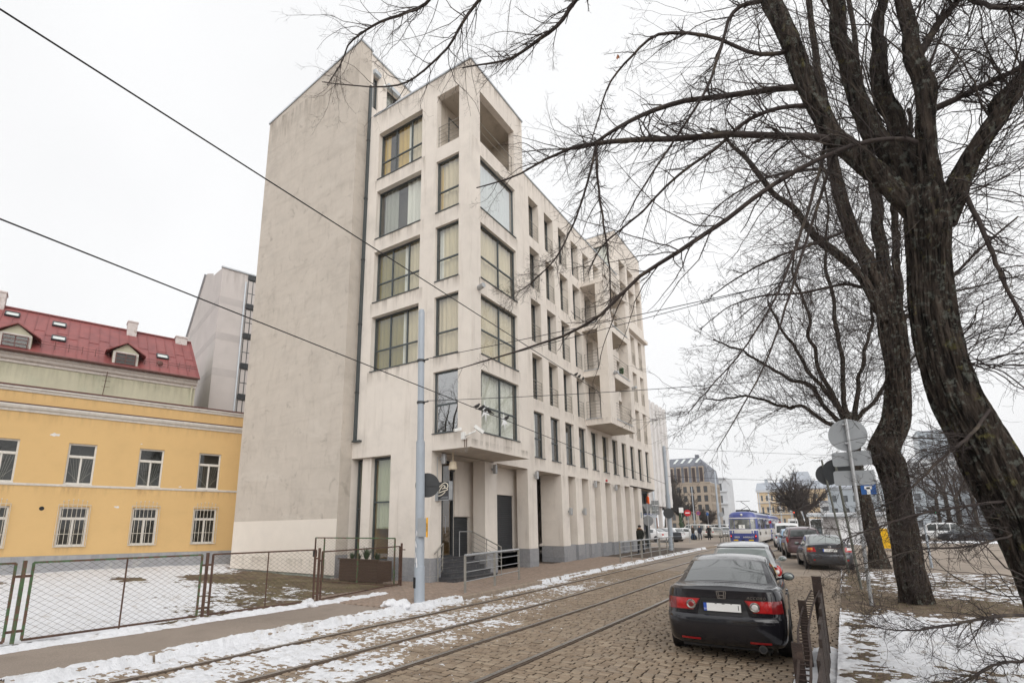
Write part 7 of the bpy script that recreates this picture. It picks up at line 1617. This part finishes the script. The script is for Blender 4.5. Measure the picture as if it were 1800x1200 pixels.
    for yy in (2.6, 10.6):
        for d in (-.8, .8):
            for sg in (-1, 1): g = MB(); g.lathe([(.33, -.06), (.33, .06), (.2, .07)], (sg*.85, y0+yy+d, .33), 18, 'x'); g.build('wheel', M['black'], TRM)
        g = MB(); g.box(-1.0, 1.0, y0+yy-1.1, y0+yy+1.1, .18, .5); g.build('bogie', M['black'], TRM)
    g = MB(); 
    for yy in (1.2, 4.5, 7.2): g = MB(); g.box(-.55, .55, y0+yy, y0+yy+1.0, 3.0, 3.16); g.build('roof_box', M['dark'], TRM)
    if name == 'rear_car':
        g = MB(); g.tube([(-.5, y0+3.0, 3.1), (.1, y0+4.6, 3.55), (-.3, y0+3.1, 4.0)], .03, 6); g.tube([(.5, y0+3.0, 3.1), (.1, y0+4.6, 3.55)], .03, 6); g.beam((-.7, y0+3.1, 4.0), (.5, y0+3.1, 4.0), .05, .04); g.build('pantograph', M['black'], TRM)
    g = MB(); g.box(1.2, 1.36, y0+12.6, y0+12.75, 1.95, 2.2); g.build('mirror', M['lampred'], TRM)
tram_car(0, 'rear_car'); tram_car(14.3, 'front_car')
# ------------------------------------------------------------------ people
M['skin'] = pm('skin', (.50, .30, .22), .6, .08, 10); M['hair'] = pm('brown_hair', (.03, .02, .015), .8, .2, 20); M['trous'] = pm('dark_trousers', (.018, .02, .026), .9, .15, 8); M['jeans'] = pm('blue_jeans', (.05, .085, .15), .9, .15, 8); M['shoe'] = pm('dark_shoes', (.012, .011, .010), .6, .1)
def coat(n, c): return pm(n, c, .9, .15, 6, .15, 30)
M['parka'] = coat('dark_olive_parka', (.022, .024, .018)); M['fur'] = pm('fur_trim', (.20, .115, .06), 1, .3, 25, .6, 90); M['hivis'] = coat('orange_work_jacket', (.90, .13, .02)); M['brownj'] = coat('brown_jacket', (.05, .04, .03)); M['navyj'] = coat('navy_jacket', (.018, .025, .045)); M['blackj'] = coat('black_coat', (.010, .010, .011)); M['orangej'] = coat('orange_brown_jacket', (.55, .19, .04)); M['greyj'] = coat('grey_coat', (.06, .06, .065))
def person(label, loc, rz, h, coatm, legm, hat=None, stride=.12, hood=False, skirt=.86, group=None, arm=.05, bald=False):
    """one continuous body grown from a jointed skeleton; coat, trousers, shoes and skin are zones of it"""
    T = thing('person', label, 'person', loc, rz, group); k = h/1.75
    J = {'pel': (0, 0, .95), 'wai': (0, .01, 1.12), 'che': (0, .0, 1.34), 'neck': (0, .01, 1.50), 'hd0': (0, .03, 1.57), 'hd1': (0, .035, 1.66), 'hd2': (0, .02, 1.735)}
    Rr = {'pel': (.165, .13), 'wai': (.155, .125), 'che': (.175, .13), 'neck': (.062, .062), 'hd0': (.072, .08), 'hd1': (.084, .10), 'hd2': (.06, .07)}
    E = [('pel', 'wai'), ('wai', 'che'), ('che', 'neck'), ('neck', 'hd0'), ('hd0', 'hd1'), ('hd1', 'hd2')]
    for s_, sg in (('L', -1), ('R', 1)):
        st = stride*sg
        J.update({'sh'+s_: (sg*.19, 0, 1.42), 'el'+s_: (sg*.255, -st*.7-.02, 1.15), 'wr'+s_: (sg*.25, -st*1.3+arm, .93), 'ha'+s_: (sg*.245, -st*1.5+arm+.02, .84), 'hi'+s_: (sg*.095, 0, .88), 'kn'+s_: (sg*.105, st*.75+.02, .49), 'an'+s_: (sg*.105, st*1.3-.02, .09), 'to'+s_: (sg*.12, st*1.3+.14, .04)})
        Rr.update({'sh'+s_: (.075, .07), 'el'+s_: (.058, .058), 'wr'+s_: (.045, .05), 'ha'+s_: (.03, .045), 'hi'+s_: (.10, .105), 'kn'+s_: (.065, .07), 'an'+s_: (.048, .055), 'to'+s_: (.045, .035)})
        E += [('che', 'sh'+s_), ('sh'+s_, 'el'+s_), ('el'+s_, 'wr'+s_), ('wr'+s_, 'ha'+s_), ('pel', 'hi'+s_), ('hi'+s_, 'kn'+s_), ('kn'+s_, 'an'+s_), ('an'+s_, 'to'+s_)]
    names = list(J); me = bpy.data.meshes.new('body'); me.from_pydata([Vector(J[n_])*k for n_ in names], [(names.index(a), names.index(b)) for a, b in E], []); o = bpy.data.objects.new('body', me); COL.objects.link(o)
    md = o.modifiers.new('skin', 'SKIN'); sv = me.skin_vertices[0].data
    for i, n_ in enumerate(names): sv[i].radius = (Rr[n_][0]*k, Rr[n_][1]*k); sv[i].use_root = n_ == 'pel'
    o.modifiers.new('sub', 'SUBSURF').levels = 1
    m2 = bpy.data.meshes.new_from_object(o.evaluated_get(bpy.context.evaluated_depsgraph_get())); bpy.data.objects.remove(o); m2.materials.clear()
    for mt in (coatm, legm, M['shoe'], M['skin'], M['hair']): m2.materials.append(mt)
    for p in m2.polygons:
        c = p.center/k; z = c.z; i = 0
        if z < .11: i = 2
        elif z < skirt and abs(c.x) < .21: i = 1
        elif z < .90 and abs(c.x) > .2: i = 3
        elif z > 1.50: i = 3
        if z > 1.50 and (z > 1.69 or c.y < -.02) and not bald: i = 4
        p.material_index = i; p.use_smooth = True
    obj('body', m2, T)
    if hood: m = MB(); m.tube([(.14*k*math.cos(a), .02*k+.12*k*math.sin(a)*.8, 1.50*k+.05*k*math.sin(a)) for a in np.linspace(0, 6.28, 16)], .045*k, 7); m.build('fur_hood', M['fur'], T, smooth=True)
    if hat: m = MB(); m.ball((0, .025*k, 1.70*k), .105*k, 12, 8, sc=(1, 1.12, .85)); m.build('hat', hat, T, smooth=True)
    m = MB(); m.ball((0, .125*k, 1.625*k), .016*k, 6, 5); m.build('nose', M['skin'], T, smooth=True)
    if skirt < .8:
        m = MB(); m.tube([(0, 0, .98*k), (0, 0, .84*k), (0, 0, skirt*k)], [.175*k, .19*k, .205*k], 14, False); m.build('coat_skirt', coatm, T, smooth=True)
    return T
PG = 'people walking in the street'
pp = on_y(1128, 975, 33.3); person('person in a dark parka with fur trimmed hood walking by the columns', (-10.62, 33.4, .1+gzf(33)), math.radians(172), 1.74, M['parka'], M['trous'], hat=M['blackj'], hood=True, skirt=.62, group=PG)
for px_, lb, cm_, lm, rz in ((1219, 'person in brown jacket and blue jeans walking behind the railing', M['brownj'], M['jeans'], 160), (1231, 'person in a navy jacket between two other walkers', M['navyj'], M['trous'], 175), (1247, 'person in a black coat walking away near the far tram pole', M['blackj'], M['trous'], 10)):
    q = on_y(px_, 945, 70); person(lb, (q.x, 70, .23), math.radians(rz), 1.76, cm_, lm, skirt=.8 if cm_ is not M['blackj'] else .7, group=PG, bald=(px_ == 1247))
person('person in a bright orange work jacket on the glazed landing of the block', (-12.15, 40.6, 2.72), math.radians(-60), 1.72, M['hivis'], M['trous'], group=PG, stride=.03)
for i, (px_, lb, cm_, hh) in enumerate(((1385, 'person in dark coat and pinkish hat waiting at the far stop', M['blackj'], 1.66), (1393, 'person in a black jacket in the waiting group at the far stop', M['navyj'], 1.74), (1397, 'person in a grey coat nearest the road at the far stop', M['greyj'], 1.72), (1404, 'person in an orange brown jacket beside the round topped tree', M['orangej'], 1.76))):
    q = on_y(px_, 935, 92+i*1.5); person(lb, (q.x, 92+i*1.5, .23), math.radians(30*i), hh, cm_, M['trous'], group='people waiting at the far tram stop', hat=coat('pink_hat', (.35, .12, .16)) if i == 0 else None, stride=.03)
# landing with a parapet that carries the worker
lm = MB(); lm.box(-12.58, -11.95, 38.75, 42.1, 2.60, 2.70); lm.box(-11.98, -11.95, 38.75, 42.1, 2.70, 2.78); bpart(lm, 'landing', M['zinc'])
lp = MB(); lp.quad((-11.95, 38.75, 2.78), (-11.95, 42.1, 2.78), (-11.95, 42.1, 3.5), (-11.95, 38.75, 3.5)); bpart(lp, 'pane', M['glass']); lr = MB(); lr.cyl((-11.95, 38.75, 3.52), (-11.95, 42.1, 3.52), .025, 6); bpart(lr, 'railing', M['steel'])

# ------------------------------------------------------------------ street signs near the square
def simple_sign(label, px_, Y, h, kind):
    q = on_y(px_, 940, Y); S = thing('road_sign', label, 'sign', (q.x, Y, .23), 0, 'road signs near the square'); m = MB(); m.cyl((0, 0, 0), (0, 0, h), .035, 8); m.build('pole', M['steel'], S)
    if kind == 'noentry': m = MB(); m.lathe([(.33, 0), (.34, -.02), (.002, -.022)], (0, -.05, h-.35), 24, 'y'); m.build('disc', M['signred'], S); m = MB(); m.box(-.22, .22, -.078, -.074, h-.41, h-.29); m.build('bar', M['signwhite'], S)
    if kind == 'nostop':
        m = MB(); m.lathe([(.34, 0), (.35, -.02), (.002, -.022)], (0, -.05, h-.35), 24, 'y'); m.build('disc', M['signred'], S); m = MB(); m.lathe([(.27, 0), (.27, -.006), (.002, -.006)], (0, -.074, h-.35), 24, 'y'); m.build('face', M['signblue'], S)
        for a in (1, -1): m = MB(); m.beam((-.19, -.085, h-.35-.19*a), (.19, -.085, h-.35+.19*a), .02, .05); m.build('bar', M['signred'], S)
    if kind == 'blue': m = MB(); m.box(-.22, .22, -.06, -.04, h-.75, h-.1); m.build('plate', M['signblue'], S)
    if kind == 'white': m = MB(); m.box(-.5, .5, -.06, -.04, h-1.3, h-.1); m.build('plate', M['signwhite'], S)
    if kind == 'back': m = MB(); m.lathe([(.34, 0), (.35, .02), (.34, .03)], (0, .05, h-.35), 24, 'y'); m.build('disc', M['signback'], S)
    if kind == 'tri':
        m = MB(); m.prism([(-.38, h-.05), (.38, h-.05), (0, h-.75)], .04, .06); m.build('plate', M['signback'], S); m = MB(); m.lathe([(.34, 0), (.35, .02), (.34, .03)], (0, .05, h-1.2), 24, 'y'); m.build('disc', M['signback'], S)
    if kind == 'board':
        for k in range(3): m = MB(); m.box(-.35, .35, .04, .07, h-.45*(k+1), h-.45*k-.04); m.build('plate', M['signback'], S)
simple_sign('red no entry sign on a thin pole before the white minivan', 1212, 58, 3.4, 'noentry'); simple_sign('round red and blue no stopping sign in front of the brown building', 1231, 98, 4.2, 'nostop'); simple_sign('small blue sign farther back by the far tram pole', 1247, 120, 4.6, 'blue'); simple_sign('round grey sign back next to the far tram pole', 1271, 80, 3.6, 'back'); simple_sign('white board under a blue sign before the bare trees', 1201, 130, 6.0, 'white')
simple_sign('grey triangular sign back over a round one by the railing', 1141, 37, 3.3, 'tri'); simple_sign('stacked grey direction plates beside the leaning tram pole', 1155, 50, 4.1, 'board')

# ------------------------------------------------------------------ background buildings
def blockwin(par, T, u0, u1, z0, z1, nu, nv, fu, fv, frame, glass, depth=.25):
    du = (u1-u0)/nu; dv = (z1-z0)/nv; ops = []
    for i in range(nu):
        for j in range(nv): a = u0+du*(i+.5)-du*fu/2; c = z0+dv*(j+.5)-dv*fv/2; ops.append((a, a+du*fu, c, c+dv*fv))
    return ops
def add_windows(par, T, ops, depth, frame, glass, mull=(.5,), trans=(), fr=.09): 
    for o in ops: window(par, T, *o[:4], depth, mull, trans, fr=fr, mat=frame, gmat=glass, sill=False, back=None, world=False)
M['farglass'] = pm('far_window_glass', (.10, .11, .12), .1, .2, .3, spec=.8)
# white panelled office block beyond the side square
M['whitepanel'] = pm('white_facade_panel', (.66, .64, .63), .8, .06, .6, .05, 20, col2=(.55, .53, .52), c2t=(.5, .75), c2s=.5); M['greyrec'] = pm('grey_window_strip', (.34, .33, .33), .8, .12, 1); M['brick'] = pm('red_brick_wall', (.26, .12, .08), .9, .2, 3)
OB = thing('office_block', 'white office block with tall ribbed facade beyond the apartment building', 'building', (-26, 90, .2), math.pi/2)
Tz = Matrix.Identity(4); m = MB(); u1 = 12.2; ztop = 23.2; nb = 5
ops = []
for i in range(nb):
    a = .35+i*2.4
    for j in range(6): ops.append((a+1.15, a+2.05, 6.2+j*2.85+(.0 if (i+j) % 2 else .5), 6.2+j*2.85+1.7+(.0 if (i+j) % 2 else .5)))
facade(m, 0, u1, 5.2, ztop, ops, .3); m.quad((0, .0, 5.2), (u1, 0, 5.2), (u1, 6, 5.2), (0, 6, 5.2)); m.quad((u1, 0, 5.2), (u1, 20, 5.2), (u1, 20, ztop), (u1, 0, ztop)); m.quad((0, 20, 0), (0, 0, 0), (0, 0, ztop), (0, 20, ztop)); m.build('wall', M['whitepanel'], OB)
for i in range(nb):
    a = .35+i*2.4; m = MB(); m.bbox(a, a+1.05, -.35, 0, 5.0, ztop+.35, .05); m.bbox(a+1.1, a+2.1, -.02, .1, ztop, ztop+.5, .03) if i else None; m.build('pilaster', M['whitepanel'], OB)
    for j in range(6): z = 6.2+j*2.85; m = MB(); m.box(a+1.1, a+2.15, -.1, 0, z-1.0+(.0 if (i+j) % 2 else .5), z-.1+(.0 if (i+j) % 2 else .5)); m.build('facade_panel', M['whitepanel'], OB)
add_windows(OB, Tz, ops, .22, M['greyrec'], M['farglass'], (), (.5,), .08)
m = MB(); m.box(0, u1, 3.0, 3.2, 0, 5.2); m.build('base_wall', M['brick'], OB)
m = MB(); m.box(0, u1, .2, .6, -.2, .9); m.build('base_wall', M['greyrec'], OB)
for i in range(3): m = MB(); m.box(1+i*4.5, 1.6+i*4.5, .3, .9, 0, 5.2); m.build('column', M['whitepanel'], OB)
m = MB(); m.cyl((-.3, -.2, 0), (-.3, -.2, 26), .16, 8); m.build('downpipe', M['zinc'], OB)
CP = thing('conifer', 'small dark conifer standing under the white office block', 'tree', (-23.5, 97, .23)); m = MB()
for k in range(260): z = RNG.uniform(.1, 3.8); r = .75*(1-z/4.2)*RNG.uniform(.4, 1); a = RNG.uniform(0, 6.28); c = Vector((r*math.cos(a), r*math.sin(a), z)); d = Vector((RNG.normal(), RNG.normal(), RNG.normal()+.6)).normalized()*.28; e = d.orthogonal().normalized()*.09; m.poly([c-e, c+e, c+d])
m.build('crown', M['leaf'], CP); m = MB(); m.cyl((0, 0, -.1), (0, 0, 2.6), .07, 8); m.build('trunk', M['bark2'], CP)
# brown stone building with a grey mansard roof
M['sandstone'] = pm('brown_sandstone', (.36, .30, .24), .85, .1, .4, .05, 10, col2=(.30, .25, .2), c2t=(.5, .7), c2s=.3); M['mansard'] = pm('grey_mansard_metal', (.16, .17, .20), .5, .12, .5); M['brownframe'] = pm('dark_brown_frame', (.05, .032, .030), .5, .1)
SB = thing('stone_building', 'brown sandstone building with grey mansard roof and tall dark dormers', 'building', (-44.5, 170, .2))
w_ = 12.6; m = MB(); st = [(.8+i*1.98, .8+i*1.98+1.1, .6+j*2.75, .6+j*2.75+1.9) for i in range(6) for j in range(5)]
facade(m, 0, w_, 0, 14.6, st, .35); m.build('wall', M['sandstone'], SB); add_windows(SB, Tz, st, .3, M['brownframe'], M['farglass'], (.5,), (), .1)
Tr = frame_T(w_, 0, math.pi/2); m = MB(); m.T = Tr; s2 = [(.9+i*2.9, .9+i*2.9+(2.0 if j % 2 else .9), .6+j*2.75, .6+j*2.75+2.0) for i in range(5) for j in range(5)]+[(2.2+i*2.9, 3.05+i*2.9, .6+j*2.75, .6+j*2.75+2.0) for i in range(5) for j in (0, 2, 4)]
facade(m, 0, 15.5, 0, 14.6, s2, .35); m.build('wall', M['sandstone'], SB); add_windows(SB, Tr, s2, .3, M['brownframe'], M['farglass'], (), (), .1)
m = MB(); m.box(-.15, w_+.15, -.15, 0, 14.3, 14.7); m.build('cornice', M['sandstone'], SB)
m = MB(); m.poly([(0, 0, 14.7), (w_, 0, 14.7), (w_-.9, .9, 20.2), (0, .9, 20.2)]); m.poly([(w_, 0, 14.7), (w_, 15.5, 14.7), (w_-.5, 15.2, 19.2), (w_-.9, .9, 20.2)]); m.poly([(0, .9, 20.2), (w_-.9, .9, 20.2), (w_-3.6, 6, 23.0), (0, 6, 23)]); m.poly([(w_-.9, .9, 20.2), (w_-.5, 15.2, 19.2), (w_-3.6, 6, 23)]); m.build('roof', M['mansard'], SB)
for i in range(5):
    a = 1.0+i*2.2; m = MB(); m.bbox(a, a+1.35, -.1, .9, 14.5, 19.6, .06); d_ = m.build('dormer', M['sandstone'], SB); m = MB(); m.box(a+.22, a+1.13, -.14, -.1, 14.9, 19.2); m.build('dormer_window', M['brownframe'], d_)
    if i < 4: m = MB(); m.beam((a+1.2, 2.0, 20.95), (a+1.7, 4.9, 22.55), .7, .12, up=(0, -.5, 1)); m.build('roof_light', M['skyl'], SB)
for i in range(14): m = MB(); u = w_*i/14; m.beam((u, .88, 20.22), (u*.72, 5.95, 23.0), .06, .1); m.build('roof_seam', M['mansard'], SB)
m = MB(); m.box(7.8, 8.9, 6, 7, 22.5, 23.9); m.build('chimney', M['mansard'], SB)
# pale classical building next to it
M['paleblue'] = pm('pale_blue_grey_render', (.58, .60, .63), .9, .08, .4)
PB = thing('classical_building', 'pale blue grey classical building at the corner behind the brown one', 'building', (-40.6, 200, .2)); m = MB(); o2 = [(.5+i*2.6, 1.7+i*2.6, 1+j*4.2, 3.6+j*4.2) for i in range(3) for j in range(4)]; facade(m, 0, 8.4, 0, 18.2, o2, .3); m.quad((8.4, 0, 0), (8.4, 14, 0), (8.4, 14, 18.2), (8.4, 0, 18.2)); m.quad((0, 0, 18.2), (8.4, 0, 18.2), (8.4, 14, 18.2), (0, 14, 18.2)); m.build('wall', M['paleblue'], PB); add_windows(PB, Tz, o2, .25, M['greyrec'], M['farglass'], (.5,), (), .12)
for z in (8.9, 13.2, 17.7): m = MB(); m.box(-.3, 8.8, -.5, 0, z, z+.5); m.build('cornice', M['paleblue'], PB)
# long ochre building closing the street
M['paleochre'] = pm('pale_ochre_render', (.66, .51, .33), .9, .06, .3); M['coldroof'] = pm('cold_grey_roof', (.38, .41, .46), .6, .1, .4)
OC = thing('palace_building', 'long ochre palace with white trims and a grey roof closing the street', 'building', (-30, 262, .2)); wl = 42
m = MB(); o3 = [(1.2+i*1.95, 2.2+i*1.95, 2.0+j*5.0, 4.6+j*5.0) for i in range(21) for j in range(3)]; facade(m, 0, wl, 0, 16.2, o3, .3); m.quad((wl, 0, 0), (wl, 14, 0), (wl, 14, 16.2), (wl, 0, 16.2)); m.build('wall', M['paleochre'], OC); add_windows(OC, Tz, o3, .25, M['paleblue'], M['farglass'], (), (), .16)
for z in (6.2, 11.2, 15.9): m = MB(); m.box(-.4, wl+.4, -.5, 0, z, z+(.9 if z > 15 else .35)); m.build('cornice', M['paleblue'], OC)
for i in range(0, 12): m = MB(); m.box(.3+i*3.9, .9+i*3.9, -.15, 0, 0, 15.9); m.build('quoin', M['paleblue'], OC)
m = MB(); m.prism([(-.6, 16.8), (7, 20.5), (14, 16.8)], -.4, wl+.4, 'x'); m.build('roof', M['coldroof'], OC); m = MB(); m.poly([(12, 1, 17.6), (22, 1, 17.6), (20, 5, 24.5), (14, 5, 24.5)]); m.poly([(22, 1, 17.6), (22, 12, 17.6), (20, 8, 24.5), (20, 5, 24.5)]); m.poly([(12, 12, 17.6), (12, 1, 17.6), (14, 5, 24.5), (14, 8, 24.5)]); m.poly([(14, 5, 24.5), (20, 5, 24.5), (20, 8, 24.5), (14, 8, 24.5)]); m.build('roof_pavilion', M['coldroof'], OC)
for x in (3, 9, 27, 33, 38): m = MB(); m.box(x, x+1.2, 5, 6.2, 18.5, 22); m.build('chimney', M['coldroof'], OC)
# far blocks along the right of the horizon
def far_block(name, label, px_, Y, w_, d_, h_, mat, nu, nv, fu=.55, fv=.5, rz=0):
    q = on_y(px_, 925, Y); B_ = thing(name, label, 'building', (q.x, Y, .2), rz, 'distant buildings'); m = MB(); o4 = blockwin(B_, Tz, 0, w_, .5, h_-.8, nu, nv, fu, fv, None, None); facade(m, 0, w_, 0, h_, o4, .25)
    m.quad((w_, 0, 0), (w_, d_, 0), (w_, d_, h_), (w_, 0, h_)); m.quad((0, d_, 0), (0, 0, 0), (0, 0, h_), (0, d_, h_)); m.quad((0, 0, h_), (w_, 0, h_), (w_, d_, h_), (0, d_, h_)); m.build('wall', mat, B_)
    for o in o4: g = MB(); g.quad((o[0], .25, o[2]), (o[1], .25, o[2]), (o[1], .25, o[3]), (o[0], .25, o[3])); g.build('window', M['farglass'], B_)
    m = MB(); m.box(-.3, w_+.3, -.3, d_, h_, h_+.5); m.build('roof', M['coldroof'], B_); return B_
M['farpink'] = pm('pale_pink_render', (.52, .40, .37), .9, .08, .3); M['fargrey'] = pm('pale_grey_panel', (.50, .52, .54), .7, .08, .3); M['farglassy'] = pm('grey_glass_facade', (.33, .37, .41), .3, .1, .2); M['farbrick'] = pm('far_red_brick', (.32, .17, .14), .9, .1, .3)
far_block('apartment_house', 'far ochre grey house behind the round topped tree', 1418, 235, 22, 12, 15, M['paleochre'], 8, 4); far_block('apartment_house', 'far grey house with shop signs beyond the tram stop', 1446, 205, 24, 12, 9, M['fargrey'], 8, 3); far_block('gabled_hall', 'large far grey hall roof behind the white kiosk', 1462, 150, 22, 16, 10, M['farglassy'], 10, 3)
far_block('office_tower', 'tall pale grey tower block seen between the lime trunks', 1641, 330, 22, 20, 46, M['farglassy'], 7, 14, .8, .5); far_block('office_tower', 'lower grey tower block beside the tall one between the trunks', 1622, 300, 18, 18, 30, M['fargrey'], 6, 9); far_block('brick_house', 'far red brick house low between the lime trunks', 1606, 260, 14, 10, 17, M['farbrick'], 5, 4); far_block('office_building', 'wide low grey building across the wide road', 1560, 170, 26, 14, 12, M['farglassy'], 12, 4); far_block('office_building', 'glass fronted building beyond the road behind the leaning lime', 1690, 190, 40, 16, 16, M['fargrey'], 14, 5); far_block('apartment_house', 'far pink house glimpsed left of the sign post', 1505, 240, 22, 12, 14, M['farpink'], 8, 4); far_block('office_building', 'pale block at the far end of the wide road', 1770, 160, 40, 16, 14, M['farpink'], 14, 4)
# white kiosk, bus and bin
KI = thing('kiosk', 'white stop kiosk with a flat snowy roof and grey door behind the parked cars', 'kiosk', (-1.7, 62, .23)); M['kioskwhite'] = pm('white_kiosk_panel', (.70, .70, .71), .6, .06, 1)
for k in range(6): m = MB(); m.bbox(1.3+k*.62, 1.9+k*.62, 0, .1, .3, 2.5, .02); m.build('panel', M['kioskwhite'], KI)
m = MB(); m.box(1.3, 5.1, .1, 2.4, 0, 2.5); m.build('cabin', M['kioskwhite'], KI); m = MB(); m.box(.1, 1.28, .1, 2.4, .1, 2.5); m.build('door', M['greyrec'], KI); m = MB(); m.box(-1.2, 5.4, -.6, 2.9, 2.55, 2.8); m.build('roof', M['zinc'], KI); m = MB(); m.box(-1.1, 5.3, -.5, 2.8, 2.8, 2.92); m.build('roof_snow', M['snow'], KI)
for x in (-1.0, 0): m = MB(); m.cyl((x, -.4, 0), (x, -.4, 2.55), .05, 8); m.build('post', M['kioskwhite'], KI)
m = MB(); m.box(-.9, .05, 1.0, 1.06, .7, 2.3); m.build('pane', M['carglass2'], KI); m = MB(); m.box(-.9, .0, .5, .95, .1, .55); m.build('bench', M['yellowplate'], KI)
BU = thing('trolleybus', 'white low floor bus passing far behind the waiting people', 'bus', (-9.5, 128, .23)); m = MB(); m.bbox(0, 12, 0, 2.5, .35, 3.0, .12); m.build('body', P_white, BU)
for k in range(8): m = MB(); m.box(.35+k*1.46, 1.65+k*1.46, -.02, 0, 1.2, 2.55); m.build('side_window', M['carglass'], BU)
for x in (2.2, 9.2): m = MB(); m.lathe([(.48, -.1), (.48, .12), (.25, .12)], (x, .1, .48), 18, 'y'); m.build('wheel', M['tyre'], BU)
BN = thing('waste_container', 'bright yellow waste container behind the third lime trunk', 'bin', (2.35, 47, .235)); M['binyellow'] = pm('yellow_plastic', (.85, .50, .01), .5, .05)
m = MB(); m.add([(-.42, -.42, .15), (.42, -.42, .15), (.42, .42, .15), (-.42, .42, .15), (-.55, -.52, 1.35), (.55, -.52, 1.35), (.55, .52, 1.35), (-.55, .52, 1.35)], [(3, 2, 1, 0), (4, 5, 6, 7), (0, 1, 5, 4), (1, 2, 6, 5), (2, 3, 7, 6), (3, 0, 4, 7)]); m.build('body', M['binyellow'], BN); m = MB(); m.bbox(-.6, .6, -.58, .58, 1.36, 1.5, .05); m.build('lid', M['binyellow'], BN)
for x in (-.35, .35):
    for y in (-.35, .35): m = MB(); m.lathe([(.09, -.04), (.09, .04)], (x, y, .09), 12, 'x'); m.build('wheel', M['black'], BN)
for i in range(2): tag(MB().cyl((0, 0, 0), (-.05, 0, 3.2), .05, 8).build('street_post', M['steel'], None, loc=(1.75+i*1.0, 44, .2)), ['thin grey post in front of the yellow container', 'second thin grey post right of the yellow container'][i], 'post')
TL = thing('traffic_light', 'traffic light showing red far beside the round topped tree', 'traffic light', (on_y(1400, 930, 112).x, 112, .23)); m = MB(); m.cyl((0, 0, 0), (0, 0, 3.6), .07, 8); m.build('pole', M['steel'], TL); m = MB(); m.box(-.18, .18, -.15, .15, 3.1, 4.2); m.build('housing', M['black'], TL); m = MB(); m.ball((0, -.15, 4.0), .12, 10, 6); m.build('lamp', emis('red_signal', (1, .08, .03), 2.0), TL)
TL = thing('traffic_light', 'traffic light showing green on the wide road between the trunks', 'traffic light', (on_y(1643, 900, 120).x, 120, .23)); m = MB(); m.cyl((0, 0, 0), (0, 0, 4.4), .08, 8); m.build('pole', M['steel'], TL); m = MB(); m.box(-.2, .2, -.15, .15, 3.6, 5.0); m.build('housing', M['black'], TL); m = MB(); m.ball((0, -.15, 3.85), .14, 10, 6); m.build('lamp', emis('green_signal', (.05, 1, .45), 2.0), TL)

for lb, x, y, w_, h_, mt in (('plaster house closing the street behind the viewpoint', -30, -62, 26, 16, 'fargrey'), ('ochre house across the street behind the viewpoint', 2, -70, 24, 15, 'paleochre'), ('brick house across the wide road behind the viewpoint', 30, -55, 26, 17, 'farbrick')):
    B_ = thing('street_house', lb, 'building', (x+w_, y, 0), math.pi, 'houses back along the street'); m = MB(); o5 = blockwin(B_, Tz, 0, w_, .8, h_-1, 9, 4, .45, .55, None, None); facade(m, 0, w_, 0, h_, o5, .25); m.quad((w_, 0, 0), (w_, 12, 0), (w_, 12, h_), (w_, 0, h_)); m.quad((0, 12, 0), (0, 0, 0), (0, 0, h_), (0, 12, h_)); m.quad((0, 0, h_), (w_, 0, h_), (w_, 12, h_), (0, 12, h_)); m.build('wall', M[mt], B_)
    for o in o5: g = MB(); g.quad((o[0], .25, o[2]), (o[1], .25, o[2]), (o[1], .25, o[3]), (o[0], .25, o[3])); g.build('window', M['farglass'], B_)

# ------------------------------------------------------------------ thin winter haze
hz = MB(); hz.box(-160, 160, -120, 460, -1.2, 52); hm = bpy.data.materials.new('thin_haze'); hm.use_nodes = True; t = hm.node_tree; t.nodes.clear(); o_ = t.nodes.new('ShaderNodeOutputMaterial'); v_ = t.nodes.new('ShaderNodeVolumePrincipled')
v_.inputs['Color'].default_value = (.93, .94, .96, 1); v_.inputs['Density'].default_value = .00035; v_.inputs['Anisotropy'].default_value = .2; t.links.new(v_.outputs[0], o_.inputs['Volume'])
tag(hz.build('haze', hm), kind='stuff')
